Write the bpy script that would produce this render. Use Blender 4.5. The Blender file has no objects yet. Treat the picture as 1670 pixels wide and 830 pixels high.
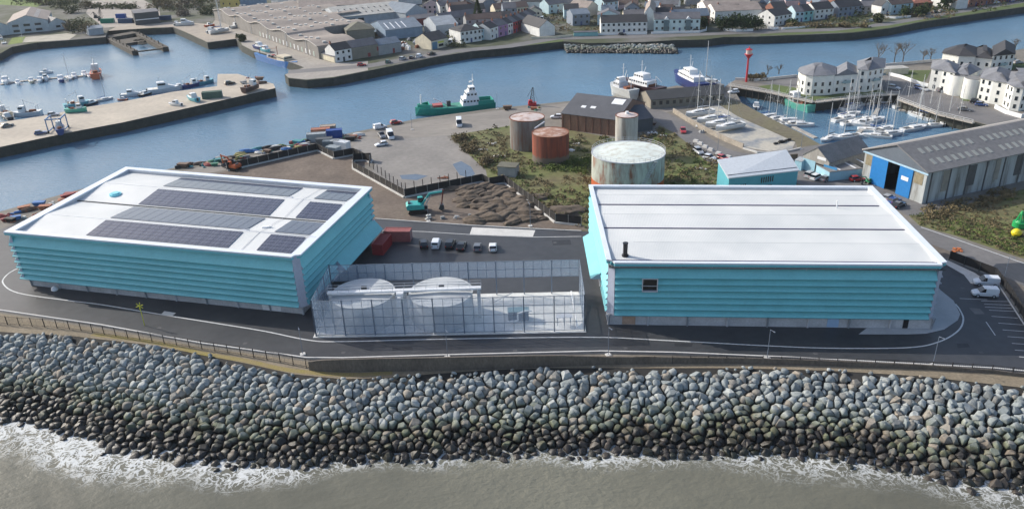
import bpy, math, random
import numpy as np
from mathutils import Vector, Matrix
from mathutils.geometry import tessellate_polygon
random.seed(7)
R_=math.radians
C=bpy.context.scene.collection
# ---------------------------------------------------------------- camera
FPX=1300.; TH=R_(25.3); ROLL=R_(2.0); HC=75.
_fw=np.array([0,math.cos(TH),-math.sin(TH)]); _r0=np.array([1.,0,0]); _u0=np.cross(_r0,_fw)
_R=math.cos(ROLL)*_r0-math.sin(ROLL)*_u0; _U=math.sin(ROLL)*_r0+math.cos(ROLL)*_u0
cam=bpy.data.cameras.new('camera'); camo=bpy.data.objects.new('camera',cam); C.objects.link(camo)
m=Matrix.Identity(4)
for i in range(3):
    m[i][0]=_R[i]; m[i][1]=_U[i]; m[i][2]=-_fw[i]
m[0][3]=0;m[1][3]=0;m[2][3]=HC
camo.matrix_world=m
cam.sensor_width=36; cam.lens=FPX/1670*36; cam.clip_start=1; cam.clip_end=20000
bpy.context.scene.camera=camo
# ---------------------------------------------------------------- light
SUN=Vector((-0.83,0.42,0.56)).normalized()
w=bpy.data.worlds.new('World'); bpy.context.scene.world=w; w.use_nodes=True
nt=w.node_tree; sky=nt.nodes.new('ShaderNodeTexSky'); sky.sky_type='NISHITA'; sky.sun_disc=False
sky.sun_elevation=math.asin(SUN.z); sky.sun_rotation=math.atan2(SUN.x,SUN.y)
sky.air_density=1.0; sky.dust_density=2.4; sky.ozone_density=1.0
bg=nt.nodes['Background']; bg.inputs[1].default_value=0.145
nt.links.new(sky.outputs[0],bg.inputs[0])
sl=bpy.data.lights.new('sun','SUN'); sl.energy=3.4; sl.angle=R_(0.5); sl.color=(1,0.95,0.86)
so=bpy.data.objects.new('sun',sl); C.objects.link(so); so.rotation_euler=SUN.to_track_quat('Z','Y').to_euler()
vs=bpy.context.scene.view_settings; vs.view_transform='Standard'; vs.look='None'; vs.exposure=0.42; vs.gamma=1
# ---------------------------------------------------------------- helpers
def at(px,py,z=0.0):
    """point of the world at height z that the survey photo shows at px,py"""
    d=_fw*FPX+_R*(px-835)-_U*(py-415); t=(z-HC)/d[2]
    return Vector((d[0]*t,d[1]*t,z))
MATS={}
def mat(name,col,rough=.7,var=.12,scale=.5,metal=0,col2=None,fac=.5,bump=0,bscale=None,spec=.5,world=False,stretch=None,detail=4,sharp=.25,alpha=None,trans=None):
    if name in MATS: return MATS[name]
    m=bpy.data.materials.new(name); m.use_nodes=True; n=m.node_tree.nodes; l=m.node_tree.links
    b=n['Principled BSDF']; b.inputs['Roughness'].default_value=rough; b.inputs['Metallic'].default_value=metal
    b.inputs['Specular IOR Level'].default_value=spec
    if world: src=n.new('ShaderNodeNewGeometry').outputs['Position']
    else: src=n.new('ShaderNodeTexCoord').outputs['Object']
    if stretch:
        mp=n.new('ShaderNodeMapping'); mp.inputs['Scale'].default_value=stretch; l.new(src,mp.inputs[0]); src=mp.outputs[0]
    nz=n.new('ShaderNodeTexNoise'); nz.inputs['Scale'].default_value=scale; nz.inputs['Detail'].default_value=detail; nz.inputs['Roughness'].default_value=.6
    l.new(src,nz.inputs['Vector'])
    cr=n.new('ShaderNodeValToRGB'); e=cr.color_ramp.elements
    c=Vector(col[:3]); c2=Vector(col2) if col2 else c*(1-2*var)
    c1=c if col2 else c*(1+var)
    e[0].position=max(0,fac-sharp); e[1].position=min(1,fac+sharp)
    e[0].color=(*c2,1); e[1].color=(*c1,1)
    l.new(nz.outputs['Fac'],cr.inputs[0])
    # fine second octave of dirt
    nz2=n.new('ShaderNodeTexNoise'); nz2.inputs['Scale'].default_value=scale*9; nz2.inputs['Detail'].default_value=3
    l.new(src,nz2.inputs['Vector'])
    mr=n.new('ShaderNodeMapRange'); mr.inputs[1].default_value=.3; mr.inputs[2].default_value=.7; mr.inputs[3].default_value=1-var*.9; mr.inputs[4].default_value=1+var*.7
    l.new(nz2.outputs['Fac'],mr.inputs[0])
    mx=n.new('ShaderNodeVectorMath'); mx.operation='MULTIPLY'; l.new(cr.outputs[0],mx.inputs[0]); l.new(mr.outputs[0],mx.inputs[1])
    l.new(mx.outputs[0],b.inputs['Base Color'])
    if bump:
        bz=n.new('ShaderNodeTexNoise'); bz.inputs['Scale'].default_value=bscale or scale*6; bz.inputs['Detail'].default_value=5; l.new(src,bz.inputs['Vector'])
        bp=n.new('ShaderNodeBump'); bp.inputs['Strength'].default_value=1; bp.inputs['Distance'].default_value=bump; l.new(bz.outputs['Fac'],bp.inputs['Height']); l.new(bp.outputs[0],b.inputs['Normal'])
    if alpha is not None: b.inputs['Alpha'].default_value=alpha
    if trans is not None: b.inputs['Transmission Weight'].default_value=trans
    MATS[name]=m; return m
def paint(name,col,rough=.45,var=.06): return mat(name,col,rough,var,scale=1.5)
class MB:
    def __init__(s): s.v=[]; s.f=[]; s.mi=[]
    def add(s,vs,fs,mi=0):
        o=len(s.v); s.v+= [tuple(v) for v in vs]
        for f in fs: s.f.append(tuple(o+i for i in f)); s.mi.append(mi)
        return s
    def box(s,cx,cy,cz,sx,sy,sz,rz=0,mi=0):
        c,n=math.cos(rz),math.sin(rz); vs=[]
        for dz in(-.5,.5):
            for dx,dy in((-.5,-.5),(.5,-.5),(.5,.5),(-.5,.5)):
                x,y=dx*sx,dy*sy; vs.append((cx+x*c-y*n,cy+x*n+y*c,cz+dz*sz))
        return s.add(vs,[(0,3,2,1),(4,5,6,7),(0,1,5,4),(1,2,6,5),(2,3,7,6),(3,0,4,7)],mi)
    def b2(s,x0,x1,y0,y1,z0,z1,mi=0): return s.box((x0+x1)/2,(y0+y1)/2,(z0+z1)/2,x1-x0,y1-y0,z1-z0,0,mi)
    def hexa(s,lo,hi,mi=0):
        n=len(lo); vs=list(lo)+list(hi)
        fs=[tuple(range(n-1,-1,-1)),tuple(range(n,2*n))]+[(i,(i+1)%n,n+(i+1)%n,n+i) for i in range(n)]
        return s.add(vs,fs,mi)
    def prism(s,poly,z0,z1,mi=0): return s.hexa([(p[0],p[1],z0) for p in poly],[(p[0],p[1],z1) for p in poly],mi)
    def cyl(s,x,y,z0,z1,r,n=16,r2=None,mi=0):
        r2=r if r2 is None else r2
        return s.hexa([(x+r*math.cos(a),y+r*math.sin(a),z0) for a in np.linspace(0,2*math.pi,n,endpoint=False)],[(x+r2*math.cos(a),y+r2*math.sin(a),z1) for a in np.linspace(0,2*math.pi,n,endpoint=False)],mi)
    def tube(s,p,q,r,n=6,r2=None,mi=0):
        p=Vector(p);q=Vector(q);r2=r if r2 is None else r2
        d=(q-p).normalized(); a=d.orthogonal().normalized(); b=d.cross(a)
        k=[2*math.pi*i/n for i in range(n)]
        return s.hexa([p+a*r*math.cos(t)+b*r*math.sin(t) for t in k],[q+a*r2*math.cos(t)+b*r2*math.sin(t) for t in k],mi)
    def ring(s,outer,inner,z0,z1,mi=0):
        n=len(outer); vs=[(p[0],p[1],z0) for p in outer]+[(p[0],p[1],z0) for p in inner]+[(p[0],p[1],z1) for p in outer]+[(p[0],p[1],z1) for p in inner]
        fs=[]
        for i in range(n):
            j=(i+1)%n
            fs+=[(i,j,2*n+j,2*n+i),(n+j,n+i,3*n+i,3*n+j),(2*n+i,2*n+j,3*n+j,3*n+i),(j,i,n+i,n+j)]
        return s.add(vs,fs,mi)
    def build(s,name,mats,parent=None,loc=(0,0,0),rz=0,smooth=False,kind=None):
        me=bpy.data.meshes.new(name); me.from_pydata(s.v,[],s.f)
        if not isinstance(mats,(list,tuple)): mats=[mats]
        for m_ in mats: me.materials.append(m_)
        if len(mats)>1: me.polygons.foreach_set('material_index',s.mi)
        if smooth: me.polygons.foreach_set('use_smooth',[True]*len(me.polygons))
        me.update()
        o=bpy.data.objects.new(name,me); C.objects.link(o); o.location=loc; o.rotation_euler=(0,0,rz)
        if parent: o.parent=parent
        if kind: o['kind']=kind
        return o
def thing(name,label,cat,loc=(0,0,0),rz=0,group=None,sc=1):
    o=bpy.data.objects.new(name,None); C.objects.link(o); o.empty_display_size=.2
    o.location=loc; o.rotation_euler=(0,0,rz); o.scale=(sc,sc,sc); o['label']=label; o['category']=cat
    if group: o['group']=group
    return o
def tag(o,label,cat,group=None):
    o['label']=label; o['category']=cat
    if group: o['group']=group
    return o
KIDS={}
def kids(o):
    return o.children
def copy_tree(o,loc,rz,label=None,group=None,sc=None,swap=None):
    kl=PROTO_KIDS[o.name] if o.name in PROTO_KIDS else None
    def rec(s,par):
        c=s.copy(); C.objects.link(c)
        if par: c.parent=par
        if swap and s.type=='MESH':
            if s.data.materials and s.data.materials[0] and s.data.materials[0].name in swap:
                c.data=swapped(s.data,swap[s.data.materials[0].name])
        for ch in PROTO_KIDS.get(s.name,[]): rec(ch,c)
        return c
    r=rec(o,None); r.location=loc; r.rotation_euler=(0,0,rz)
    if sc: r.scale=(sc,sc,sc)
    if label: r['label']=label
    if group: r['group']=group
    return r
SWAPPED={}
def swapped(me,m_):
    k=(me.name,m_.name)
    if k not in SWAPPED:
        n=me.copy(); n.materials[0]=m_; SWAPPED[k]=n
    return SWAPPED[k]
PROTO_KIDS={}
def register(o):
    def rec(s):
        PROTO_KIDS[s.name]=[c for c in bpy.data.objects if c.parent==s]
        for c in PROTO_KIDS[s.name]: rec(c)
    rec(o); return o
def inst(cache,key,maker,loc,rz,label,group=None,sc=1,swap=None):
    """first use places the made thing itself, later uses copy it"""
    if key not in cache:
        o=maker(); register(o); cache[key]=[o,False]
    o,used=cache[key]
    if not used and not swap:
        cache[key][1]=True; o.location=loc; o.rotation_euler=(0,0,rz); o.scale=(sc,sc,sc); o['label']=label
        if group: o['group']=group
        return o
    return copy_tree(o,loc,rz,label,group,sc,swap)
def structure(name,poly,mt,z=0.0,px=True,kind='structure'):
    P_=[at(a,b,z) for a,b in poly] if px else [Vector((a,b,z)) for a,b in poly]
    tris=tessellate_polygon([P_])
    me=bpy.data.meshes.new(name); fs=[tuple(t) for t in tris]
    me.from_pydata([tuple(p) for p in P_],[],fs); me.update()
    for p in me.polygons:
        if p.normal.z<0: p.flip()
    me.materials.append(mt); o=bpy.data.objects.new(name,me); C.objects.link(o); o['kind']=kind; return o
def land(name,outer,holes,mtop,mside,z0=-7,z1=0):
    loops=[[Vector((p[0],p[1],z1)) for p in L] for L in [outer]+holes]
    tris=tessellate_polygon(loops); flat=[p for L in loops for p in L]; n=len(flat)
    vs=[tuple(p) for p in flat]+[(p.x,p.y,z0) for p in flat]; fs=[];mi=[]
    for t in tris:
        a,b,c=[flat[i] for i in t]
        t=tuple(t) if (b-a).cross(c-a).z>0 else tuple(reversed(t))
        fs.append(t);mi.append(0)
    o0=0
    for L in loops:
        k=len(L)
        for i in range(k):
            a,b=o0+i,o0+(i+1)%k; fs.append((a,b,n+b,n+a)); mi.append(1)
        o0+=k
    me=bpy.data.meshes.new(name); me.from_pydata(vs,[],fs); me.materials.append(mtop); me.materials.append(mside)
    me.polygons.foreach_set('material_index',mi); me.update()
    o=bpy.data.objects.new(name,me); C.objects.link(o); o['kind']='structure'; return o
def ribbon_pts(pts,wd):
    L=[];Rr=[]
    for i,p in enumerate(pts):
        a=pts[max(0,i-1)]; b=pts[min(len(pts)-1,i+1)]; d=(b-a); d.z=0; d.normalize(); nn=Vector((-d.y,d.x,0))
        L.append(p+nn*wd/2); Rr.append(p-nn*wd/2)
    return L,Rr
def smooth_pts(pts,k=6):
    out=[]
    n=len(pts)
    for i in range(n-1):
        p0=pts[max(i-1,0)];p1=pts[i];p2=pts[i+1];p3=pts[min(i+2,n-1)]
        for j in range(k):
            t=j/k
            out.append(.5*((2*p1)+(-p0+p2)*t+(2*p0-5*p1+4*p2-p3)*t*t+(-p0+3*p1-3*p2+p3)*t**3))
    out.append(pts[-1]); return out
def ribbon(name,px,wd,mt,z,h=0,smooth=False,kind='structure'):
    pts=[at(a,b,0) for a,b in px]
    if smooth: pts=smooth_pts(pts)
    L,Rr=ribbon_pts(pts,wd); mb=MB(); n=len(pts)
    vs=[(p.x,p.y,z+h) for p in L]+[(p.x,p.y,z+h) for p in Rr]
    fs=[(n+i,n+i+1,i+1,i) for i in range(n-1)]
    if h:
        vs+=[(p.x,p.y,z-.05) for p in L]+[(p.x,p.y,z-.05) for p in Rr]
        fs+=[(i,i+1,2*n+i+1,2*n+i) for i in range(n-1)]+[(n+i+1,n+i,3*n+i,3*n+i+1) for i in range(n-1)]
    mb.add(vs,fs); return mb.build(name,mt,kind=kind)
# ---------------------------------------------------------------- shared materials
WHITE=paint('white_paint',(.78,.79,.80)); GREYP=paint('light_grey_paint',(.5,.52,.56)); DARK=paint('dark_grey_paint',(.05,.055,.06))
BLACK=paint('black_paint',(.012,.012,.014),.4); RUST=mat('rust',(.28,.09,.04),.85,.25,.8,col2=(.09,.035,.02))
GLASS=mat('window_glass',(.02,.028,.035),.12,.1,spec=.8)
GALV=mat('galvanised_steel',(.33,.36,.40),.45,.1,metal=.3)
TYRE=mat('tyre_rubber',(.015,.015,.016),.85)
ASPH=mat('asphalt',(.064,.065,.070),.52,.16,.07,col2=(.032,.034,.041),world=True,bump=.004,bscale=8,detail=8)
ASPH_OLD=mat('worn_asphalt',(.19,.18,.175),.75,.12,.09,col2=(.12,.118,.12),world=True,detail=8)
CONC=mat('yard_concrete',(.27,.25,.23),.8,.14,.08,col2=(.17,.16,.15),world=True,detail=8)
CONC_PALE=mat('pale_concrete',(.58,.57,.55),.8,.08,.3,world=True)
QUAYTOP=mat('quay_concrete',(.50,.44,.36),.85,.12,.06,col2=(.34,.30,.25),world=True,detail=9)
QUAYWALL=mat('quay_wall',(.06,.06,.05),.8,.3,.4,col2=(.02,.025,.018),world=True,bump=.1,bscale=1.2)
SOIL=mat('bare_soil',(.19,.15,.12),.95,.22,.12,col2=(.095,.075,.062),world=True,bump=.12,bscale=.9,detail=8)
GRASSM=mat('rough_grass',(.115,.16,.035),.95,.25,.06,col2=(.14,.105,.065),world=True,bump=.15,bscale=1.1,detail=8)
LAWN=mat('mown_grass',(.085,.13,.03),.95,.2,.12,col2=(.07,.085,.03),world=True,bump=.05,bscale=2,detail=7)
LINEW=mat('line_paint',(.62,.63,.63),.7,.12,2,world=True)
# ================================================================ SETTING
WZ=-3.6
topline=[(-400,508),(-200,522),(0,541),(120,548),(250,563),(400,592),(480,610),(560,618),(640,615),(700,610),(800,603),(900,600),(1050,600),(1200,600),(1350,604),(1500,613),(1670,632),(1800,652),(2100,700)]
shore=[(-400,620),(-200,650),(0,685),(60,690),(100,702),(150,715),(200,733),(300,745),(390,758),(480,757),(600,752),(700,746),(830,740),(960,740),(1100,742),(1200,741),(1280,738),(1400,752),(1480,770),(1560,786),(1670,796),(1800,815),(2100,870)]
TOPW=[at(a,b,0) for a,b in topline]; SHW=[at(a,b,WZ) for a,b in shore]
river_back=[(1670,80),(1651,83),(1560,97),(1516,99),(1437,107),(1370,115),(1299,123),(1233,131),(1198,131),(1180,143),(1150,144),(1103,140),(1066,147),(985,159),(932,165),(806,177),(680,194),(620,207),(520,228),(400,250),(300,270),(130,309),(0,345),(-150,385),(-420,440)]
LA=[p.xy for p in TOPW]+[Vector((700,200)),Vector((800,520))]+[at(a,b).xy for a,b in river_back]+[Vector((-420,150))]
marina=[(1190,139),(1262,151),(1328,166),(1379,160),(1421,155),(1463,153),(1468,161),(1532,185),(1590,199),(1640,212),(1500,243),(1345,240),(1306,217),(1258,194),(1212,172),(1199,150)]
land('ground',LA,[[at(a,b).xy for a,b in marina]],mat('dock_ground',(.22,.20,.175),.9,.15,.07,col2=(.13,.12,.10),world=True,detail=9),QUAYWALL)
# left pier
pier=[(-300,296),(0,240),(62,227),(125,214),(200,200),(313,175),(420,151),(449,144),(446,137),(420,131),(388,121),(355,121),(354,141),(282,150),(200,166),(141,175),(78,188),(0,200),(-300,245)]
land('pier',[at(a,b).xy for a,b in pier],[],QUAYTOP,QUAYWALL)
# far bank
bank=[(-500,120),(-60,100),(0,88),(19,77),(60,70),(113,66),(172,61),(176,50),(244,47),(282,45),(310,57),(338,70),(385,64),(393,74),(412,84),(440,91),(475,103),(495,110),(480,116),(464,122),(470,128),(500,131),(544,127),(600,116),(663,103),(712,93),(770,84),(850,76),(919,68),(960,71),(1050,69),(1100,66),(1150,65),(1180,61),(1240,60),(1320,57),(1390,54),(1450,47),(1500,37),(1540,31),(1600,22),(1670,12)]
LC=[at(a,b).xy for a,b in bank]+[Vector((900,520)),Vector((6000,3000)),Vector((4000,9000)),Vector((-4000,9000)),Vector((-6000,1500))]
land('far_ground',LC,[],mat('town_ground',(.13,.125,.115),.95,.2,.035,col2=(.05,.06,.025),world=True,detail=6,sharp=.08,fac=.52),QUAYWALL)
# ---- water
def water_mat(name,deep,rough,bd,bs,stretch=(1,1,1),foam=False,spec=.5):
    m=bpy.data.materials.new(name); m.use_nodes=True; n=m.node_tree.nodes; l=m.node_tree.links; b=n['Principled BSDF']
    b.inputs['Roughness'].default_value=rough; b.inputs['IOR'].default_value=1.33; b.inputs['Specular IOR Level'].default_value=spec
    g=n.new('ShaderNodeNewGeometry'); mp=n.new('ShaderNodeMapping'); mp.inputs['Scale'].default_value=stretch; mp.inputs['Rotation'].default_value=(0,0,.35); l.new(g.outputs['Position'],mp.inputs[0])
    nz=n.new('ShaderNodeTexNoise'); nz.inputs['Scale'].default_value=bs; nz.inputs['Detail'].default_value=5; nz.inputs['Roughness'].default_value=.62; l.new(mp.outputs[0],nz.inputs['Vector'])
    bp=n.new('ShaderNodeBump'); bp.inputs['Distance'].default_value=bd
    pat=n.new('ShaderNodeTexNoise'); pat.inputs['Scale'].default_value=.018; pat.inputs['Detail'].default_value=4; l.new(g.outputs['Position'],pat.inputs['Vector'])
    pr=n.new('ShaderNodeMapRange'); pr.inputs[1].default_value=.38; pr.inputs[2].default_value=.62; pr.inputs[3].default_value=.35; pr.inputs[4].default_value=1; l.new(pat.outputs['Fac'],pr.inputs[0]); l.new(pr.outputs[0],bp.inputs['Strength'])
    l.new(nz.outputs['Fac'],bp.inputs['Height']); l.new(bp.outputs[0],b.inputs['Normal'])
    vr=n.new('ShaderNodeValToRGB'); vr.color_ramp.elements[0].color=(*[c*.75 for c in deep],1); vr.color_ramp.elements[1].color=(*[c*1.2 for c in deep],1)
    vr.color_ramp.elements[0].position=.35; vr.color_ramp.elements[1].position=.65
    l.new(pat.outputs['Fac'],vr.inputs[0]); l.new(vr.outputs[0],b.inputs['Base Color'])
    if foam:
        at_=n.new('ShaderNodeAttribute'); at_.attribute_name='foam'
        wp=n.new('ShaderNodeTexNoise'); wp.inputs['Scale'].default_value=.35; wp.inputs['Detail'].default_value=3; l.new(g.outputs['Position'],wp.inputs['Vector'])
        ad=n.new('ShaderNodeVectorMath'); ad.operation='MULTIPLY_ADD'; l.new(wp.outputs['Color'],ad.inputs[0]); ad.inputs[1].default_value=(3.5,3.5,0); l.new(g.outputs['Position'],ad.inputs[2])
        def ridge(sc):
            v=n.new('ShaderNodeTexNoise'); v.inputs['Scale'].default_value=sc; v.inputs['Detail'].default_value=4; l.new(ad.outputs[0],v.inputs['Vector'])
            a=n.new('ShaderNodeMath'); a.operation='SUBTRACT'; a.inputs[1].default_value=.5; l.new(v.outputs['Fac'],a.inputs[0])
            a2=n.new('ShaderNodeMath'); a2.operation='ABSOLUTE'; l.new(a.outputs[0],a2.inputs[0])
            a3=n.new('ShaderNodeMapRange'); a3.inputs[1].default_value=0; a3.inputs[2].default_value=.06; a3.inputs[3].default_value=1; a3.inputs[4].default_value=0; l.new(a2.outputs[0],a3.inputs[0]); return a3.outputs[0]
        mxm=n.new('ShaderNodeMath'); mxm.operation='MAXIMUM'; l.new(ridge(.42),mxm.inputs[0]); l.new(ridge(1.1),mxm.inputs[1])
        # lacy foam: filaments thin out away from the rocks
        s0=n.new('ShaderNodeMath'); s0.operation='MULTIPLY_ADD'; s0.inputs[1].default_value=.80; s0.inputs[2].default_value=.34; l.new(mxm.outputs[0],s0.inputs[0])
        s1=n.new('ShaderNodeMath'); s1.operation='MULTIPLY'; l.new(s0.outputs[0],s1.inputs[0]); l.new(at_.outputs['Fac'],s1.inputs[1])
        fr=n.new('ShaderNodeMapRange'); fr.interpolation_type='SMOOTHSTEP'; fr.inputs[1].default_value=.30; fr.inputs[2].default_value=1.0; l.new(s1.outputs[0],fr.inputs[0])
        fm=n.new('ShaderNodeMath'); fm.operation='MULTIPLY'; fm.inputs[1].default_value=.85; l.new(fr.outputs[0],fm.inputs[0])
        mx=n.new('ShaderNodeMixRGB'); l.new(fm.outputs[0],mx.inputs[0]); l.new(vr.outputs[0],mx.inputs[1]); mx.inputs[2].default_value=(.66,.68,.68,1)
        l.new(mx.outputs[0],b.inputs['Base Color'])
        rr=n.new('ShaderNodeMapRange'); rr.inputs[3].default_value=rough; rr.inputs[4].default_value=.8; l.new(fr.outputs[0],rr.inputs[0]); l.new(rr.outputs[0],b.inputs['Roughness'])
    return m
RIV=water_mat('river_water',(.095,.19,.285),.18,.33,.55,(1,1.7,1),spec=.7)
SEA=water_mat('sea_water',(.158,.155,.122),.28,.30,.8,(1,1.6,1),foam=True,spec=.4)
yT=lambda x: float(np.interp(x,[p.x for p in TOPW],[p.y for p in TOPW]))
yS=lambda x: float(np.interp(x,[p.x for p in SHW],[p.y for p in SHW]))
mb=MB(); mb.add([(-3000,112,WZ),(3000,112,WZ),(6000,9000,WZ),(-6000,9000,WZ)],[(0,1,2,3)]); mb.build('river_water',RIV,kind='structure')
def fnoise(x,y,seed=0):
    v=0
    for k,(fx,fy,a) in enumerate(((.31,.12,1),(-.17,.4,.8),(.71,.53,.5),(-.63,.9,.45),(1.3,-1.1,.25),(1.9,1.6,.2))):
        v+=a*math.sin(x*fx+y*fy+seed*1.7+k*2.1)
    return v/3.2
def sea():
    nx,ny=420,125; X=np.linspace(-150,150,nx); Y=np.linspace(22,121.5,ny); vs=[];fo=[]
    for y in Y:
        for x in X:
            d=(yS(x)-y)+2.2*fnoise(x*.8,y*.8,3); vs.append((x,y,WZ+.01+.10*fnoise(x*1.5,y*2.2)+.05*fnoise(x*4,y*5,2)))
            wdt=5.0+7.0*max(0,min(1,(-x-20)/45))+5*max(0,min(1,(x-10)/40)); amp=.88+.55*max(0,min(1,(-x-25)/40))
            fo.append(amp*max(0,1-max(0,d)/wdt)**.8)
    fs=[(j*nx+i,j*nx+i+1,(j+1)*nx+i+1,(j+1)*nx+i) for j in range(ny-1) for i in range(nx-1)]
    # outer sheet
    k=len(vs); vs+=[(-3000,-2000,WZ-.2),(3000,-2000,WZ-.2),(3000,112,WZ-.2),(-3000,112,WZ-.2)]; fs.append((k,k+1,k+2,k+3)); fo+=[0]*4
    me=bpy.data.meshes.new('sea'); me.from_pydata(vs,[],fs); me.materials.append(SEA)
    a=me.attributes.new('foam','FLOAT','POINT'); a.data.foreach_set('value',fo)
    me.polygons.foreach_set('use_smooth',[True]*len(me.polygons)); o=bpy.data.objects.new('sea',me); C.objects.link(o); o['kind']='structure'
sea()
# slope bed under the armour
mb=MB(); n=len(TOPW); xs=np.linspace(-170,170,80)
vs=[(x,yT(x)+.05,-.02) for x in xs]+[(x,yS(x),WZ-.4) for x in xs]+[(x,yS(x)-8,WZ-2.5) for x in xs]; k=80
mb.add(vs,[(r*k+i+k,r*k+i+k+1,r*k+i+1,r*k+i) for r in range(2) for i in range(k-1)])
mb.build('slope_bed',mat('slope_bed',(.035,.033,.03),.95,world=True),kind='structure')
# ---- ground patches (each a few cm above the last)
structure('road',[(-200,500),(-110,415),(60,352),(300,330),(615,358),(768,368),(948,377),(1250,380),(1500,405),(1545,423),(1622,452),(1670,524),(1760,640),(1670,607),(1480,596),(1290,586),(1100,579),(980,577),(730,583),(510,587),(330,562),(165,533),(0,508),(-120,496)],ASPH,.04)
structure('soil_yard',[(371,279),(518,247),(545,260),(577,254),(604,266),(577,276),(660,322.5),(787,296),(798,303),(823,299),(906,363),(948,368),(1000,372),(1000,380),(948,375.5),(768,366.5),(615,356),(560,352),(300,330),(200,320),(290,295)],SOIL,.03)
structure('concrete_yard',[(566,246),(590,227),(660,226),(727,221),(792,277),(795,291),(662,318),(606,281),(612,267),(580,252)],CONC,.035)
structure('quay_apron',[(300,278),(400,256),(520,234),(620,211),(680,199),(806,181),(932,168),(985,163),(1066,150),(1103,146),(1180,150),(1185,160),(1060,190),(915,190),(845,203),(730,222),(590,229),(560,248),(516,245),(371,277),(290,293)],mat('apron_concrete',(.29,.265,.235),.85,.15,.07,col2=(.17,.155,.14),world=True,detail=9,stretch=(.5,1.6,1)),.03)
structure('scrub_ground',[(735,222),(830,200),(930,212),(1060,238),(1075,205),(1110,222),(1150,250),(1190,268),(1310,300),(1250,385),(960,380),(906,362),(823,298),(798,300),(790,277)],GRASSM,.02)
ribbon('access_road',[(1030,172),(1082,192),(1118,214),(1160,243),(1205,257),(1255,258),(1330,246),(1400,236)],8.5,ASPH_OLD,.05,smooth=True)
structure('parking_verge',[(1125,238),(1150,236),(1200,262),(1185,272),(1150,262)],ASPH_OLD,.055)
structure('boatyard_slab',[(1110,190),(1135,180),(1172,171),(1203,190),(1297,232),(1292,243),(1255,247),(1214,241)],mat('boatyard_slab',(.44,.41,.35),.8,.14,.11,col2=(.17,.20,.24),world=True,detail=8,fac=.44,sharp=.1),.03)
structure('grass_bank',[(1178,158),(1205,166),(1258,194),(1306,218),(1345,240),(1300,241),(1298,232),(1203,190),(1172,171)],mat('bank_grass',(.15,.14,.075),.95,.2,.1,col2=(.14,.12,.09),world=True,detail=7),.035)
structure('shed_yard',[(1290,262),(1420,248),(1560,345),(1480,352),(1440,330),(1300,300)],ASPH_OLD,.03)
structure('grass_field',[(1478,348),(1560,338),(1700,300),(1950,300),(1950,500),(1670,422),(1560,385),(1500,368)],GRASSM,.025)
structure('verge_soil',[(1500,385),(1560,410),(1670,468),(1950,570),(1950,640),(1700,560),(1622,450),(1545,421),(1470,398)],mat('verge_soil',(.17,.14,.115),.95,.2,.12,col2=(.11,.095,.08),world=True,detail=8,bump=.08,bscale=1),.02)
structure('old_road',[(1470,358),(1500,369),(1560,388),(1670,428),(1950,520),(1950,560),(1670,466),(1560,414),(1470,380)],ASPH_OLD,.05)
structure('new_road',[(1625,430),(1670,428),(1950,520),(1950,560),(1670,462),(1612,440)],ASPH,.07)
ribbon('road_edge_line',[(1502,371),(1560,391),(1625,414),(1670,430)],.25,LINEW,.08)
# apartments area
structure('apartment_lawn',[(1236,141),(1262,138),(1295,143),(1330,157),(1437,146),(1446,152),(1379,158.5),(1328,164),(1262,149)],LAWN,.03)
structure('apartment_road',[(1236,136),(1299,126),(1437,109),(1480,112),(1455,122),(1500,142),(1560,160),(1700,205),(1650,215),(1590,197),(1532,183),(1468,159),(1463,151),(1440,148),(1437,135),(1300,146)],ASPH_OLD,.025)
structure('garden_lawn',[(1455,121),(1479,115),(1518,115),(1512,128),(1503,139),(1480,131)],LAWN,.045)
structure('side_lawn',[(1640,105),(1680,103),(1700,135),(1655,128)],LAWN,.04)
structure('corner_lawn',[(1560,152),(1590,158),(1600,166),(1570,165)],LAWN,.045)
# far bank
ribbon('waterfront_road',[(470,118),(600,108),(690,93),(740,84),(830,76),(905,63),(1000,61),(1110,58),(1240,52),(1360,49),(1450,40),(1540,24),(1670,4)],8,ASPH_OLD,.04)
structure('quay_verge',[(712,92),(724,88),(827,78),(900,67),(919,64),(919,68),(850,75.5),(770,83)],LAWN,.03)
structure('river_verge',[(1240,56),(1360,51),(1450,42),(1540,26),(1670,5),(1670,11),(1600,21),(1540,30),(1500,36),(1450,46),(1390,53),(1320,56),(1240,59)],LAWN,.06)
structure('town_green',[(1280,49),(1360,45),(1420,41),(1430,37),(1400,38),(1290,44)],LAWN,.065)
structure('harbour_green',[(12,74),(20,62),(42,60),(36,70)],mat('bright_grass',(.16,.22,.03),.9,.2,.3,world=True),.03)
structure('shingle_beach',[(36,70),(42,61),(75,58),(110,55),(125,57),(113,65)],mat('shingle',(.42,.39,.32),.9,.15,.2,world=True),.03)
structure('far_yard',[(140,22),(150,2),(225,-4),(260,14),(262,38),(170,46)],mat('far_yard',(.40,.36,.32),.9,.15,.05,col2=(.25,.22,.19),world=True,detail=8),.03)
structure('boat_hard',[(176,51),(190,44),(280,36),(345,40),(393,62),(385,63.5),(338,69),(310,56),(282,44),(244,46)],mat('boat_hard',(.40,.34,.27),.9,.15,.08,col2=(.27,.235,.2),world=True,detail=8),.035)
structure('quay_road',[(345,40),(352,32),(390,48),(520,96),(545,103),(600,100),(600,115),(544,126),(500,130),(470,127),(465,122),(480,117),(496,110.5),(475,102),(440,90),(412,83),(395,74),(390,64)],mat('quay_road',(.36,.33,.29),.88,.15,.07,col2=(.25,.23,.21),world=True,detail=8),.03)
structure('green_field',[(-60,14),(0,8),(60,12),(90,-2),(0,-12),(-60,-8)],mat('field_green',(.13,.19,.04),.95,.1,.05,world=True),.03)
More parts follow.
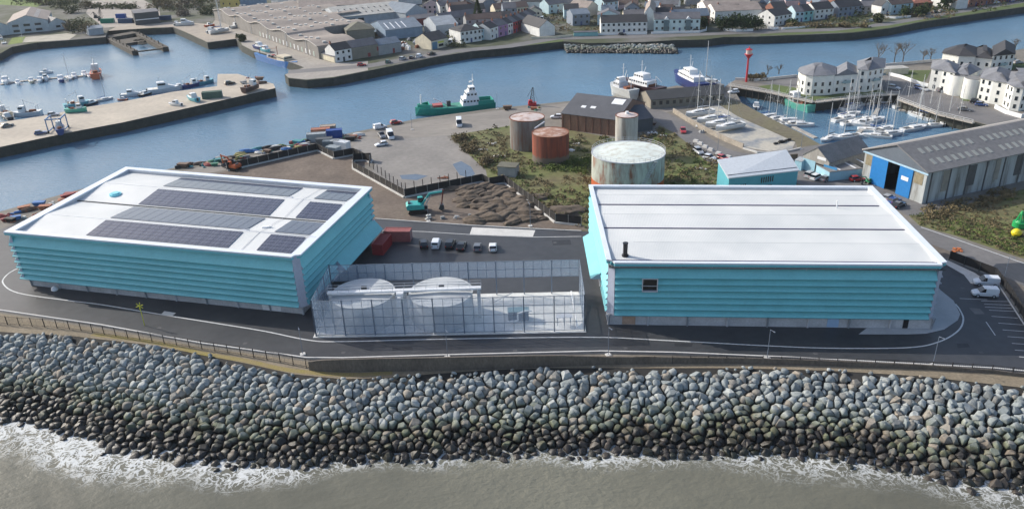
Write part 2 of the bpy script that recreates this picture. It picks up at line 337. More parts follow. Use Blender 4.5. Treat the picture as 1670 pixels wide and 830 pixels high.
# ---- site markings
ribbon('kerb',[(-120,489),(0,506),(165,530),(330,560),(500,583.5),(560,584),(730,579),(980,573),(1100,575),(1290,583),(1480,593),(1625,601),(1720,610)],.3,CONC_PALE,.04,h=.12)
ribbon('loop_line',[(30,437),(12,448),(5,462),(30,478),(110,490),(165,497),(250,511),(350,527),(430,540),(505,555),(560,557),(730,553),(960,550),(1080,555),(1250,564),(1360,568),(1480,567),(1530,558),(1562,540),(1571,521),(1565,505),(1558,496)],.28,LINEW,.055,smooth=True)
ribbon('back_kerb',[(612,357),(690,362.5),(768,368),(860,373),(948,377)],.3,CONC_PALE,.04,h=.12)
ribbon('back_lane_line',[(615,376),(690,378),(768,383),(870,387),(948,386)],.22,LINEW,.06)
structure('crossing_slab',[(766,382),(770,370.5),(873,375.5),(869,386)],CONC_PALE,.065)
structure('building_apron',[(1480,545),(1510,544),(1540,537),(1562,522),(1566,512),(1555,490),(1530,470),(1500,470),(1400,545)],mat('apron_pale',(.42,.43,.44),.8,.06,.4,world=True),.10)
structure('footpath',[(1537,428),(1545,424),(1590,445),(1600,452),(1588,463),(1583,462),(1572,448)],CONC_PALE,.10)
structure('manhole_cover',[(262,513),(268,507),(287,510),(280,516)],CONC_PALE,.06)
structure('old_patch',[(1580,502),(1598,503),(1606,512),(1590,512)],ASPH_OLD,.06)
for (a,b,c,d) in ((1565,487,1610,489),(1600,491,1646,492),(1606,501,1650,503),(1605,496,1650,498),(1613,506,1655,508),(1617,516,1660,519),(1628,527,1668,530),(1635,538,1675,541),(1643,549,1685,552),(1650,560,1695,563),(1655,571,1700,574),(1662,582,1705,585)):
    ribbon('parking_line',[(a,b),(c,d)],.14,LINEW,.056)
ribbon('parking_line',[(1608,525),(1623,547)],.16,LINEW,.056)
ribbon('parking_line',[(1622,455),(1700,575)],.3,CONC_PALE,.05)
# strip between the fence and the armour: gravel with moss
def strip():
    a=[(-120,494),(0,511),(165,536),(330,566),(500,589),(560,590),(730,586),(980,579),(1100,581),(1290,589),(1480,599),(1625,607),(1720,617)]
    structure('gravel_strip',a+list(reversed([(p[0],p[1]) for p in topline if -150<=p[0]<=1800])),mat('gravel_strip',(.29,.24,.175),.95,.2,.25,col2=(.17,.14,.095),world=True,detail=8,bump=.06,bscale=2),.02)
    ribbon('moss_strip',[(150,545),(250,558),(330,576),(400,588),(470,603),(560,611),(640,608)],1.1,mat('moss',(.24,.20,.05),.95,.25,.5,col2=(.26,.20,.11),world=True),.03,smooth=True)
for poly in ([(1170,575),(1196,574),(1200,579),(1174,580)],[(1440,586),(1466,586),(1468,592),(1440,592)],[(640,566),(672,565),(674,570),(640,571)],[(1100,559),(1130,560),(1128,565),(1100,564)],[(60,484),(84,487),(80,491),(58,488)],[(900,392),(930,391),(932,399),(902,400)],[(1560,560),(1578,560),(1582,566),(1562,567)]):
    structure('asphalt_patch',poly,mat('patch_asphalt',(.028,.03,.036),.6,.2,.4,world=True),.052)
for (x,y) in ((560,575),(840,572),(1020,568),(1330,577),(1600,575),(400,560),(260,535),(660,389),(905,396),(1570,470)):
    c=at(x,y); structure('drain_cover',[(c.x-.35,c.y-.35),(c.x+.35,c.y-.35),(c.x+.35,c.y+.35),(c.x-.35,c.y+.35)],mat('cast_iron',(.10,.10,.105),.6,.2,2,world=True),.06,px=False)
strip()
# ================================================================ TURQUOISE BUILDINGS
TURQ=mat('turquoise_cladding',(.195,.56,.605),.5,.05,.25,world=True)
LIP_SHADE=mat('louvre_lip_shade',(.07,.28,.33),.6,.05,.25,world=True)  # darker turquoise on the lip face paints in the shadow line under each louvre
TURQD=mat('turquoise_fascia',(.15,.48,.56),.5,.05,.3,world=True)
CAPW=mat('white_capping',(.68,.73,.80),.5,.04,.3,world=True)
ENDG=mat('grey_end_panel',(.42,.46,.56),.6,.06,.3,world=True)
def roof_mat(name,ang):
    m=bpy.data.materials.new(name); m.use_nodes=True; n=m.node_tree.nodes; l=m.node_tree.links; b=n['Principled BSDF']
    b.inputs['Roughness'].default_value=.55
    g=n.new('ShaderNodeNewGeometry'); mp=n.new('ShaderNodeMapping'); mp.vector_type='TEXTURE'; mp.inputs['Rotation'].default_value=(0,0,ang); l.new(g.outputs['Position'],mp.inputs[0])
    wv=n.new('ShaderNodeTexWave'); wv.inputs['Scale'].default_value=1.05; wv.bands_direction='X'; wv.inputs['Distortion'].default_value=0; l.new(mp.outputs[0],wv.inputs[0])
    nz=n.new('ShaderNodeTexNoise'); nz.inputs['Scale'].default_value=.12; nz.inputs['Detail'].default_value=7; l.new(g.outputs['Position'],nz.inputs['Vector'])
    cr=n.new('ShaderNodeValToRGB'); cr.color_ramp.elements[0].position=.3; cr.color_ramp.elements[1].position=.65
    cr.color_ramp.elements[0].color=(.56,.58,.58,1); cr.color_ramp.elements[1].color=(.67,.68,.67,1); l.new(nz.outputs['Fac'],cr.inputs[0])
    mr=n.new('ShaderNodeMapRange'); mr.inputs[3].default_value=.95; mr.inputs[4].default_value=1.02; l.new(wv.outputs['Fac'],mr.inputs[0])
    mx=n.new('ShaderNodeVectorMath'); mx.operation='MULTIPLY'; l.new(cr.outputs[0],mx.inputs[0]); l.new(mr.outputs[0],mx.inputs[1]); l.new(mx.outputs[0],b.inputs['Base Color'])
    bp=n.new('ShaderNodeBump'); bp.inputs['Distance'].default_value=.03; bp.inputs['Strength'].default_value=.6; l.new(wv.outputs['Fac'],bp.inputs['Height']); l.new(bp.outputs[0],b.inputs['Normal'])
    return m
SOLAR=bpy.data.materials.new('solar_glass'); SOLAR.use_nodes=True
def _solar():
    n=SOLAR.node_tree.nodes; l=SOLAR.node_tree.links; b=n['Principled BSDF']; b.inputs['Roughness'].default_value=.12; b.inputs['Specular IOR Level'].default_value=1.0
    uv=n.new('ShaderNodeUVMap'); br=n.new('ShaderNodeTexBrick'); br.offset=0; br.inputs['Scale'].default_value=1; br.inputs['Brick Width'].default_value=1.0; br.inputs['Row Height'].default_value=1.0; br.inputs['Mortar Size'].default_value=.035
    br.inputs['Color1'].default_value=(.010,.012,.035,1); br.inputs['Color2'].default_value=(.014,.016,.045,1); br.inputs['Mortar'].default_value=(.16,.18,.24,1)
    l.new(uv.outputs[0],br.inputs[0]); l.new(br.outputs[0],b.inputs['Base Color'])
_solar()
ZT=13.0; TIPS=[9.95,8.7,7.45,6.15,4.9,3.6,2.3]
def bil(q,u,v):
    A,B,C_,D=q; return A*(1-u)*(1-v)+B*u*(1-v)+C_*u*v+D*(1-u)*v
def louvre_side(parent,A,B,s0,s1,z0,tips,out=1.15,big=None,skip=None):
    u=(B-A).normalized(); nn=Vector((u.y,-u.x)) ; Ln=(B-A).length
    def seg(a,b,zt,zb,o,inn=1.3):
        mb=MB(); pa=A+u*a; pb=A+u*b
        def pr(p,dp): 
            i=p-nn*inn; e=p+nn*(o-out); return [(i.x,i.y,zt),(e.x,e.y,zb),(e.x,e.y,zb-.13),(i.x,i.y,zb-.13)]
        L0=pr(pa,0);L1=pr(pb,0)
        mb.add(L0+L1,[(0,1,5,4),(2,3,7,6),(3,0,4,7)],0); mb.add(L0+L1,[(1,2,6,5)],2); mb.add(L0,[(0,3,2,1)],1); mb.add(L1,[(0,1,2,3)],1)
        return mb.build('louvre',[TURQ,ENDG,LIP_SHADE],parent)
    zt=z0
    for i,zb in enumerate(tips):
        rs=[(s0,Ln-s1)]
        if big and i>=big[2]:
            a,b=big[0]*Ln,big[1]*Ln; rs=[]
            if a>s0+.3: rs.append((s0,a))
            if b<Ln-s1-.3: rs.append((b,Ln-s1))
        if skip and i in skip[2]:
            a,b=skip[0],skip[1]; rs=[(s0,a),(b,Ln-s1)]
        for a,b in rs: seg(a,b,zt,zb,out)
        zt=zb
    if big:
        a,b=max(big[0]*Ln,s0),min(big[1]*Ln,Ln-s1)
        seg(a,b,tips[big[2]-1] if big[2] else z0,big[3],out+big[4])
def big_building(t,q,front_slot,notch,pin=.6,left_big=None,right_big=None,skip=None,rim=(1.1,1.9,1.5,1.9),ang=0):
    A,B,C_,D=[p.xy for p in q]; ctr=(A+B+C_+D)/4
    def inset(d):
        pts=[A,B,C_,D]; out=[]
        for i in range(4):
            p0,p1,p2=pts[i-1],pts[i],pts[(i+1)%4]; d1=(p1-p0).normalized(); d2=(p2-p1).normalized()
            n1=Vector((-d1.y,d1.x)); n2=Vector((-d2.y,d2.x)); a=d[(i-1)%4]; b=d[i]
            # intersect offset lines
            M_=np.array([[d1.x,-d2.x],[d1.y,-d2.y]]); r=(p1+n2*b)-(p1+n1*a); s=np.linalg.solve(M_,np.array([r.x,r.y])); out.append(p1+n1*a+d1*s[0])
        return out
    core=inset([1.15]*4)
    # core wall behind the louvres with chamfered corners
    def chamfer(pts,k,c):
        out=[]
        for i in range(4):
            p0,p1,p2=pts[i-1],pts[i],pts[(i+1)%4]
            if i in k: out+= [p1+(p0-p1).normalized()*c,p1+(p2-p1).normalized()*c]
            else: out.append(p1)
        return out
    MB().prism(core,2.25,12.0).build('wall',ENDG,t)
    base=inset([pin]*4)
    mb=MB(); mb.prism(base,0,2.24); mb.build('plinth',mat('plinth_concrete',(.50,.50,.52),.75,.12,.35,world=True),t)
    for i in range(4):
        p,q2=base[i],base[(i+1)%4]; Ln=(q2-p).length; u=(q2-p)/Ln; nn=Vector((u.y,-u.x)); k=int(Ln/6.4)
        for j in range(k+1):
            c=p+u*(Ln*j/k); mb=MB(); e=c+nn*.45
            mb.tube((c.x+nn.x*.12,c.y+nn.y*.12,0),(c.x+nn.x*.12,c.y+nn.y*.12,2.2),.17,6); mb.tube((c.x+nn.x*.1,c.y+nn.y*.1,.3),(e.x,e.y,2.2),.12,6)
            mb.build('bracket',GREYP if j%2 else GALV,t)
    # roof slab with parapet
    inn=inset(rim)
    outer=[A,B,C_,D]; 
    oc=[];ic=[]
    for i in range(4):
        p0,p1,p2=outer[i-1],outer[i],outer[(i+1)%4]
        if i in notch:
            a=p1+(p0-p1).normalized()*1.3; b=p1+(p2-p1).normalized()*1.3; m_=a+(b-p1)
            m2=(a+b)/2
            oc+=[a,m2+(ctr-m2).normalized()*.45,b]; ic+=[inn[i]+(inn[i-1]-inn[i]).normalized()*.05,inn[i],inn[i]+(inn[(i+1)%4]-inn[i]).normalized()*.05]
        else: oc.append(p1); ic.append(inn[i])
    zf=11.95
    MB().ring(oc,ic,ZT-.28,ZT).build('parapet_cap',CAPW,t)
    def shr(L,d): return [p+(ctr-p).normalized()*d for p in L]
    MB().ring(shr(oc,.06),shr(ic,-.25),12.25,ZT-.28).build('fascia',TURQD,t)
    MB().ring([p+(p-ctr).normalized()*.10 for p in ic],ic,zf-.2,ZT-.29).build('parapet_lining',GREYP,t)
    MB().prism(shr(outer,.5 if front_slot else 2.0),11.95-.2,11.9).build('roof_deck',DARK,t)
    # louvred sides.  order: front, right, back, left
    s=lambda i: 1.5 if i in notch else .25
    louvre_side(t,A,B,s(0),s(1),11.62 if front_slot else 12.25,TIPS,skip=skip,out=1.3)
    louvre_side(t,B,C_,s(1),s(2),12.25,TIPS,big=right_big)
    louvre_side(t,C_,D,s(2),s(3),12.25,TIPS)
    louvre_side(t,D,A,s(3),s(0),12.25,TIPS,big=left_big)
    for i in notch:   # pale chamfer panel on the corner
        p0,p1,p2=outer[i-1],outer[i],outer[(i+1)%4]; e0=(p0-p1).normalized(); e1=(p2-p1).normalized()
        a=p1+e0*1.45+e1*.35; b=p1+e1*1.45+e0*.35; a2=a+e1*1.0;b2=b+e0*1.0
        mb=MB(); mb.hexa([(*a,2.0),(*b,2.0),(*(b+e0),2.0),(*(a+e1),2.0)][:4],[(*a,ZT-.3),(*b,ZT-.3),(*(b+e0),ZT-.3),(*(a+e1),ZT-.3)]); mb.build('corner_panel',ENDG,t)
    return outer,inn,ctr
def pitched_roof(t,q,us,vs,zs,mt,name='roof'):
    mb=MB()
    for i in range(len(vs)-1):
        a,b,c,d=bil(q,us[0],vs[i]),bil(q,us[1],vs[i]),bil(q,us[1],vs[i+1]),bil(q,us[0],vs[i+1])
        mb.add([(a.x,a.y,zs[i]),(b.x,b.y,zs[i]),(c.x,c.y,zs[i+1]),(d.x,d.y,zs[i+1])],[(0,1,2,3)])
    return mb.build(name,mt,t)
Q1=[at(5,378,ZT),at(485,420,ZT),at(607,305,ZT),at(205,272,ZT)]
Q2=[at(990,428,ZT),at(1550,432,ZT),at(1423,303,ZT),at(960,301,ZT)]
b1=thing('louvred_building','long turquoise louvred building with rows of solar panels on its white roof','building',(0,0,0))
b2=thing('louvred_building','turquoise louvred building with plain white roof, black flue and one dark window','building',(0,0,0))
big_building(b1,Q1,False,[1],pin=1.5,right_big=(.42,1,4,2.9,1.6))
big_building(b2,Q2,True,[0,1],left_big=(.22,.72,4,4.2,1.9),skip=(6.3,9.1,(1,2)),rim=(.75,1.3,.9,.9))
V1=[0.02,.252,.492,.733,.985]; ZR=[12.05,12.9,12.05,12.9,12.05]
pitched_roof(b1,Q1,(.012,.985),V1,ZR,roof_mat('roof_sheet',R_(-16)))
V2=[.02,.24,.42,.585,.732,.865,.99]; Z2=[12.25,12.72,12.4,12.75,12.4,12.72,12.25]
pitched_roof(b2,Q2,(.010,.988),V2,Z2,roof_mat('roof_sheet_plain',R_(-5)))
def roof_strip(t,q,u0,u1,v,z,wd,mt,name,h=.04):
    a,b=bil(q,u0,v),bil(q,u1,v); mb=MB(); mb.tube((a.x,a.y,z),(b.x,b.y,z),wd,4); 
    return mb.build(name,mt,t)
SEAM=paint('seam_grey',(.34,.36,.38)); GUT=paint('gutter_dark',(.06,.05,.12))
roof_strip(b1,Q1,.02,.98,.252,12.86,.12,WHITE,'ridge'); roof_strip(b1,Q1,.02,.98,.733,12.86,.12,WHITE,'ridge')
roof_strip(b1,Q1,.02,.98,.492,12.14,.16,DARK,'gutter'); 
for v,z in ((.24,12.70),(.585,12.73),(.865,12.70)): roof_strip(b2,Q2,.02 if v>.3 else .10,.985,v,z,.045,SEAM,'ridge')
for v,u1 in ((.42,.975),(.732,.965)): roof_strip(b2,Q2,.02,u1,v,12.46,.15,GUT,'gutter')
roof_strip(b2,Q2,.014,.992,.052,12.42,.13,GUT,'gutter')
a,b=bil(Q2,.013,.06),bil(Q2,.013,.96); mb=MB(); mb.tube((a.x,a.y,12.4),(b.x,b.y,12.4),.13,4); mb.build('gutter',GUT,b2)
# solar arrays
def panels(q,u0,u1,v0,v1,z0,z1,n,rows):
    for i in range(n):
        a0=u0+(u1-u0)*i/n; a1=u0+(u1-u0)*(i+.955)/n
        c=[bil(q,a0,v0),bil(q,a1,v0),bil(q,a1,v1),bil(q,a0,v1)]; zz=[z0,z0,z1,z1]
        lo=[(p.x,p.y,z) for p,z in zip(c,zz)]; hi=[(p.x,p.y,z+.07) for p,z in zip(c,zz)]
        mb=MB(); mb.hexa(lo,hi); o=mb.build('solar_panel',SOLAR,b1)
        ul=o.data.uv_layers.new(); 
        for p in o.data.polygons:
            for li in p.loop_indices:
                vi=o.data.loops[li].vertex_index%4; ul.data[li].uv=((0,3)[vi in(1,2)],(0,rows)[vi in(2,3)])
for (v0,v1,z0,z1,rw) in ((.075,.237,12.32,12.92,5),(.272,.47,12.90,12.22,6),(.512,.706,12.20,12.87,6),(.755,.94,12.90,12.25,6)):
    panels(Q1,.265,.755,v0,v1,z0,z1,14,rw); panels(Q1,.847,.962,v0,v1,z0,z1,4,rw)
# walkway cables + rooflights on b1
for (u0,v0,u1,v1) in ((.80,.03,.82,.97),(.76,.255,.99,.25)):
    a,b=bil(Q1,u0,v0),bil(Q1,u1,v1); mb=MB(); n=8
    for i in range(n):
        f0,f1=i/n,(i+1)/n; vv=lambda f:v0+(v1-v0)*f
        p=a.lerp(b,f0);q_=a.lerp(b,f1); mb.tube((p.x,p.y,np.interp(vv(f0),V1,ZR)+.12),(q_.x,q_.y,np.interp(vv(f1),V1,ZR)+.12),.035,4)
    mb.build('roof_cable',GREYP,b1)
p=bil(Q1,.135,.60); mb=MB(); mb.cyl(p.x,p.y,12.3,12.75,1.3,20); mb.cyl(p.x,p.y,12.75,12.95,.9,20); mb.build('roof_light',mat('cyan_plastic',(.20,.62,.72),.4,.05),b1)
for u_,v_ in ((.745,.262),(.755,.74),(.80,.33)):
    p=bil(Q1,u_,v_); mb=MB(); mb.box(p.x,p.y,12.75,1.4,.7,.35); mb.cyl(p.x+1,p.y,12.6,13.0,.22,10); mb.build('roof_vent',GREYP if u_<.79 else WHITE,b1)
# b2 details
p=bil(Q2,.063,.10); mb=MB(); mb.cyl(p.x,p.y,12.3,12.7,.62,20); mb.cyl(p.x,p.y,12.7,14.9,.42,20); mb.cyl(p.x,p.y,14.9,15.05,.5,20); mb.build('flue',BLACK,b2)
p=bil(Q2,.82,.70); mb=MB(); mb.cyl(p.x,p.y,12.3,13.9,.13,10); mb.cyl(p.x,p.y,13.9,14.1,.2,10); mb.build('vent_pipe',WHITE,b2)
A=Q2[0].xy;u=(Q2[1].xy-A).normalized();nn=Vector((u.y,-u.x))
def fr(a,o,z): p=A+u*a+nn*o; return (p.x,p.y,z)
def fbox(mb,a0,a1,o0,o1,z0,z1): mb.hexa([fr(a0,o0,z0),fr(a1,o0,z0),fr(a1,o1,z0),fr(a0,o1,z0)],[fr(a0,o0,z1),fr(a1,o0,z1),fr(a1,o1,z1),fr(a0,o1,z1)]); return mb
def fring(a0,a1,z0,z1,k,o0,o1):
    V=[fr(a,o,z) for o in(o0,o1) for (a,z) in ((a0,z0),(a1,z0),(a1,z1),(a0,z1),(a0+k,z0+k),(a1-k,z0+k),(a1-k,z1-k),(a0+k,z1-k))]
    F=[]
    for i in range(4):
        j=(i+1)%4; F+=[(i,j,4+j,4+i),(8+j,8+i,12+i,12+j),(j,i,8+i,8+j),(4+i,4+j,12+j,12+i)]
    return MB().add(V,F)
wf=fring(6.3,9.1,7.15,9.85,.15,-1.2,.02)
wf=wf.build('window',GREYP,b2); fbox(MB(),6.45,8.95,-.6,-.5,7.3,9.7).build('pane',BLACK,wf); fbox(MB(),6.45,8.95,-.5,-.42,8.1,8.2).build('transom',GREYP,wf)
for k in range(11):
    a=2.2+k*5.4; mb=MB(); mb.tube(fr(a,-.5,11.5),fr(a,-.5,12.4),.06,5); mb.build('slot_post',GREYP,b2)
mb=MB(); mb.tube(fr(1.4,-.3,11.95),fr(56.5,-.3,11.95),.05,4); mb.build('slot_rail',GREYP,b2)
fbox(MB(),1.5,4.2,-1.1,-.9,11.6,12.2).build('slot_panel',mat('tan_panel',(.45,.30,.22),.7),b2)
# doors in the plinths
def plinth_door(t,q,a,wd,mt,h=2.1):
    o_=.63 if t is b2 else 1.53
    A=q[0].xy;u=(q[1].xy-A).normalized();nn=Vector((u.y,-u.x)); mb=MB()
    f=lambda x,o,z:(*(A+u*x+nn*o),z)
    mb.hexa([f(a,-o_,.14),f(a+wd,-o_,.14),f(a+wd,-o_+.1,.14),f(a,-o_+.1,.14)],[f(a,-o_,h),f(a+wd,-o_,h),f(a+wd,-o_+.1,h),f(a,-o_+.1,h)]); return mb.build('door',mt,t)
plinth_door(b2,Q2,39.5,2.0,paint('pale_blue_door',(.35,.5,.7))); plinth_door(b2,Q2,3.0,2.4,mat('tan_panel',(0,0,0))); plinth_door(b1,Q1,56,4,WHITE)
plinth_door(b2,Q2,52.6,.9,BLACK)
# ================================================================ SCREENED TANK COMPOUND
gA=at(516,549,0).xy; gB=at(953,540,0).xy; gu=(gB-gA).normalized(); gv=Vector((-gu.y,gu.x)); GL=(gB-gA).length; GD=14.6; GH=7.5
def gp(a,b,z): p=gA+gu*a+gv*b; return (p.x,p.y,z)
def gbox(mb,a0,a1,b0,b1,z0,z1,mi=0): return mb.hexa([gp(a0,b0,z0),gp(a1,b0,z0),gp(a1,b1,z0),gp(a0,b1,z0)],[gp(a0,b0,z1),gp(a1,b0,z1),gp(a1,b1,z1),gp(a0,b1,z1)],mi)
scr=thing('mesh_screen','tall translucent screen of glazed panels in steel posts around the two round tanks','screen',(0,0,0))
PAN=bpy.data.materials.new('screen_panel'); PAN.use_nodes=True
def _pan():
    n=PAN.node_tree.nodes; l=PAN.node_tree.links; b=n['Principled BSDF']; b.inputs['Base Color'].default_value=(.66,.75,.86,1); b.inputs['Roughness'].default_value=.35; b.inputs['Alpha'].default_value=.34
    g=n.new('ShaderNodeNewGeometry'); nz=n.new('ShaderNodeTexNoise'); nz.inputs['Scale'].default_value=.35; nz.inputs['Detail'].default_value=3; l.new(g.outputs['Position'],nz.inputs['Vector'])
    mr=n.new('ShaderNodeMapRange'); mr.inputs[1].default_value=.35; mr.inputs[2].default_value=.65; mr.inputs[3].default_value=.25; mr.inputs[4].default_value=.27; l.new(nz.outputs['Fac'],mr.inputs[0]); l.new(mr.outputs[0],b.inputs['Alpha'])
_pan()
FRM=paint('screen_steel',(.17,.21,.27))
gbox(MB(),-.5,GL+.3,-.5,GD+.5,0,.12).build('base_slab',mat('slab_pale',(.66,.66,.64),.8,.12,.35,world=True),scr)
def screen_run(p0,p1,nb,zlo):
    p0=Vector(p0);p1=Vector(p1); L=(p1-p0).length; u=(p1-p0)/L
    for i in range(nb+1):
        c=p0+u*(L*i/nb); mb=MB(); mb.box(c.x,c.y,GH/2,.2,.2,GH,math.atan2(u.y,u.x)); mb.build('post',FRM,scr)
    for i in range(nb):
        a=p0+u*(L*i/nb+.12); b=p0+u*(L*(i+1)/nb-.12); d=u.cross(Vector((0,0,1)))*.02; d=Vector((d.x,d.y))
        mb=MB(); lo=[(a.x-d.x,a.y-d.y,zlo),(b.x-d.x,b.y-d.y,zlo),(b.x+d.x,b.y+d.y,zlo),(a.x+d.x,a.y+d.y,zlo)]
        mb.hexa(lo,[(x,y,GH-.05) for x,y,z in lo]); pn=mb.build('panel',PAN,scr)
        mb=MB(); n=4 if zlo<1 else 2
        for k in range(n+1):
            z=zlo+(GH-.1-zlo)*k/n; mb.tube((a.x,a.y,z),(b.x,b.y,z),.065,4)
        for k in (1,2):
            c=a.lerp(b,k/3); mb.tube((c.x,c.y,zlo),(c.x,c.y,GH-.05),.045,4)
        mb.build('glazing_bar',FRM,pn)
screen_run(gp(0,0,0),gp(GL,0,0),9,.35); screen_run(gp(GL,0,0),gp(GL,GD,0),3,.35); screen_run(gp(0,GD,0),gp(0,0,0),3,.35)
screen_run(gp(GL,GD,0),gp(0,GD,0),9,3.9)
TKC=mat('tank_concrete',(.48,.50,.52),.75,.12,.3,world=True)
def round_tank(px,py,label):
    c=at(px,py,5.4); R=5.9; t=thing('settling_tank',label,'tank',(c.x,c.y,.12))
    MB().cyl(0,0,0,5.1,R,48).build('wall',TKC,t)
    mb=MB(); mb.cyl(0,0,5.1,5.35,R+.12,48); mb.cyl(0,0,5.35,5.6,R-.05,48,r2=.6); mb.build('cover',mat('tank_cover',(.50,.52,.53),.6,.08,.4,world=True),t)
    for k in range(-4,5):
        mb=MB(); w_=math.sqrt(R*R-(k*1.2)**2)-.25; mb.b2(-w_,w_,k*1.2-.05,k*1.2+.05,5.36,5.62-.05*abs(k)); mb.build('cover_rib',TKC,t)
    mb=MB(); mb.box(.1,1.0,5.95,1.0,.5,.5); mb.build('hatch',DARK,t)
    return c
c1=round_tank(592,478,'left one of two round concrete tanks inside the glazed screen'); c2=round_tank(719,476,'right one of two round concrete tanks inside the glazed screen')
br=thing('tank_bridge','white beam walkway with handrails crossing both round tanks','walkway',(0,0,0))
x0,x1=c1.x-6.3,c2.x+7.6; y0=c1.y-1.3
MB().b2(x0,x1,y0-.45,y0+.45,6.2,6.55).build('deck_beam',WHITE,br)
mb=MB()
for yy in(y0-.58,y0+.58):
    for z in(7.1,7.6): mb.tube((x0,yy,z),(x1,yy,z),.03,4)
    for k in range(15): xx=x0+(x1-x0)*k/14; mb.tube((xx,yy,6.6),(xx,yy,7.6),.03,4)
mb.build('handrail',GREYP,br)
for xx in (x0+.5,(x0+x1)/2,x1-.5):
    mb=MB(); mb.b2(xx-.3,xx+.3,y0-.4,y0+.4,.12,6.0); mb.build('support',TKC,br)
mb=MB(); mb.b2(c1.x+6.6,c1.x+7.9,y0-1.6,y0-.62,6.0,6.5); mb.b2(c1.x+6.9,c1.x+7.5,y0-2.2,y0-1.62,5.0,6.0); mb.build('gearbox',WHITE,br)
c=at(846,528,0); t=thing('control_kiosk','dark blue louvred kiosk behind the screen at its right half','kiosk',(c.x,c.y+1.6,.12))
MB().box(0,0,.95,3.8,1.6,1.9).build('cabinet',mat('navy_cabinet',(.02,.035,.07),.4),t); MB().box(0,0,1.98,4.0,1.9,.14).build('roof',mat('teal_roof',(.12,.22,.26),.5),t)
for k in range(3): MB().box(-1.2+k*1.2,-.83,.95,1.1,.05,1.5).build('door',mat('navy_door',(.03,.055,.10),.4),t)
def pipe(pts,r,mt,nm,label,cat):
    mb=MB()
    for a,b in zip(pts,pts[1:]): mb.tube(a,b,r,8)
    return tag(mb.build(nm,mt),label,cat)
pipe([gp(35,2.8,.7),gp(37,2.8,.9),gp(37,2.8,2.4),gp(38.5,2.8,2.9),gp(39.6,2.8,2.9)],.14,WHITE,'pipe','white bent pipe beside the dark kiosk inside the screen','pipe')
pipe([gp(GL-1.2,1,.3),gp(GL-1.5,5,1.5),gp(GL-1.8,11,2.4),gp(GL-1.8,11.3,.2)],.14,WHITE,'pipe','long white pipe along the right end of the screened compound','pipe')
for (a,b,lb) in ((46.5,6,'small grey steel gantry with table top at the right end of the screened compound'),):
    t=thing('pipe_gantry',lb,'gantry',gp(a-1,b-3.5,.12)); mb=MB()
    for dx in(-1.2,0,1.2):
        for dy in(-.5,.5): mb.tube((dx,dy,0),(dx,dy,1.7),.05,5)
    mb.build('frame',FRM,t); MB().box(0,0,1.75,3,1.3,.1).build('top',GREYP,t)
pipe([gp(32,11,.2),gp(33,10.5,1.1),gp(36,11.6,2.1)],.07,GREYP,'hoist_arm','thin grey hoist arm lying by the back posts of the screen','hoist')
# ================================================================ FENCES
def wall_run(name,label,cat,px,hts,th,mt,zb=0.0,cap=None,posts=0,postmt=None):
    pts=[at(a,b,0) for a,b in px]; t=thing(name,label,cat,(0,0,0)); L,Rr=ribbon_pts(pts,th)
    if not isinstance(hts,(list,tuple)): hts=[hts]*len(pts)
    for i in range(len(pts)-1):
        lo=[(*Rr[i].xy,zb),(*Rr[i+1].xy,zb),(*L[i+1].xy,zb),(*L[i].xy,zb)]; hh=[hts[i],hts[i+1],hts[i+1],hts[i]]
        MB().hexa(lo,[(a,b,zb+h) for (a,b,c),h in zip(lo,hh)]).build('panel',mt,t)
    return t,pts
def panel_fence(name,label,px,h,spacing,pmat,postmat,base=True,thk=.06,cat='fence',alpha=False):
    pts=[at(a,b,0) for a,b in px]; t=thing(name,label,cat,(0,0,0)); np_=0
    for i in range(len(pts)-1):
        p,q=pts[i],pts[i+1]; L=(q-p).length; n=max(1,round(L/spacing)); u=(q-p)/L; nn=Vector((-u.y,u.x,0)); rz=math.atan2(u.y,u.x)
        c=(p+q)/2; MB().box(c.x,c.y,h/2+.2,L-.05,thk,h-.25,rz).build('panel',pmat,t)
        if base: MB().box(c.x,c.y,.2,L,.9,.4,rz).build('kerb_beam',CONC_PALE,t)
        for k in range(n+(1 if i==len(pts)-2 else 0)):
            if np_>=98: break
            np_+=1; r=p+u*(L*k/n)-nn*.0; mb=MB(); mb.box(r.x,r.y,h/2+.05,.14,.2,h+.1,rz); mb.build('post',postmat,t)
    return t
FBLK=mat('black_hoarding',(.02,.019,.02),.6,.15,1); 
panel_fence('hoarding_fence','black panel fence on a white kerb zigzagging around the soil yard',[(371,279),(518,246),(545,259.5),(577,253.5),(604,266),(606,262),(577,263),(576.5,276),(660,322.5),(787,297),(798,303.5),(823,299),(906,363.5),(948,368)],2.3,3.2,FBLK,mat('grey_post',(.3,.28,.26),.7))
panel_fence('boundary_fence','dark slatted fence between the parking bays and the old road at far right',[(1548,424),(1622,452),(1648,486),(1670,524),(1720,600)],2.0,3.0,FBLK,DARK,base=False)
def railing(name,label,px,h,sp,mt,pick=.5):
    pts=smooth_pts([at(a,b,0) for a,b in px],4); t=thing(name,label,'railing',(0,0,0)); acc=0; npst=0; rail=MB(); pk=MB()
    for p,q in zip(pts,pts[1:]):
        L=(q-p).length; u=(q-p)/L
        for z in(.25,h-.1): rail.tube(p+Vector((0,0,z)),q+Vector((0,0,z)),.035,4)
        d=-acc
        x=(-acc)%sp
        while x<L:
            r=p+u*x
            if npst<98: npst+=1; mb=MB(); mb.box(r.x,r.y,h/2,.11,.11,h); mb.build('post',mt,t)
            x+=sp
        acc=(acc+L)%sp
        x=0
        while x<L: r=p+u*x; pk.box(r.x,r.y,h/2,.02,.02,h-.15); x+=pick
    rail.build('rail',mt,t); pk.build('palings',mt,t); return t
RAILM=mat('dark_railing',(.035,.03,.028),.7)
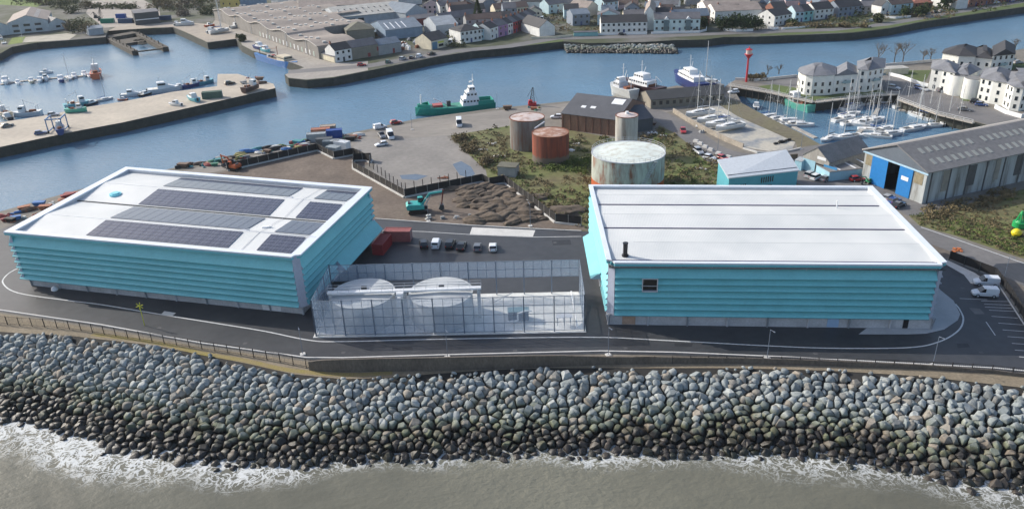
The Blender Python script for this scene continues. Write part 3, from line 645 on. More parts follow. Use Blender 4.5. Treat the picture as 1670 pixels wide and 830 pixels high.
railing('railing','dark post railing along the left half of the sea road',[(-60,520),(18,530),(107,536),(206,551),(325,569),(385,578),(465,592),(510,602)],1.9,2.7,RAILM,.28)
railing('railing','dark railing on top of the low wall along the right half of the sea road',[(980,594),(1200,592),(1350,596),(1500,601),(1620,608),(1720,620)],1.5,3.0,RAILM,.28)
WALLC=mat('shuttered_concrete_wall',(.17,.145,.12),.9,.25,.35,col2=(.10,.085,.07),world=True,stretch=(1,1,.4),bump=.05,bscale=2)
t,pts=wall_run('sea_wall','brown board marked concrete wall between the road and the rock armour','wall',[(505,603),(530,605),(560,606),(620,605),(700,604),(780,602),(850,600),(915,597),(980,594),(1100,592),(1200,592),(1350,596),(1500,601),(1620,608),(1720,620)],[1.7,2.3,2.5,2.6,2.6,2.6,2.5,2.2,1.6,1.2,1.1,1.0,.8,.6,.5],.3,WALLC)
# concrete walls by the boatyard
wall_run('boundary_wall','low rough concrete wall between the access road and the yacht slab','wall',[(1098,184),(1120,198),(1150,215),(1185,232),(1212,243)],1.6,.35,mat('rough_wall',(.34,.30,.25),.9,.2,.4,world=True))
wall_run('boundary_wall','low curved pale kerb wall around the lower corner of the yacht slab','wall',[(1212,243),(1235,250),(1262,251),(1290,247),(1306,243)],.5,.4,CONC_PALE)
wall_run('retaining_wall','curved brown retaining wall between the turquoise annex and the tin shed','wall',[(1270,268),(1276,262),(1290,259),(1300,258)],1.3,.4,mat('brown_wall',(.16,.13,.10),.9))
# ================================================================ LAMP POSTS
LAMP={}
def mk_lamp():
    t=thing('street_lamp','','lamp post'); mb=MB(); mb.tube((0,0,.15),(0,0,5.6),.06,8,r2=.04); mb.build('pole',FRM,t)
    MB().box(0,0,.08,.9,.9,.2).build('base',CONC_PALE,t); mb=MB(); mb.tube((0,0,5.55),(0,.9,5.7),.04,6); mb.box(0,1.0,5.7,.16,.4,.07); mb.build('lamp_head',FRM,t); return t
for (x,y,lb) in ((730,583,'grey lamp post on the sea road kerb in front of the screened tanks'),(992,579,'lamp post on the sea road kerb by the left corner of the plain roofed building'),(1251,584,'lamp post on the sea kerb before the middle of the plain roofed building'),(1521,596,'grey lamp post on the sea road kerb at the right curve of the road'),(494,578,'lamp post on the sea kerb before the corner of the solar building'),(699,361,'grey lamp post behind the teal excavator at the soil yard kerb'),(865,369,'grey lamp post at the edge of the soil heaps'),(1636,460,'grey lamp post by the boundary fence near the white vans'),(1306,244,'tall pale lamp post on the grass bank by the tin shed'),(1145,190,'lamp post beside the laid up racing yachts'),(1170,250,'dark post beside the parked red car')):
    c=at(x,y,0); inst(LAMP,'l',mk_lamp,c,R_(200) if y>400 else R_(20),lb)
c=at(236,531,0); t=thing('day_mark','yellow pole topped by a star shaped cross beside the sea road','day mark',c)
YEL=paint('yellow_paint',(.62,.62,.06)); mb=MB(); mb.tube((0,0,0),(0,0,4.2),.07,8); mb.build('pole',YEL,t)
mb=MB(); 
for k in range(3): a=math.pi*k/3+.3; mb.tube((-.75*math.cos(a),0,4.3-.75*math.sin(a)),(.75*math.cos(a),0,4.3+.75*math.sin(a)),.07,6)
mb.build('star',YEL,t)
c=at(90,474,0); o=MB(); o.cyl(0,0,0,.25,.5,14,r2=.72); o.cyl(0,0,.25,.75,.72,14,r2=.6); o.cyl(0,0,.75,1.05,.6,14,r2=.2); tag(o.build('sea_ball_float',WHITE,None,c,smooth=False),'white ball shaped float standing on the road by the left end of the solar building','float')
# ================================================================ ROCK ARMOUR
def rock_mat():
    m=bpy.data.materials.new('armour_rock'); m.use_nodes=True; n=m.node_tree.nodes; l=m.node_tree.links; b=n['Principled BSDF']
    g=n.new('ShaderNodeNewGeometry'); oi=n.new('ShaderNodeObjectInfo'); at_=n.new('ShaderNodeAttribute'); at_.attribute_name='tint'
    ad=n.new('ShaderNodeMath'); ad.operation='ADD'; l.new(oi.outputs['Random'],ad.inputs[0]); l.new(at_.outputs['Fac'],ad.inputs[1])
    fr=n.new('ShaderNodeMath'); fr.operation='FRACT'; l.new(ad.outputs[0],fr.inputs[0])
    def ramp(cols):
        r=n.new('ShaderNodeValToRGB'); e=r.color_ramp.elements
        while len(e)<len(cols): e.new(.5)
        for i,(p,c) in enumerate(cols): e[i].position=p; e[i].color=(*c,1)
        l.new(fr.outputs[0],r.inputs[0]); return r.outputs[0]
    dry=ramp([(0,(.20,.23,.24)),(.2,(.31,.34,.34)),(.4,(.15,.175,.19)),(.6,(.40,.42,.41)),(.75,(.21,.24,.24)),(.88,(.33,.285,.23)),(1,(.14,.165,.18))])
    alg=ramp([(0,(.10,.12,.085)),(.3,(.17,.19,.14)),(.6,(.13,.145,.07)),(.85,(.18,.14,.105)),(1,(.20,.215,.19))])
    wet=ramp([(0,(.016,.015,.014)),(.4,(.035,.028,.023)),(.7,(.012,.016,.010)),(.92,(.07,.055,.042)),(1,(.02,.018,.017))])
    nz=n.new('ShaderNodeTexNoise'); nz.inputs['Scale'].default_value=.22; nz.inputs['Detail'].default_value=5; l.new(g.outputs['Position'],nz.inputs['Vector'])
    sp=n.new('ShaderNodeSeparateXYZ'); l.new(g.outputs['Position'],sp.inputs[0])
    lv=n.new('ShaderNodeMath'); lv.operation='MULTIPLY_ADD'; lv.inputs[1].default_value=2.6; l.new(nz.outputs['Fac'],lv.inputs[0]); l.new(sp.outputs['Z'],lv.inputs[2])  # z + 2.6*noise (~ +1.3)
    lv2=n.new('ShaderNodeMath'); lv2.operation='MULTIPLY_ADD'; lv2.inputs[1].default_value=.7; l.new(fr.outputs[0],lv2.inputs[0]); l.new(lv.outputs[0],lv2.inputs[2])
    m1=n.new('ShaderNodeMapRange'); m1.inputs[1].default_value=-.35; m1.inputs[2].default_value=.75; l.new(lv2.outputs[0],m1.inputs[0])
    m2=n.new('ShaderNodeMapRange'); m2.inputs[1].default_value=-.8; m2.inputs[2].default_value=-.15; l.new(lv2.outputs[0],m2.inputs[0])
    x1=n.new('ShaderNodeMixRGB'); l.new(m1.outputs[0],x1.inputs[0]); l.new(alg,x1.inputs[1]); l.new(dry,x1.inputs[2])
    x2=n.new('ShaderNodeMixRGB'); l.new(m2.outputs[0],x2.inputs[0]); l.new(wet,x2.inputs[1]); l.new(x1.outputs[0],x2.inputs[2])
    n3=n.new('ShaderNodeTexNoise'); n3.inputs['Scale'].default_value=2.2; n3.inputs['Detail'].default_value=8; n3.inputs['Roughness'].default_value=.7; l.new(g.outputs['Position'],n3.inputs['Vector'])
    m3=n.new('ShaderNodeMapRange'); m3.inputs[1].default_value=.3; m3.inputs[2].default_value=.7; m3.inputs[3].default_value=.68; m3.inputs[4].default_value=1.2; l.new(n3.outputs['Fac'],m3.inputs[0])
    vm=n.new('ShaderNodeVectorMath'); vm.operation='MULTIPLY'; l.new(x2.outputs[0],vm.inputs[0]); l.new(m3.outputs[0],vm.inputs[1]); l.new(vm.outputs[0],b.inputs['Base Color'])
    rg=n.new('ShaderNodeMapRange'); rg.inputs[3].default_value=.45; rg.inputs[4].default_value=.85; l.new(m2.outputs[0],rg.inputs[0]); l.new(rg.outputs[0],b.inputs['Roughness'])
    bp=n.new('ShaderNodeBump'); bp.inputs['Distance'].default_value=.10; l.new(n3.outputs['Fac'],bp.inputs['Height']); l.new(bp.outputs[0],b.inputs['Normal'])
    return m
ROCK=rock_mat()
import bmesh
def rock_mesh(seed):
    rng=random.Random(seed*13+1); bm=bmesh.new(); pts=[]
    tries=0
    while len(pts)<15 and tries<900:
        tries+=1; d=Vector((rng.gauss(0,1),rng.gauss(0,1),rng.gauss(0,1))).normalized()
        if all((d-q).length>.62 for q in pts): pts.append(d)
    sx,sy,sz=rng.uniform(1.0,1.5),rng.uniform(.8,1.1),rng.uniform(.7,.95)
    for d in pts:
        k=rng.uniform(.86,1.12); m_=max(abs(d.x),abs(d.y),abs(d.z)); k*=(.72+.28/m_*.9)
        bm.verts.new((d.x*k*sx,d.y*k*sy,d.z*k*sz))
    r=bmesh.ops.convex_hull(bm,input=bm.verts[:])
    bmesh.ops.delete(bm,geom=[g for g in r['geom_interior'] if isinstance(g,bmesh.types.BMVert)],context='VERTS')
    bmesh.ops.dissolve_limit(bm,angle_limit=.30,verts=bm.verts[:],edges=bm.edges[:])
    bmesh.ops.bevel(bm,geom=bm.edges[:],offset=.035,segments=1,affect='EDGES',profile=.5)
    bmesh.ops.triangulate(bm,faces=bm.faces[:])
    bmesh.ops.recalc_face_normals(bm,faces=bm.faces[:])
    me=bpy.data.meshes.new('boulder'); bm.to_mesh(me); bm.free(); me.materials.append(ROCK)
    return me
RM=[rock_mesh(i) for i in range(14)]
def eul(rng): return Matrix.Rotation(rng.uniform(0,6.28),3,'Z')@Matrix.Rotation(rng.uniform(-.6,.6),3,'X')@Matrix.Rotation(rng.uniform(0,6.28),3,'Z')
def merged(name,items,kind='stuff'):
    vs=[];fs=[];tn=[];o=0
    for mi,loc,M_,s,t in items:
        me=RM[mi]; n=len(me.vertices); co=np.empty(n*3); me.vertices.foreach_get('co',co); co=co.reshape(-1,3)
        vs.append(co@np.array(M_).T*s+np.array(loc)); f=np.empty(len(me.loops),dtype=np.int32); me.loops.foreach_get('vertex_index',f); fs.append(f+o); o+=n; tn.append(np.full(n,t))
    V=np.concatenate(vs);F=np.concatenate(fs);T=np.concatenate(tn); nf=len(F)//3
    me=bpy.data.meshes.new(name); me.vertices.add(len(V)); me.vertices.foreach_set('co',V.ravel()); me.loops.add(len(F)); me.loops.foreach_set('vertex_index',F)
    me.polygons.add(nf); me.polygons.foreach_set('loop_start',np.arange(nf,dtype=np.int32)*3); me.polygons.foreach_set('loop_total',np.full(nf,3,dtype=np.int32))
    me.materials.append(ROCK); me.update(calc_edges=True); a=me.attributes.new('tint','FLOAT','POINT'); a.data.foreach_set('value',T)
    ob=bpy.data.objects.new(name,me); C.objects.link(ob)
    if kind: ob['kind']=kind
    return ob
def clip(poly,mx,my,nx,ny):
    """keep the side of the polygon where (p-m).n < 0"""
    out=[]; n=len(poly)
    for i in range(n):
        a,b=poly[i],poly[(i+1)%n]; da=(a[0]-mx)*nx+(a[1]-my)*ny; db=(b[0]-mx)*nx+(b[1]-my)*ny
        if da<0: out.append(a)
        if (da<0)!=(db<0): t=da/(da-db); out.append((a[0]+(b[0]-a[0])*t,a[1]+(b[1]-a[1])*t))
    return out
def block(rng,cell,cx,cy):
    """angular quarry stone filling one cell of the packed slope; local coordinates about cx,cy"""
    P_=[((x-cx),(y-cy)) for x,y in cell]; k=rng.uniform(.93,1.03); R=sum(math.hypot(*p) for p in P_)/len(P_)
    P_=[(x*k,y*k) for x,y in P_]; bm=bmesh.new(); hgt=R*rng.uniform(.5,.85); tx,ty=rng.gauss(0,.22),rng.gauss(0,.22); up=rng.uniform(.12,.45)
    for x,y in P_: bm.verts.new((x*.8,y*.8,-.75)); bm.verts.new((x*rng.uniform(.93,1.0),y*rng.uniform(.93,1.0),up*hgt+rng.uniform(-.12,.12)-.1))
    m_=rng.randint(3,5); a0=rng.uniform(0,6.28); rr=R*rng.uniform(.5,.74)
    for j in range(m_):
        a=a0+6.283*j/m_+rng.uniform(-.3,.3); x,y=rr*math.cos(a)*rng.uniform(.8,1.1),rr*math.sin(a)*rng.uniform(.8,1.1); bm.verts.new((x,y,hgt+x*tx+y*ty))
    r=bmesh.ops.convex_hull(bm,input=bm.verts[:]); bmesh.ops.delete(bm,geom=[g for g in r['geom_interior'] if isinstance(g,bmesh.types.BMVert)],context='VERTS')
    bmesh.ops.dissolve_limit(bm,angle_limit=.22,verts=bm.verts[:],edges=bm.edges[:])
    bmesh.ops.bevel(bm,geom=bm.edges[:],offset=.06*R/.7,segments=1,affect='EDGES',profile=.5,clamp_overlap=True)
    bmesh.ops.triangulate(bm,faces=bm.faces[:]); me=bpy.data.meshes.new('boulder'); bm.to_mesh(me); bm.free(); me.materials.append(ROCK); return me
def mergemesh(name,items):
    vs=[];fs=[];tn=[];o=0
    for me,M_,t in items:
        n=len(me.vertices); co=np.empty(n*3); me.vertices.foreach_get('co',co); co=co.reshape(-1,3); Mn=np.array(M_)
        vs.append(co@Mn[:3,:3].T+Mn[:3,3]); f=np.empty(len(me.loops),dtype=np.int32); me.loops.foreach_get('vertex_index',f); fs.append(f+o); o+=n; tn.append(np.full(n,t))
    V=np.concatenate(vs);F=np.concatenate(fs);T=np.concatenate(tn); nf=len(F)//3; me=bpy.data.meshes.new(name); me.vertices.add(len(V)); me.vertices.foreach_set('co',V.ravel()); me.loops.add(len(F)); me.loops.foreach_set('vertex_index',F)
    me.polygons.add(nf); me.polygons.foreach_set('loop_start',np.arange(nf,dtype=np.int32)*3); me.polygons.foreach_set('loop_total',np.full(nf,3,dtype=np.int32)); me.materials.append(ROCK); me.update(calc_edges=True)
    a=me.attributes.new('tint','FLOAT','POINT'); a.data.foreach_set('value',T); ob=bpy.data.objects.new(name,me); C.objects.link(ob); ob['kind']='stuff'; return ob
def armour():
    rng=random.Random(11); st=1.36; seeds=[]
    rows=int(25/(st*.86))
    for r in range(-1,rows):
        x=-118+(r%2)*st/2
        while x<112:
            seeds.append((x+rng.uniform(-.52,.52)*st,r*st*.86+rng.uniform(-.48,.48)*st)); x+=st
    grid={}
    for i,(x,s_) in enumerate(seeds): grid.setdefault((int(x//2),int(s_//2)),[]).append(i)
    items=[]
    for i,(x,s_) in enumerate(seeds):
        yt,ys=yT(x),yS(x); L=yt-ys; f=s_/L
        if f>1.05+.06*fnoise(x*1.7,0,5) or s_<1.3+.8*fnoise(x*1.1,1,9): continue
        cell=[(x-1.6,s_-1.6),(x+1.6,s_-1.6),(x+1.6,s_+1.6),(x-1.6,s_+1.6)]
        gx,gy=int(x//2),int(s_//2)
        for ax in(-1,0,1):
            for ay in(-1,0,1):
                for j in grid.get((gx+ax,gy+ay),()):
                    if j==i: continue
                    qx,qy=seeds[j]; dx,dy=qx-x,qy-s_
                    if dx*dx+dy*dy<12: g_=.5-.035; cell=clip(cell,x+dx*g_,s_+dy*g_,dx,dy)
        if len(cell)<3: continue
        # cell is in (x, distance down the slope); flip to world y
        me=block(rng,[(a,-b) for a,b in cell],x,-s_)
        z=.25-f*3.9 if f<1 else -3.65-(f-1)*8
        M_=Matrix.Translation((x,yt-s_,z+rng.uniform(-.18,.22)))@Matrix.Rotation(math.atan2(3.9,L),4,'X')@Matrix.Rotation(rng.gauss(0,.10),4,'Y')
        items.append((me,M_,rng.random()))
    # loose stones lodged on top, along the crest and in the water
    for _ in range(420):
        x=rng.uniform(-116,110); yt,ys=yT(x),yS(x); L=yt-ys; q=rng.random()
        if q<.45: s_=rng.uniform(.2,2.2); sc=rng.uniform(.22,.5)
        elif q<.9: s_=rng.uniform(1.5,L); sc=rng.uniform(.35,.62)
        else: s_=L+abs(rng.gauss(.6,1.0)); sc=rng.uniform(.4,.75)
        f=s_/L; z=(.25-f*3.9 if f<1 else -3.75)+(.45 if .1<q<.9 and q>=.45 else .1)
        items.append((RM[rng.randrange(14)],Matrix.Translation((x,yt-s_,z))@eul(rng).to_4x4()@Matrix.Scale(sc,4),rng.random()))
    def score(it):
        p=it[1].translation; v=np.array(p)-np.array([0,0,HC]); k=FPX/v.dot(_fw); px=835+k*v.dot(_R); py=415-k*v.dot(_U)
        if not(12<px<1658 and py<815): return -1
        if p.z<WZ-.1: return -1
        d=it[0].vertices; r=max(v_.co.x for v_ in d)-min(v_.co.x for v_ in d); return r*it[1].to_scale().x*k
    items.sort(key=score,reverse=True)
    for me,M_,t in items[:300]:
        o=bpy.data.objects.new('boulder',me); C.objects.link(o); o.matrix_world=M_
        p=M_.translation; f=(yT(p.x)-p.y)/(yT(p.x)-yS(p.x)); px,py=835+FPX/(np.array(p)-np.array([0,0,HC])).dot(_fw)*(np.array(p)-np.array([0,0,HC])).dot(_R),0
        zn='pale grey armour boulder high on the slope' if f<.45 else ('greenish grey armour boulder halfway down the slope' if f<.72 else 'dark wet armour boulder near the waterline')
        wh=('below the left end of the solar building','below the yellow star pole','below the screened tanks','below the plain roofed building','at the right below the parking bays')[min(4,int(px/334))]
        o['label']=zn+' '+wh; o['category']='boulder'; o['group']='largest boulders, '+zn+' '+wh
    mergemesh('rock_armour',items[300:])
    it=[]; a=at(921,69.5);b=at(1100,70)
    for k in range(800):
        t=rng.random(); f=rng.random(); x=a.x+(b.x-a.x)*t; y=a.y+(b.y-a.y)*t-f*9; z=-1.1-f*2.3
        it.append((RM[rng.randrange(14)],Matrix.Translation((x,y,z))@eul(rng).to_4x4()@Matrix.Scale(rng.uniform(.45,.95),4),rng.random()))
    tip=at(1104,75,WZ)
    for k in range(60): it.append((RM[rng.randrange(14)],Matrix.Translation((tip.x+rng.gauss(-2,2.5),tip.y+rng.gauss(1,2.2),WZ+rng.uniform(0,.9)))@eul(rng).to_4x4()@Matrix.Scale(rng.uniform(.5,1.0),4),rng.random()))
    mergemesh('rock_armour',it)
armour()
# ================================================================ SCRUB AND SOIL
def leafmat(name,c1,c2,sc=1.2):
    m=bpy.data.materials.new(name); m.use_nodes=True; n=m.node_tree.nodes; l=m.node_tree.links; b=n['Principled BSDF']; b.inputs['Roughness'].default_value=.8; b.inputs['Specular IOR Level'].default_value=.2
    g=n.new('ShaderNodeNewGeometry'); nz=n.new('ShaderNodeTexNoise'); nz.inputs['Scale'].default_value=sc; nz.inputs['Detail'].default_value=4; l.new(g.outputs['Position'],nz.inputs['Vector'])
    cr=n.new('ShaderNodeValToRGB'); cr.color_ramp.elements[0].position=.32; cr.color_ramp.elements[1].position=.68; cr.color_ramp.elements[0].color=(*c1,1); cr.color_ramp.elements[1].color=(*c2,1)
    l.new(nz.outputs['Fac'],cr.inputs[0]); l.new(cr.outputs[0],b.inputs['Base Color']); return m
SCR1=leafmat('scrub_brown',(.075,.06,.032),(.19,.15,.08),.25); SCR2=leafmat('scrub_green',(.05,.07,.02),(.13,.17,.045),.3); EVG=leafmat('evergreen_leaf',(.012,.025,.010),(.045,.07,.02)); HEDG=leafmat('hedge_leaf',(.03,.045,.015),(.09,.09,.035)); TWIG=leafmat('twig',(.10,.08,.06),(.17,.14,.11))
def inpoly(x,y,P_):
    c=False;n=len(P_)
    for i in range(n):
        a=P_[i];b=P_[i-1]
        if (a.y>y)!=(b.y>y) and x<(b.x-a.x)*(y-a.y)/(b.y-a.y)+a.x: c=not c
    return c
def leaves(mb,rng,cx,cy,cz,r,h,n,ls):
    for _ in range(n):
        a=rng.uniform(0,6.283); q=math.sqrt(rng.random()); zz=rng.random(); rr=r*q*math.sqrt(max(.05,1-zz*zz*.85))
        p=Vector((cx+rr*math.cos(a),cy+rr*math.sin(a),cz+zz*h)); d=Vector((rng.gauss(0,1),rng.gauss(0,1),rng.gauss(0,.7))).normalized(); e=d.orthogonal().normalized(); s=ls*rng.uniform(.6,1.3)
        mb.add([p+d*s,p-d*s*.4+e*s*.7,p-d*s*.6-e*s*.6],[(0,1,2)])
def scrub(name,px,n,m,rmin,rmax,hs,ls,seed,cl=1.0,nl=26,avoid=()):
    rng=random.Random(seed); P_=[at(a,b) for a,b in px]; xs=[p.x for p in P_];ys=[p.y for p in P_]; mb=MB(); k=0;tries=0
    while k<n and tries<n*12:
        tries+=1; x=rng.uniform(min(xs),max(xs)); y=rng.uniform(min(ys),max(ys))
        if not inpoly(x,y,P_): continue
        if fnoise(x*.35,y*.35,seed)<rng.uniform(-.4,.4)*cl: continue
        if any((x-a)**2+(y-b)**2<r*r for a,b,r in avoid): continue
        k+=1; r=rng.uniform(rmin,rmax); leaves(mb,rng,x,y,0,r,r*hs,int(nl*(r/rmax)**1.5)+5,ls)
    return mb.build(name,m,kind='stuff')
TK=[(at(859,238).x,at(859,238).y,7),(at(898,250).x,at(898,250).y,7.5),(at(1025,305).x,at(1025,305).y,11)]
scrubpoly=[(738,226),(830,203),(930,222),(1030,228),(1075,210),(1100,215),(1140,245),(1190,272),(1270,305),(1250,380),(960,376),(912,360),(830,298),(805,292),(793,277)]
scrub('scrub',scrubpoly,520,SCR1,.5,1.7,.8,.32,3,avoid=TK)
scrub('scrub',scrubpoly,330,SCR2,.4,1.4,.6,.30,4,avoid=TK)
scrub('scrub',[(738,228),(760,224),(800,262),(790,275)],150,SCR1,.8,1.8,1.2,.3,8,cl=.2)
scrub('scrub',[(845,255),(960,262),(955,285),(900,280),(850,268)],130,SCR2,.8,1.7,.9,.32,9,cl=.3,avoid=TK)
scrub('field_grass',[(1485,350),(1560,342),(1700,305),(1800,310),(1800,455),(1670,420),(1560,383),(1505,368)],900,SCR1,.3,.9,.5,.22,5,nl=14)
scrub('field_grass',[(1485,350),(1560,342),(1700,305),(1800,310),(1800,455),(1670,420),(1560,383),(1505,368)],700,SCR2,.3,1.1,.5,.24,6,nl=14)
scrub('scrub',[(1495,345),(1670,300),(1700,310),(1520,360)],120,SCR1,.7,1.4,.8,.3,12,cl=.3)
# soil heaps
SOILD=mat('heap_soil',(.15,.115,.085),.95,.25,.5,col2=(.075,.058,.045),world=True,bump=.15,bscale=1.6,detail=9)
def heap(seed):
    rng=random.Random(seed); bm=bmesh.new(); bmesh.ops.create_icosphere(bm,subdivisions=4,radius=1)
    for v in bm.verts:
        q=v.co; r=1+.30*fnoise(q.x*6,q.y*6+q.z*4,seed)+.13*fnoise(q.x*17,q.y*19+q.z*9,seed+3)+.05*fnoise(q.x*45,q.y*41,seed+8); v.co=Vector((q.x*r,q.y*r*.8,max(-.05,q.z)*r*.62))
    me=bpy.data.meshes.new('soil_heap'); bm.to_mesh(me); bm.free(); me.materials.append(SOILD); me.polygons.foreach_set('use_smooth',[True]*len(me.polygons)); return me
HM=[heap(i) for i in range(6)]
hp=[(735,309,1.6),(753,309,1.5),(768,307,1.9),(786,306,2.0),(802,306,1.5),(818,309,1.7),(832,312,1.6),(760,316,1.7),(778,316,2.1),(797,318,1.9),(815,318,2.0),(833,322,1.8),(846,325,1.6),(752,328,1.5),(770,326,2.0),(790,329,2.3),(808,330,2.0),(826,331,1.9),(842,333,2.3),(858,336,2.0),(762,336,1.6),(780,338,1.9),(800,341,2.2),(820,342,2.0),(838,344,2.2),(856,347,2.4),(872,349,1.8),(784,352,1.9),(800,356,2.2),(776,361,2.0),(822,354,2.1),(842,357,1.7),(862,359,2.0),(836,364,1.6),(880,357,1.3)]
rng=random.Random(5)
for k,(x,y,s) in enumerate(hp):
    c=at(x,y); o=bpy.data.objects.new('soil_heap',HM[k%6]); C.objects.link(o); o.location=(c.x,c.y,0); o.rotation_euler=(0,0,rng.uniform(-.5,.5)); o.scale=(s*1.55,s*1.25,s*.9)
    tag(o,'dark mound of dug earth in the fenced yard','soil heap','mounds of dug earth in the fenced yard')
for x,y,s,lb in ((880,322,3.2,'pale brown grassed mound between the hoarding and the big tank'),(925,345,4.5,'broad bare mound beside the hoarding by the plain roofed building')):
    c=at(x,y); o=bpy.data.objects.new('earth_mound',HM[2]); C.objects.link(o); o.location=(c.x,c.y,-.2); o.scale=(s*1.3,s,s*.5); tag(o,lb,'mound')
# ================================================================ OLD STORAGE TANKS
def streaked(name,top,mid,low,sc=.5,str_=(1,1,.12),lowh=None):
    m=bpy.data.materials.new(name); m.use_nodes=True; n=m.node_tree.nodes; l=m.node_tree.links; b=n['Principled BSDF']; b.inputs['Roughness'].default_value=.75
    tc=n.new('ShaderNodeTexCoord'); mp=n.new('ShaderNodeMapping'); mp.inputs['Scale'].default_value=str_; l.new(tc.outputs['Object'],mp.inputs[0])
    nz=n.new('ShaderNodeTexNoise'); nz.inputs['Scale'].default_value=sc; nz.inputs['Detail'].default_value=8; nz.inputs['Roughness'].default_value=.65; l.new(mp.outputs[0],nz.inputs['Vector'])
    cr=n.new('ShaderNodeValToRGB'); e=cr.color_ramp.elements; e.new(.5); e[0].position=.36;e[0].color=(*low,1);e[1].position=.5;e[1].color=(*mid,1);e[2].position=.64;e[2].color=(*top,1)
    l.new(nz.outputs['Fac'],cr.inputs[0]); out=cr.outputs[0]
    if lowh:
        h,c=lowh; sp=n.new('ShaderNodeSeparateXYZ'); l.new(tc.outputs['Object'],sp.inputs[0]); n2=n.new('ShaderNodeTexNoise'); n2.inputs['Scale'].default_value=.7; l.new(tc.outputs['Object'],n2.inputs['Vector'])
        a=n.new('ShaderNodeMath'); a.operation='MULTIPLY_ADD'; a.inputs[1].default_value=2.0; l.new(n2.outputs['Fac'],a.inputs[0]); l.new(sp.outputs['Z'],a.inputs[2])
        mr=n.new('ShaderNodeMapRange'); mr.inputs[1].default_value=h+.8; mr.inputs[2].default_value=h+1.3; l.new(a.outputs[0],mr.inputs[0]); mx=n.new('ShaderNodeMixRGB'); l.new(mr.outputs[0],mx.inputs[0]); mx.inputs[1].default_value=(*c,1); l.new(out,mx.inputs[2]); out=mx.outputs[0]
    l.new(out,b.inputs['Base Color']); return m
def tank(px0,px1,ytop,z,label,wallm,topm,dome=.3,rail=False,bands=3,band=None):
    a=at(px0,ytop,z);b=at(px1,ytop,z); c=(a+b)/2; R=(b-a).length/2; t=thing('storage_tank',label,'tank',(c.x,c.y,0))
    MB().cyl(0,0,0,z,R,56).build('wall',wallm,t,smooth=False)
    mb=MB(); mb.cyl(0,0,z,z+.02,R,56); mb.cyl(0,0,z+.01,z+dome,R-.1,56,r2=.3); mb.build('roof',topm,t)
    mb=MB(); mb.ring([(R*1.012*math.cos(k*.112),R*1.012*math.sin(k*.112)) for k in range(56)],[((R-.15)*math.cos(k*.112),(R-.15)*math.sin(k*.112)) for k in range(56)],z-.1,z+.12); mb.build('rim',RUST if not rail else GREYP,t)
    if band:
        mb=MB(); mb.ring([((R+.03)*math.cos(k*.112),(R+.03)*math.sin(k*.112)) for k in range(56)],[((R-.05)*math.cos(k*.112),(R-.05)*math.sin(k*.112)) for k in range(56)],0,band[0]); mb.build('lower_band',band[1],t)
    if rail:
        mb=MB(); N=40
        for k in range(N):
            a0=2*math.pi*k/N;a1=2*math.pi*(k+1)/N; p=(R*math.cos(a0),R*math.sin(a0));q=(R*math.cos(a1),R*math.sin(a1))
            mb.tube((*p,z),(*p,z+1.1),.035,4)
            for h in(.6,1.1): mb.tube((*p,z+h),(*q,z+h),.03,4)
        mb.build('handrail',GREYP,t)
    return t,R,z
TKG=streaked('tank_grey_wall',(.24,.24,.23),(.17,.165,.16),(.15,.09,.065)); TKR=streaked('tank_red_wall',(.27,.07,.035),(.19,.05,.03),(.09,.04,.03),.8,(1,1,.1),lowh=(2.4,(.13,.11,.09)))
TKB=streaked('tank_green_wall',(.50,.56,.50),(.36,.38,.34),(.24,.10,.06),.6,(1,1,.25)); TOPR=streaked('rusty_top',(.50,.40,.36),(.34,.19,.13),(.20,.08,.05),.35,(1,1,1)); TOPG=streaked('tank_top_green',(.66,.71,.67),(.62,.67,.63),(.5,.50,.44),.5,(1,1,1))
TOPP=streaked('grey_rusty_top',(.55,.50,.48),(.52,.44,.42),(.28,.14,.08),.3,(1,1,1))
t,R,z=tank(831,888,191,9.3,'grey weathered storage tank with pale rusty top, farthest of the three wide tanks',TKG,TOPP)
t,R,z=tank(867.5,928,216,8.6,'red rusted storage tank with brown roof, middle of the three wide tanks',TKR,TOPR)
t,R,z=tank(965,1085,248,9.4,'huge pale green tank with railing, rust streaks and orange base',TKB,TOPG,dome=.7,rail=True,band=(2.8,mat('orange_band',(.50,.11,.03),.7,.2,.5)))
mb=MB()
pA=(R*math.cos(-1.05),R*math.sin(-1.05)-.1)
for o in(-.4,.4): mb.tube((pA[0]+o+1.0,pA[1]-.1,9.3),(pA[0]-3.6+o,pA[1]-1.6,1.2),.08,4)
for k in range(16): f=k/15; xx=pA[0]+1.0-4.6*f; yy=pA[1]-.1-1.5*f; zz=9.3-8.1*f; mb.box(xx,yy,zz,.9,.25,.05)
mb.build('stair',GREYP,t)
t,R,z=tank(1004,1041,188,11.5,'tall slim grey cement silo behind the pale green tank',streaked('silo_wall',(.52,.51,.47),(.42,.41,.38),(.22,.17,.13),.7,(1,1,.1)),TOPP,dome=.5)
mb=MB(); mb.cyl(0,0,11.9,12.6,.5,12); mb.build('vent',WHITE,t)
# catwalk between the tanks
mb=MB(); a=at(888,199,9.2); b=at(872,210,8.7); mb.tube(a,b,.25,4); tag(mb.build('catwalk',GREYP),'short catwalk linking the grey and the red tank tops','catwalk')
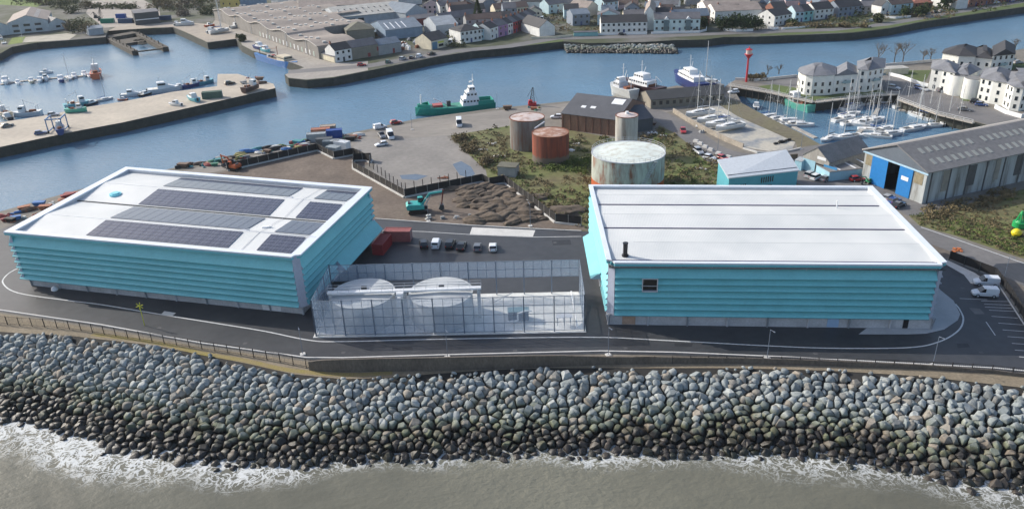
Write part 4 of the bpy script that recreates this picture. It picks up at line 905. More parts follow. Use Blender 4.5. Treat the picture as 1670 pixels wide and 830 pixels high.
# ================================================================ GENERIC GABLED BUILDING
WINM={}
def winmesh(w,h):
    k=(round(w,2),round(h,2))
    if k not in WINM:
        me=bpy.data.meshes.new('window'); mb=MB().b2(-w/2,w/2,-.06,.04,-h/2,h/2); me.from_pydata(mb.v,[],mb.f); me.materials.append(GLASS); WINM[k]=me
    return WINM[k]
def window(t,x,y,z,w=1.0,h=1.2,rz=0):
    o=bpy.data.objects.new('window',winmesh(w,h)); C.objects.link(o); o.parent=t; o.location=(x,y,z); o.rotation_euler=(0,0,rz); return o
WALLS={}
def wallm(nm):
    cols=dict(white=(.72,.72,.70),cream=(.68,.62,.48),paleblue=(.45,.60,.66),mauve=(.36,.20,.36),red=(.40,.05,.06),grey=(.32,.33,.34),slate=(.22,.26,.32),stone=(.24,.22,.18),yellow=(.52,.42,.14),pink=(.60,.45,.45),brick=(.27,.12,.08),tin=(.38,.42,.46),tinblue=(.22,.30,.40),darkgrey=(.09,.10,.11),brown=(.22,.13,.09),teal=(.25,.50,.50),darkred=(.20,.05,.05))
    return mat('wall_'+nm,cols[nm],.8,.10,.5)
def roofm(nm):
    cols=dict(apslate=(.20,.205,.225),slate=(.13,.13,.145),dark=(.045,.045,.05),brown=(.13,.09,.075),terracotta=(.30,.12,.08),grey=(.22,.215,.21),pale=(.42,.41,.38),tin=(.34,.37,.40),bluegrey=(.17,.21,.26),moss=(.14,.135,.10),brownpale=(.30,.25,.22))
    return mat('roof_'+nm,cols[nm],.75,.16,.35,world=True,detail=7)
def gable(name,label,cat,p0,p1,depth,h,rise,wall,roof,ridge='u',wins=0,storeys=1,door=True,chim=0,group=None,over=.3,z=0,gwins=0,hip=False,doorcol=None):
    """front base edge p0->p1 (left to right as seen from the sea), body goes back by depth"""
    p0=Vector(p0[:2]);p1=Vector(p1[:2]); L=(p1-p0).length; u=(p1-p0)/L; rz=math.atan2(u.y,u.x); t=thing(name,label,cat,(p0.x,p0.y,z),rz,group)
    W=wallm(wall) if isinstance(wall,str) else wall; Rf=roofm(roof) if isinstance(roof,str) else roof
    mb=MB(); mb.b2(0,L,0,depth,0,h)
    if hip: pass
    elif ridge=='u':
        for x in(0,L-.15): mb.add([(x,0,h),(x,depth,h),(x,depth/2,h+rise),(x+.15,0,h),(x+.15,depth,h),(x+.15,depth/2,h+rise)],[(0,1,2),(5,4,3),(0,3,4,1),(1,4,5,2),(2,5,3,0)])
    else:
        for y in(0,depth-.15): mb.add([(0,y,h),(L,y,h),(L/2,y,h+rise),(0,y+.15,h),(L,y+.15,h),(L/2,y+.15,h+rise)],[(2,1,0),(3,4,5),(0,1,4,3),(1,2,5,4),(2,0,3,5)])
    mb.build('wall',W,t)
    mb=MB(); th=.16
    if hip:
        k=min(L,depth)/2; e=over; a=[(-e,-e,h),(L+e,-e,h),(L+e,depth+e,h),(-e,depth+e,h)]
        r0,r1=((k,depth/2,h+rise),(L-k,depth/2,h+rise)) if L>depth else ((L/2,k,h+rise),(L/2,depth-k,h+rise))
        V=a+[r0,r1]+[(x,y,z_-.01) for x,y,z_ in a]
        mb.add(V,[(0,1,5,4),(1,2,5),(2,3,4,5),(3,0,4)] if L>depth else [(0,1,4),(1,2,5,4),(2,3,5),(3,0,4,5)]); mb.prism([(x,y) for x,y,_ in a],h-.1,h+.001)
    elif ridge=='u':
        k=rise/(depth/2)*over
        for s in(0,1):
            y0=-over if s==0 else depth+over; ym=depth/2
            lo=[(-over*.5,y0,h-k),(L+over*.5,y0,h-k),(L+over*.5,ym,h+rise),(-over*.5,ym,h+rise)]
            mb.hexa(lo,[(x,y,z_+th) for x,y,z_ in lo])
    else:
        k=rise/(L/2)*over
        for s in(0,1):
            x0=-over if s==0 else L+over; xm=L/2
            lo=[(x0,-over*.5,h-k),(xm,-over*.5,h+rise),(xm,depth+over*.5,h+rise),(x0,depth+over*.5,h-k)]
            mb.hexa(lo,[(x,y,z_+th) for x,y,z_ in lo])
    rf=mb.build('roof',Rf,t)
    for i in range(chim):
        x=[.6,L-.6,L/2][i] if ridge=='u' else L/2; y=depth/2 if ridge=='u' else [1,depth-1,depth/2][i]
        mb=MB(); mb.box(x,y,h+rise+.3,.6,.9,1.5); mb.cyl(x,y-.2,h+rise+1.05,h+rise+1.35,.14,6); mb.cyl(x,y+.2,h+rise+1.05,h+rise+1.35,.14,6); mb.build('chimney',W if i%2 else wallm('brick'),rf)
    if wins:
        sh=h/storeys
        for s in range(storeys):
            for i in range(wins):
                x=L*(i+.5)/wins
                if door and s==0 and i==wins//2: continue
                window(t,x,0,sh*(s+.58),min(1.1,L/wins*.5),min(1.25,sh*.45))
        if door: mb=MB(); x=L*(wins//2+.5)/wins; mb.b2(x-.5,x+.5,-.07,.05,.05,2.1); mb.build('door',doorcol or paint('door_blue',(.05,.08,.2)),t)
    for s in range(gwins): # windows in the left gable wall
        window(t,0,depth*(.3+.4*(s%2)),(1.5+2.7*(s//2)) if h>4 else 1.5,.9,1.1,-math.pi/2)
    return t,L
def G(name,label,cat,x0,y0,x1,y1,*a,**k): return gable(name,label,cat,at(x0,y0),at(x1,y1),*a,**k)
# big shed on the right: built in its own frame from corners
def big_shed():
    F0=at(1404,293); F1=at(1503,333); p0=F0.xy;p1=F1.xy; u=(p1-p0); L=u.length; u/=L; v=Vector((-u.y,u.x)); rz=math.atan2(u.y,u.x); D=85; h=8.2; rise=4.0
    t=thing('warehouse','great weathered warehouse with slate gable end and open blue sliding doors','warehouse',(p0.x,p0.y,0),rz)
    W=streaked('shed_concrete',(.44,.47,.48),(.36,.38,.38),(.16,.15,.13),.45,(1,1,.15))
    mb=MB(); mb.b2(0,L,D-.3,D,0,h); mb.b2(0,.3,0,D-.31,0,h); mb.b2(L-.3,L,0,D-.31,0,h); mb.b2(.31,.14*L,0,.3,0,h); mb.b2(.80*L,L-.31,0,.3,0,h); mb.b2(.14*L+.01,.80*L-.01,.005,.3,h-.9,h); mb.build('wall',W,t)
    MB().b2(.31,L-.31,.4,D-.4,.0,.06).build('floor',DARK,t); MB().b2(.31,L-.31,30,30.3,.07,h).build('partition',DARK,t)
    SL=mat('slate_blue_cladding',(.11,.135,.17),.7,.08,.5)
    mb=MB(); mb.add([(0-.4,-.12,h-.5),(L+.4,-.12,h-.5),(L/2,-.12,h+rise),(-.4,.25,h-.5),(L+.4,.25,h-.5),(L/2,.25,h+rise)],[(0,1,2),(5,4,3),(0,3,4,1),(1,4,5,2),(2,5,3,0)]); mb.build('gable_cladding',SL,t)
    mb=MB(); mb.b2(-.4,L+.4,-.22,-.12,h-.75,h-.35); mb.build('fascia_band',paint('pale_blue_band',(.40,.58,.72)),t)
    BL=paint('bright_blue_door',(.02,.19,.50)); 
    MB().b2(.14*L,.40*L,-.14,-.02,.1,h-.8).build('sliding_door',BL,t); MB().b2(.59*L,.80*L,-.2,-.04,.1,h-.8).build('sliding_door',BL,t)
    MB().b2(.64*L,.75*L,-.26,-.21,4.2,5.2).build('notice',WHITE,t)
    for x in (1.9,L-2.2): 
        mb=MB(); mb.b2(x-1.3,x+1.3,-.06,.02,4.5,7.2); mb.build('window',mat('dirty_glass',(.28,.24,.16),.5,.2,1),t)
    RF=mat('fibre_roof',(.235,.225,.22),.85,.14,.12,col2=(.165,.16,.16),world=True,detail=8,stretch=(1,1,1)); SK=mat('skylight_sheet',(.37,.37,.33),.5,.08,1)
    roofs=MB(); th=.2
    for s in(0,1):
        x0=-.5 if s==0 else L+.5; z0=h-.2; lo=[(x0,-.5,z0),(L/2,-.5,h+rise),(L/2,D+.5,h+rise),(x0,D+.5,z0)]; roofs.hexa(lo,[(x,y,z+th) for x,y,z in lo])
    rf=roofs.build('roof',RF,t)
    for s in (1,):
        for (f0,f1) in ((.24,.42),(.62,.80)):
            for k in range(33):
                y=3.6+k*2.35
                if (k*7+int(f0*10))%11==3: continue
                pts=[]
                for f in(f0,f1): 
                    x=L/2+(L/2+.5)*f; z=h+rise+th-(rise+.2)*f+.03; pts.append((x,z))
                mb=MB(); lo=[(pts[0][0],y,pts[0][1]),(pts[1][0],y,pts[1][1]),(pts[1][0],y+1.1,pts[1][1]),(pts[0][0],y+1.1,pts[0][1])]; mb.hexa(lo,[(a,b,c+.04) for a,b,c in lo]); mb.build('skylight',SK,t)
    mb=MB(); mb.b2(-.75,L/2*0-.2,-.5,D,h-.15,h+.1); mb.build('gutter',paint('cream_gutter',(.55,.50,.43)),t)
    for k in range(14): 
        y=1.5+k*6.2; mb=MB(); mb.b2(L,L+.18,y-.16,y+.16,0,h-.3); mb.build('pier',mat('dark_streak',(.12,.12,.12),.8),t)
    rr=random.Random(3)
    for k in range(9): y=6+k*8.5+rr.uniform(-1,1); mb=MB(); mb.b2(L+.005,L+.07,y,y+rr.uniform(1.6,2.8),2.2,h-.6); mb.build('boarded_window',mat('board',(.10,.10,.10) if k%2 else (.33,.33,.30),.8) if k%2 else mat('board_pale',(.30,.28,.24),.8),t)
big_shed()
# tin shed beside it
t,L=G('workshop','grey corrugated gable shed with pale blue front and one dark doorway','workshop',1307,276,1349,289.5,17,4.2,3.0,mat('tin_grey_cream',(.36,.34,.31),.8,.15,.4,stretch=(4,4,.3)),'grey',ridge='v',over=.3)
PB=paint('pale_blue_metal',(.33,.55,.66)); BB=paint('mid_blue_metal',(.05,.25,.50))
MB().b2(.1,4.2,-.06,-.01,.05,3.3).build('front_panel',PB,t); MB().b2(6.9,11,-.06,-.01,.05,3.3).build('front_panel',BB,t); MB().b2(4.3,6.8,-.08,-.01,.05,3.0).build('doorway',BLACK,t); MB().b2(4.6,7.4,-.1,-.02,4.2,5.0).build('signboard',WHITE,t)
t,L=G('lean_to','pale blue flat roofed lean-to store with white roof strips','store',1351,296,1404,290,8,2.5,.01,PB,'grey',ridge='u',over=.1)
for k in range(3): MB().b2(3+k*4.5,3.5+k*4.5,.3,9,2.72,2.78).build('roof_strip',WHITE,t)
c=at(1296,275); t,L=G('cabin','small pale blue cabin at the corner of the tin shed','cabin',1295,276,1306,279,4,2.6,.4,PB,'tin',over=.1)
# turquoise annex
def annex():
    a,b,c,d=[at(x,y,6.2).xy for x,y in((1171,275),(1230,262),(1302,279),(1190,301))]
    # order: left end, back top, right end, front corner
    t=thing('turquoise_annex','small turquoise building with tilted white roof behind the plain roofed building','building',(0,0,0))
    p0=at(1171,272,6.0).xy;p1=at(1189,292,6.0).xy;p2=at(1301,283,4.6).xy; p3=p0+(p2-p1)
    T1=mat('annex_turquoise',(.12,.42,.50),.5,.05,.4,world=True)
    P_=[p1,p2,p3,p0]; zz=[6.0,5.2,7.6,7.6]
    MB().hexa([(*p,0) for p in P_],[(*p,z) for p,z in zip(P_,zz)]).build('wall',T1,t)
    ctr=sum(P_,Vector((0,0)))/4; Q=[p+(p-ctr).normalized()*.35 for p in P_]
    MB().hexa([(*p,z+.02) for p,z in zip(Q,zz)],[(*p,z+.3) for p,z in zip(Q,zz)]).build('roof',paint('annex_roof',(.62,.65,.68)),t)
    u=(p2-p1).normalized(); rz=math.atan2(u.y,u.x)
    mb=MB(); a=p1.lerp(p0,.12); b=p2.lerp(p3,.12); mb.tube((*a,6.52),(*b,5.78),.16,4); mb.build('gutter',DARK,t)
    for k in range(6): q=p1+u*(9.5+k*.65); window(t,q.x,q.y,4.3,.3,1.5,rz)
    for k in range(3): q=p1+u*(3.6+k*.6); window(t,q.x,q.y,3.3,.3,1.5,rz)
    for k in range(4): q=p1+u*(10.6+k*.6); window(t,q.x,q.y,2.2,.4,1.2,rz)
annex()
# quay warehouse
t,L=G('warehouse','dark grey roofed brick warehouse on the quay beside the silo','warehouse',916,211,1006,223,23,5.4,3.8,mat('rusty_brick',(.26,.15,.11),.85,.2,.5,col2=(.15,.10,.08),stretch=(1,1,.25)),mat('quay_shed_roof',(.095,.10,.115),.8,.12,.2,world=True),over=.4)
BR=mat('brick_pier',(.17,.09,.07),.85)
for k in range(8): MB().b2(.3+k*(L-.8)/7,.6+k*(L-.8)/7,-.15,-.005,0,5.3).build('pier',BR,t)
for x,y,a,b in ((5,6.2,1.6,1.2),(8.2,6.0,1.8,1.2),(14,2.4,4.0,3.0)):
    f=lambda yy:5.4+.16+3.8*(11.5-abs(yy-11.5))/11.5+.03; 
    y_=10-y if y<9 else y; lo=[(x,y_,f(y_)),(x+a,y_,f(y_)),(x+a,y_+b,f(y_+b)),(x,y_+b,f(y_+b))]
    MB().hexa(lo,[(p,q,r+.05) for p,q,r in lo]).build('skylight',WHITE,t)
t,L=G('warehouse','low dark lean-to wing at the silo end of the quay warehouse','warehouse',1010,220,1064,212,14,4.0,2.6,'darkgrey',mat('quay_shed_roof',(0,0,0)),over=.3)
G('sail_loft','long low dark roofed store beside the laid up yachts','store',1061,178,1180,168,11,3.2,1.9,'stone',mat('store_roof',(.055,.058,.062),.8,.15,.3,world=True),wins=11,door=False)
G('hut','small pale flat roofed hut by the hoarding corner','hut',812,288,841,290,3.6,2.9,.1,'grey','moss',over=.35)
G('pump_house','brown flat box store behind the sail loft','store',1174,150,1180,149,3,2.2,.2,'stone','grey')
# ================================================================ FAR BANK
def sheds_left():
    for (x0,y0,x1,y1,lb,h,rs) in ((-28,63,17,57,'left gable of three joined pale sheds on the harbour at far left',5.5,4),(17,57,82,51,'middle and widest gable of three joined pale sheds, with two rows of windows',6.5,3.5),(82,51,111,47,'right and lowest gable of three joined pale sheds by the harbour',4.2,2.6)):
        t,L=G('industrial_shed',lb,'shed',x0,y0,x1,y1,42,h,rs,mat('pale_shed_wall',(.50,.55,.57),.8,.12,.3),'brownpale' if h>5 else 'grey',ridge='v',over=.3)
        n=8
        for k in range(n):
            for f0 in ((.35,.55) ,):
                x=[L/2+L/2*f for f in f0]; z=[h+rs*(1-f)+.2 for f in f0]; y=4+k*4.4; lo=[(x[0],y,z[0]),(x[1],y,z[1]),(x[1],y+1.3,z[1]),(x[0],y+1.3,z[0])]
                MB().hexa(lo,[(a,b,c+.05) for a,b,c in lo]).build('skylight',mat('roof_sheet_clear',(.60,.61,.60),.5),t)
        if 6<h:
            for s in(1.6,4.6):
                for k in(0,1,2): window(t,L*(.18+.28*k),0,s,3.4,1.3)
        elif h<5: window(t,L*.5,0,2,2.5,1.2)
sheds_left()
def wavy():
    p0=at(521,97).xy; p1=at(351,33).xy   # front corner -> far corner
    u=(p1-p0); L=u.length; u/=L; v=Vector((u.y,-u.x)); 
    if v.y<0: v=-v
    t=thing('wharf_warehouse','long grey warehouse with rippling roof edge and rows of small rooflights along the quay','warehouse',(0,0,0))
    H=7.0; W=mat('wharf_wall',(.27,.255,.24),.85,.18,.2,col2=(.19,.18,.17),world=True,detail=8); RF=mat('wharf_roof',(.34,.29,.25),.85,.15,.08,col2=(.22,.19,.17),world=True,detail=8)
    n=120; sh=lambda s: H+.9*math.sin(s*2*math.pi/34-.6)+(0 if s>38 else -.6)
    def D(s): return 20 if s<40 else (44 if s<76 else 58)
    mb=MB(); mr=MB()
    for i in range(n):
        s0,s1=L*i/n,L*(i+1)/n; a=p0+u*s0;b=p0+u*s1; d=D((s0+s1)/2); a2=a+v*d;b2=b+v*d
        mb.hexa([(*a,0),(*b,0),(*b2,0),(*a2,0)],[(*a,sh(s0)-.1),(*b,sh(s1)-.1),(*b2,sh(s1)-.1),(*a2,sh(s0)-.1)])
        a=a-v*.5;b=b-v*.5
        mr.hexa([(*a,sh(s0)-.1),(*b,sh(s1)-.1),(*b2,sh(s1)-.1),(*a2,sh(s0)-.1)],[(*a,sh(s0)+.2),(*b,sh(s1)+.2),(*b2,sh(s1)+.2),(*a2,sh(s0)+.2)])
    mb.build('wall',W,t); mr.build('roof',RF,t)
    SK=paint('rooflight_white',(.62,.60,.55)); cnt=0
    for k in range(22):
        s=4+k*7.6
        if s>L-3: break
        for j in range(int(D(s)//11)):
            if cnt>=96: break
            q=p0+u*(s+(j%2)*2.5)+v*(5+j*10.5); 
            if D(s+3)<D(s)+1 and 5+j*10.5<D(s)-2: MB().box(q.x,q.y,sh(s)+.45,1.6,1.6,.6,.3).build('rooflight',SK,t); cnt+=1
    mb=MB(); c=[]
    for i in range(n): s0,s1=L*i/n,L*(i+1)/n; a=p0+u*s0-v*.6;b=p0+u*s1-v*.6; mb.tube((*a,sh(s0)+.15),(*b,sh(s1)+.15),.16,4)
    mb.build('eaves',mat('eave_pale',(.62,.58,.52),.7),t)
    for k in range(6):
        q=p0+u*(14+k*27)-v*.3; mb=MB(); mb.tube((*q,0),(*q,sh(14+k*27)),.12,6); mb.build('downpipe',WHITE,t)
    for k in range(16):
        q=p0+u*(6+k*5)-v*.03; MB().box(q.x,q.y,1.7,1.1,.1,2.3,math.atan2(u.y,u.x)).build('door',WHITE if k%3 else paint('pale_green',(.45,.55,.5)),t)
wavy()
t,L=G('warehouse','wide pale grey roofed warehouse with dark vents in the middle of the far quay','warehouse',552,47,665,35,38,6,3.4,'tin','pale',over=.6)
for k in range(20):
    x=4+k%10*3.6; j=k//10; y=5+j*7; z=6+3.4*(y/19)+.25; MB().box(x,y,z,.5,2.6,.3).build('vent',DARK,t)
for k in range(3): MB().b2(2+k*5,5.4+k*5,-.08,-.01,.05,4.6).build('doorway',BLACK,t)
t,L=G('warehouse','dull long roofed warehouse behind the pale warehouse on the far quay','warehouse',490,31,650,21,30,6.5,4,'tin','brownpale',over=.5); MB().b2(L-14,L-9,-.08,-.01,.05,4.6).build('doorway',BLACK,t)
G('warehouse','long dim roofed warehouse at the very top edge above the quay','warehouse',520,10,700,2,26,6,4,'darkgrey','bluegrey')
G('warehouse','grey stone hipped store with ivy behind the white quay house','store',567,70,612,66,16,6,3,'stone','moss',hip=True,over=.4)
t,L=G('warehouse','dark store with long white roof strips beside the hipped store','store',630,66,690,59,26,5,3,'tinblue','bluegrey',over=.4)
for k in range(4):
    x=2+k*3.2; lo=[(x,1,5+3*1/13+.2),(x+.6,1,5+3*1/13+.2),(x+.6,9,5+3*9/13+.2),(x,9,5+3*9/13+.2)]; MB().hexa(lo,[(a,b,c+.05) for a,b,c in lo]).build('roof_strip',WHITE,t)
t,L=G('quay_house','white two storey house with slate roof at the end of the stone store','house',548,103,575,98,9,5.4,2.6,'white','dark',over=.15,wins=3,storeys=2,chim=1,doorcol=DARK,gwins=2)
t,L=G('stone_store','long brown stone store with slate roof joined to the white quay house','store',575.5,98,618,91,9,5.4,2.6,'stone','slate',over=.1)
for k in(0,1): MB().b2(8+k*5,9.4+k*5,-.1,-.01,2.3 if k else .2,4.2 if k else 2.0).build('shutter',paint('dull_red_door',(.25,.04,.04)),t)
t,L=G('stone_store','lower pale rendered store with red door at the right of the stone store','store',618.5,91,655,85,9,4.6,2.2,'grey','bluegrey',over=.1)
MB().b2(7.5,8.6,-.1,-.01,.05,2.3).build('door',paint('dull_red_door',(0,0,0)),t)
t,L=G('yard_wall_store','small pale outhouse between the long warehouse and the white quay house','outhouse',523,96,546,103,4,2.8,.8,'cream','slate')
t,L=G('chandlery','cream gabled shop with blue doors and yellow sign across the river','shop',704,82,731,76,12,4.2,3.0,'cream','dark',over=.15)
MB().b2(.6,3.8,-.1,-.01,.05,3.4).build('door',paint('petrol_door',(.10,.22,.32)),t); MB().b2(4.5,8.2,-.12,-.01,2.5,3.3).build('sign',paint('sign_yellow',(.62,.60,.08)),t); window(t,6.3,0,1.4,3,1.2)
G('tin_shed','big blue grey tin barn with gable end behind the chandlery','shed',663,40,698,34,24,6,4,'tin','bluegrey',ridge='v')
G('tin_shed','curved pale corrugated shed beside the chandlery','shed',712,62,748,58,20,6,3.2,'tin','tin',over=.2)
G('dark_shed','low dark timber shed in the scrap yard behind the quay stores','shed',672,44,712,40,10,4,1.5,'darkred','slate')
G('yellow_house','mustard yellow building at the top edge above the long warehouse','building',360,12,392,13,14,8,2,'yellow','slate',wins=3,storeys=2,door=False)
G('dark_store','dark blue building next to the mustard yellow building','building',393,13,436,10,14,6,1,'tinblue','dark')
t,L=G('blue_fronted_store','grey roofed store with blue and white front behind the rippling warehouse','store',444,15,482,13,16,5,4,'white','bluegrey',ridge='v')
t,L=G('dark_store','dark grey box warehouse by the timber jetty','warehouse',222,42,262,38,16,7,.3,mat('charcoal_cladding',(.075,.08,.085),.7,.1,.4),'slate'); MB().b2(.3,L-.3,-.1,-.01,2.8,3.3).build('stripe',WHITE,t)
G('grey_cabin','small grey shed with pale roof on the jetty bank','shed',146,59,170,56,8,3.6,1.2,'tin','tin')
# corner pub and terrace up the street
G('corner_house','white corner house with bay windows at the street corner across the river','house',752,72,786,67,12,6,2.4,'white','dark',wins=5,storeys=2,chim=1,hip=True)
G('terrace_house','pale blue terrace house with slate roof next to the white corner house','house',784,66,799,64,10,5.6,2.4,'paleblue','dark',wins=3,storeys=2)
sq=[(800,66),(813,61.5),(829,57.5),(837,55),(844.5,52.8),(852,50.5),(858,48),(864,45),(870,42),(875.5,39)]
cs=[('white','white terrace house with rooflights at the river end of the coloured terrace'),('mauve','mauve terrace house between two white houses'),('white','narrow white terrace house between the mauve and the red houses'),('red','red terrace house beside the narrow white house'),('darkred','dark red terrace house in the middle of the coloured terrace'),('grey','first grey terrace house above the red ones'),('paleblue','pale blue grey terrace house high in the street'),('slate','slate blue terrace house high in the street'),('grey','last grey terrace house at the top of the street')]
for k,(c_,lb) in enumerate(cs): G('terrace_house',lb,'house',*sq[k],*sq[k+1],9,5.6,2.4,c_,'slate' if k%2 else 'dark',wins=2,storeys=2,over=.02,chim=1)
G('gable_house','white gabled house with black roof facing the river by the verge','house',880,61,905,58,22,4.6,3.4,'white','dark',ridge='v',over=.2,wins=0,gwins=0)
G('pale_lilac_house','lilac flat fronted house behind the white gabled house','house',934,43,962,41,12,6,2,'slate','bluegrey',wins=3,storeys=2)
G('green_shed','low green board fence shed left of the long white terrace','shed',936,60,975,59,3,2,.3,'teal','slate')
t,L=G('white_terrace','long two storey white terrace with dark roof and white garden wall on the river','terrace',980,56,1055,54,10,5.6,3.0,'white','dark',wins=9,storeys=2,over=.2,chim=2)
t,L=G('white_terrace','tall gabled white wing at the corner of the pale turquoise apartment row','terrace',1050,50,1066,50,30,9.0,3.4,'white','brownpale',ridge='v',over=.2)
t,L=G('white_terrace','pale turquoise white apartment row with two stair gables','terrace',1066,53,1141,52,10,6.4,2.6,mat('wall_pale_turq',(.58,.70,.70),.8,.06),'slate',wins=8,storeys=2,over=.2)
for xx in(.27,.74):
    mb=MB(); mb.hexa([(L*xx-1.3,-1.2,0),(L*xx+1.3,-1.2,0),(L*xx+1.3,-.01,0),(L*xx-1.3,-.01,0)],[(L*xx-1.3,-1.2,3),(L*xx+1.3,-1.2,3),(L*xx+1.3,-.01,6),(L*xx-1.3,-.01,6)]); mb.build('stair',mat('stair_dark',(.12,.17,.18),.7),t)
    mb=MB(); mb.hexa([(L*xx-1.4,-.3,6.2),(L*xx+1.4,-.3,6.2),(L*xx,-.3,7.6)],[(L*xx-1.4,3,6.2),(L*xx+1.4,3,6.2),(L*xx,3,7.6)]); mb.build('dormer',WHITE,t)
def lowwall(label,px,h=1.0,m_=None,cat='wall'): wall_run('garden_wall',label,cat,px,h,.35,m_ or WHITE)
lowwall('white garden wall in front of the long white terrace',[(975,58),(1055,56.5)]); lowwall('white garden wall with piers in front of the turquoise white apartments',[(1062,56),(1140,54),(1152,51),(1152,46)],1.1)
lowwall('white garden wall below the dark evergreen trees',[(1179,50),(1200,52.5),(1228,51.5)],1.3); lowwall('cream wall by the white gabled house',[(866,64),(905,63),(934,60)],1.1,wallm('cream'))
lowwall('broken white garden wall in front of the semi-detached houses',[(1275,48.5),(1300,47),(1330,44),(1357,42)],.9); lowwall('long white garden wall right of the semi-detached houses',[(1410,23),(1435,29),(1460,31),(1485,29)],1.0)
lowwall('white kerb wall at the end of the river road houses',[(1252,47),(1262,49),(1269,48)],1.2)
lowwall('short white wall in front of the lawn by the river',[(1412,36),(1427,34)],1.1)
# riverside semi-detached houses on the right
G('river_house','cream white gabled house with dark roof beside the evergreen trees','house',1262,44,1290,39,11,5.2,2.8,'white','dark',wins=4,storeys=2,over=.2,gwins=4)
G('river_house','small white gabled house behind the cream riverside house','house',1231,28,1253,26,10,4.2,2.2,'white','dark',wins=3)
G('river_house','blue and white semi-detached house facing the river, first of the row','house',1296,37,1310,36,10,5.2,2.8,'paleblue','slate',wins=2,storeys=2,over=.1)
G('river_house','turquoise front semi-detached house beside the blue and white one','house',1310,36,1325,34,10,5.2,2.8,'teal','dark',wins=2,storeys=2,over=.1,chim=1)
G('river_house','white semi-detached house with dormers and navy ground floor','house',1328,33,1358,30,10,5.2,3.0,'white','dark',wins=4,storeys=2,over=.2,chim=1)
G('river_house','wide blue white semi-detached house with dark roof at the bend','house',1366,29,1405,25,10,5.2,3.0,'slate','dark',wins=5,storeys=2,over=.2,chim=1)
G('river_house','pale low bungalow behind the lawn','house',1403,21,1437,20,11,3.2,2.0,'grey','slate',wins=4,over=.3)
G('river_house','small white gabled house beside the blue bay house','house',1436,25,1450,24,9,4.8,2.6,'white','dark',ridge='v',wins=2)
G('river_house','white house with bright blue bay and brown roof','house',1452,25,1487,21,10,5.4,2.8,'paleblue','brown',wins=3,storeys=2,chim=1)
G('river_house','orange tiled low house among trees on the right bank','house',1488,16,1520,14,12,3.4,2.4,'brick','terracotta',hip=True,wins=3)
G('river_house','white gabled house with one round window on the right bank road','house',1558,16,1577,14,18,4.8,3.2,'white','brown',ridge='v')
for k in range(5): G('river_house','brick terrace house of the red row at the far right bank','house',1579+k*17,12-k*2.3,1595+k*17,9.8-k*2.3,10,5.4,2.6,'brick','brown',wins=2,storeys=2,over=.05,chim=1,group='red brick row at the far right bank')
# large white estate houses mid
for k,(x,y) in enumerate(((1150,32),(1163,36))): G('estate_house',('upper' if k==0 else 'lower')+' of two long white estate blocks with brown roofs left of the evergreens','house',x-14,y-8+k*2,x+2,y+2,26,6,3,'white','brownpale',ridge='v',wins=3,storeys=2)
G('estate_house','white mid town house with pale roof above the river terrace','house',958,28,975,24,14,5,3,'cream','brownpale',ridge='v')
G('estate_house','pale blue town house above the lilac house','house',985,20,1008,17,10,5.4,2.8,'paleblue','dark',wins=3,storeys=2)
G('estate_house','white town house with dark roof near the street top','house',895,24,925,20,10,5.4,2.8,'paleblue','slate',wins=3,storeys=2,chim=1)
G('parish_cottages','long cream row with dark square windows behind the graveyard','cottages',808,27,862,22,9,4,2.6,'cream','brown',wins=12,storeys=1,door=False)
G('chapel','dark roofed chapel with pale gable beside the long cream row','chapel',785,22,812,20,16,5,4,'slate','slate',ridge='v')
# ---- filler rows of town houses
rng=random.Random(21)
occupied=[]
for o in bpy.data.objects:
    if o.type=='EMPTY' and o.location.y>330: occupied.append((o.location.x,o.location.y))
wc=['white','white','cream','grey','paleblue','slate','pink','white','brick']; rc=['slate','dark','brown','slate','bluegrey','dark']
LMK=[(-999,'the far quay warehouses'),(700,'the cream shop'),(750,'the corner house'),(800,'the coloured terrace'),(875,'the white gabled house'),(925,'the lilac house'),(980,'the long white terrace'),(1060,'the turquoise apartment row'),(1150,'the riverside evergreens'),(1240,'the cream riverside house'),(1295,'the semi-detached river houses'),(1370,'the blue white house at the bend'),(1440,'the blue bay house'),(1500,'the orange tiled house'),(1560,'the brick row')]
cnt=0
def proj(x,y,z=0):
    v=np.array([x,y,z-HC]); k=FPX/v.dot(_fw); return 835+k*v.dot(_R),415-k*v.dot(_U)
def row(x0,y0,x1,y1,n,wd=8.5,prob=.92,minpx=None,xr=None):
    global cnt
    a=at(x0,y0).xy;b=at(x1,y1).xy; L=(b-a).length; u=(b-a)/L; v=Vector((-u.y,u.x)); n=int(L/(wd*2+3)) if n is None else n
    for i in range(n):
        s=L*i/n
        if rng.random()>prob: continue
        p=a+u*s; w1=rng.choice((wd,wd*1.9,wd*1.4)); q=p+u*w1; c=p+u*w1/2+v*4
        if any((c.x-x)**2+(c.y-y)**2<(8.5 if w1<10 else 10.5)**2 for x,y in occupied): continue
        px,py=proj(c.x,c.y,4)
        if px<-30 or px>1700 or py<-28: continue
        occupied.append((c.x,c.y)); cnt+=1
        w_=rng.choice(wc); r_=rng.choice(rc); tw=w1>10
        lm=[n_ for x_,n_ in LMK if px>=x_][-1]; dp='just behind' if py>22 else ('further back behind' if py>8 else 'far behind')
        gable('town_house',f'{w_} town house with {r_} roof {dp} {lm}','house',p,q,rng.uniform(8,9.5),rng.choice((4.8,5.2,5.4,3.2)),rng.uniform(2.2,3),w_,r_,ridge=rng.choice('uuuv'),wins=(4 if tw else 2) if py>8 else 0,storeys=2 if py>8 else 1,chim=1 if rng.random()<.6 else 0,group='houses of the town across the river',over=.2)
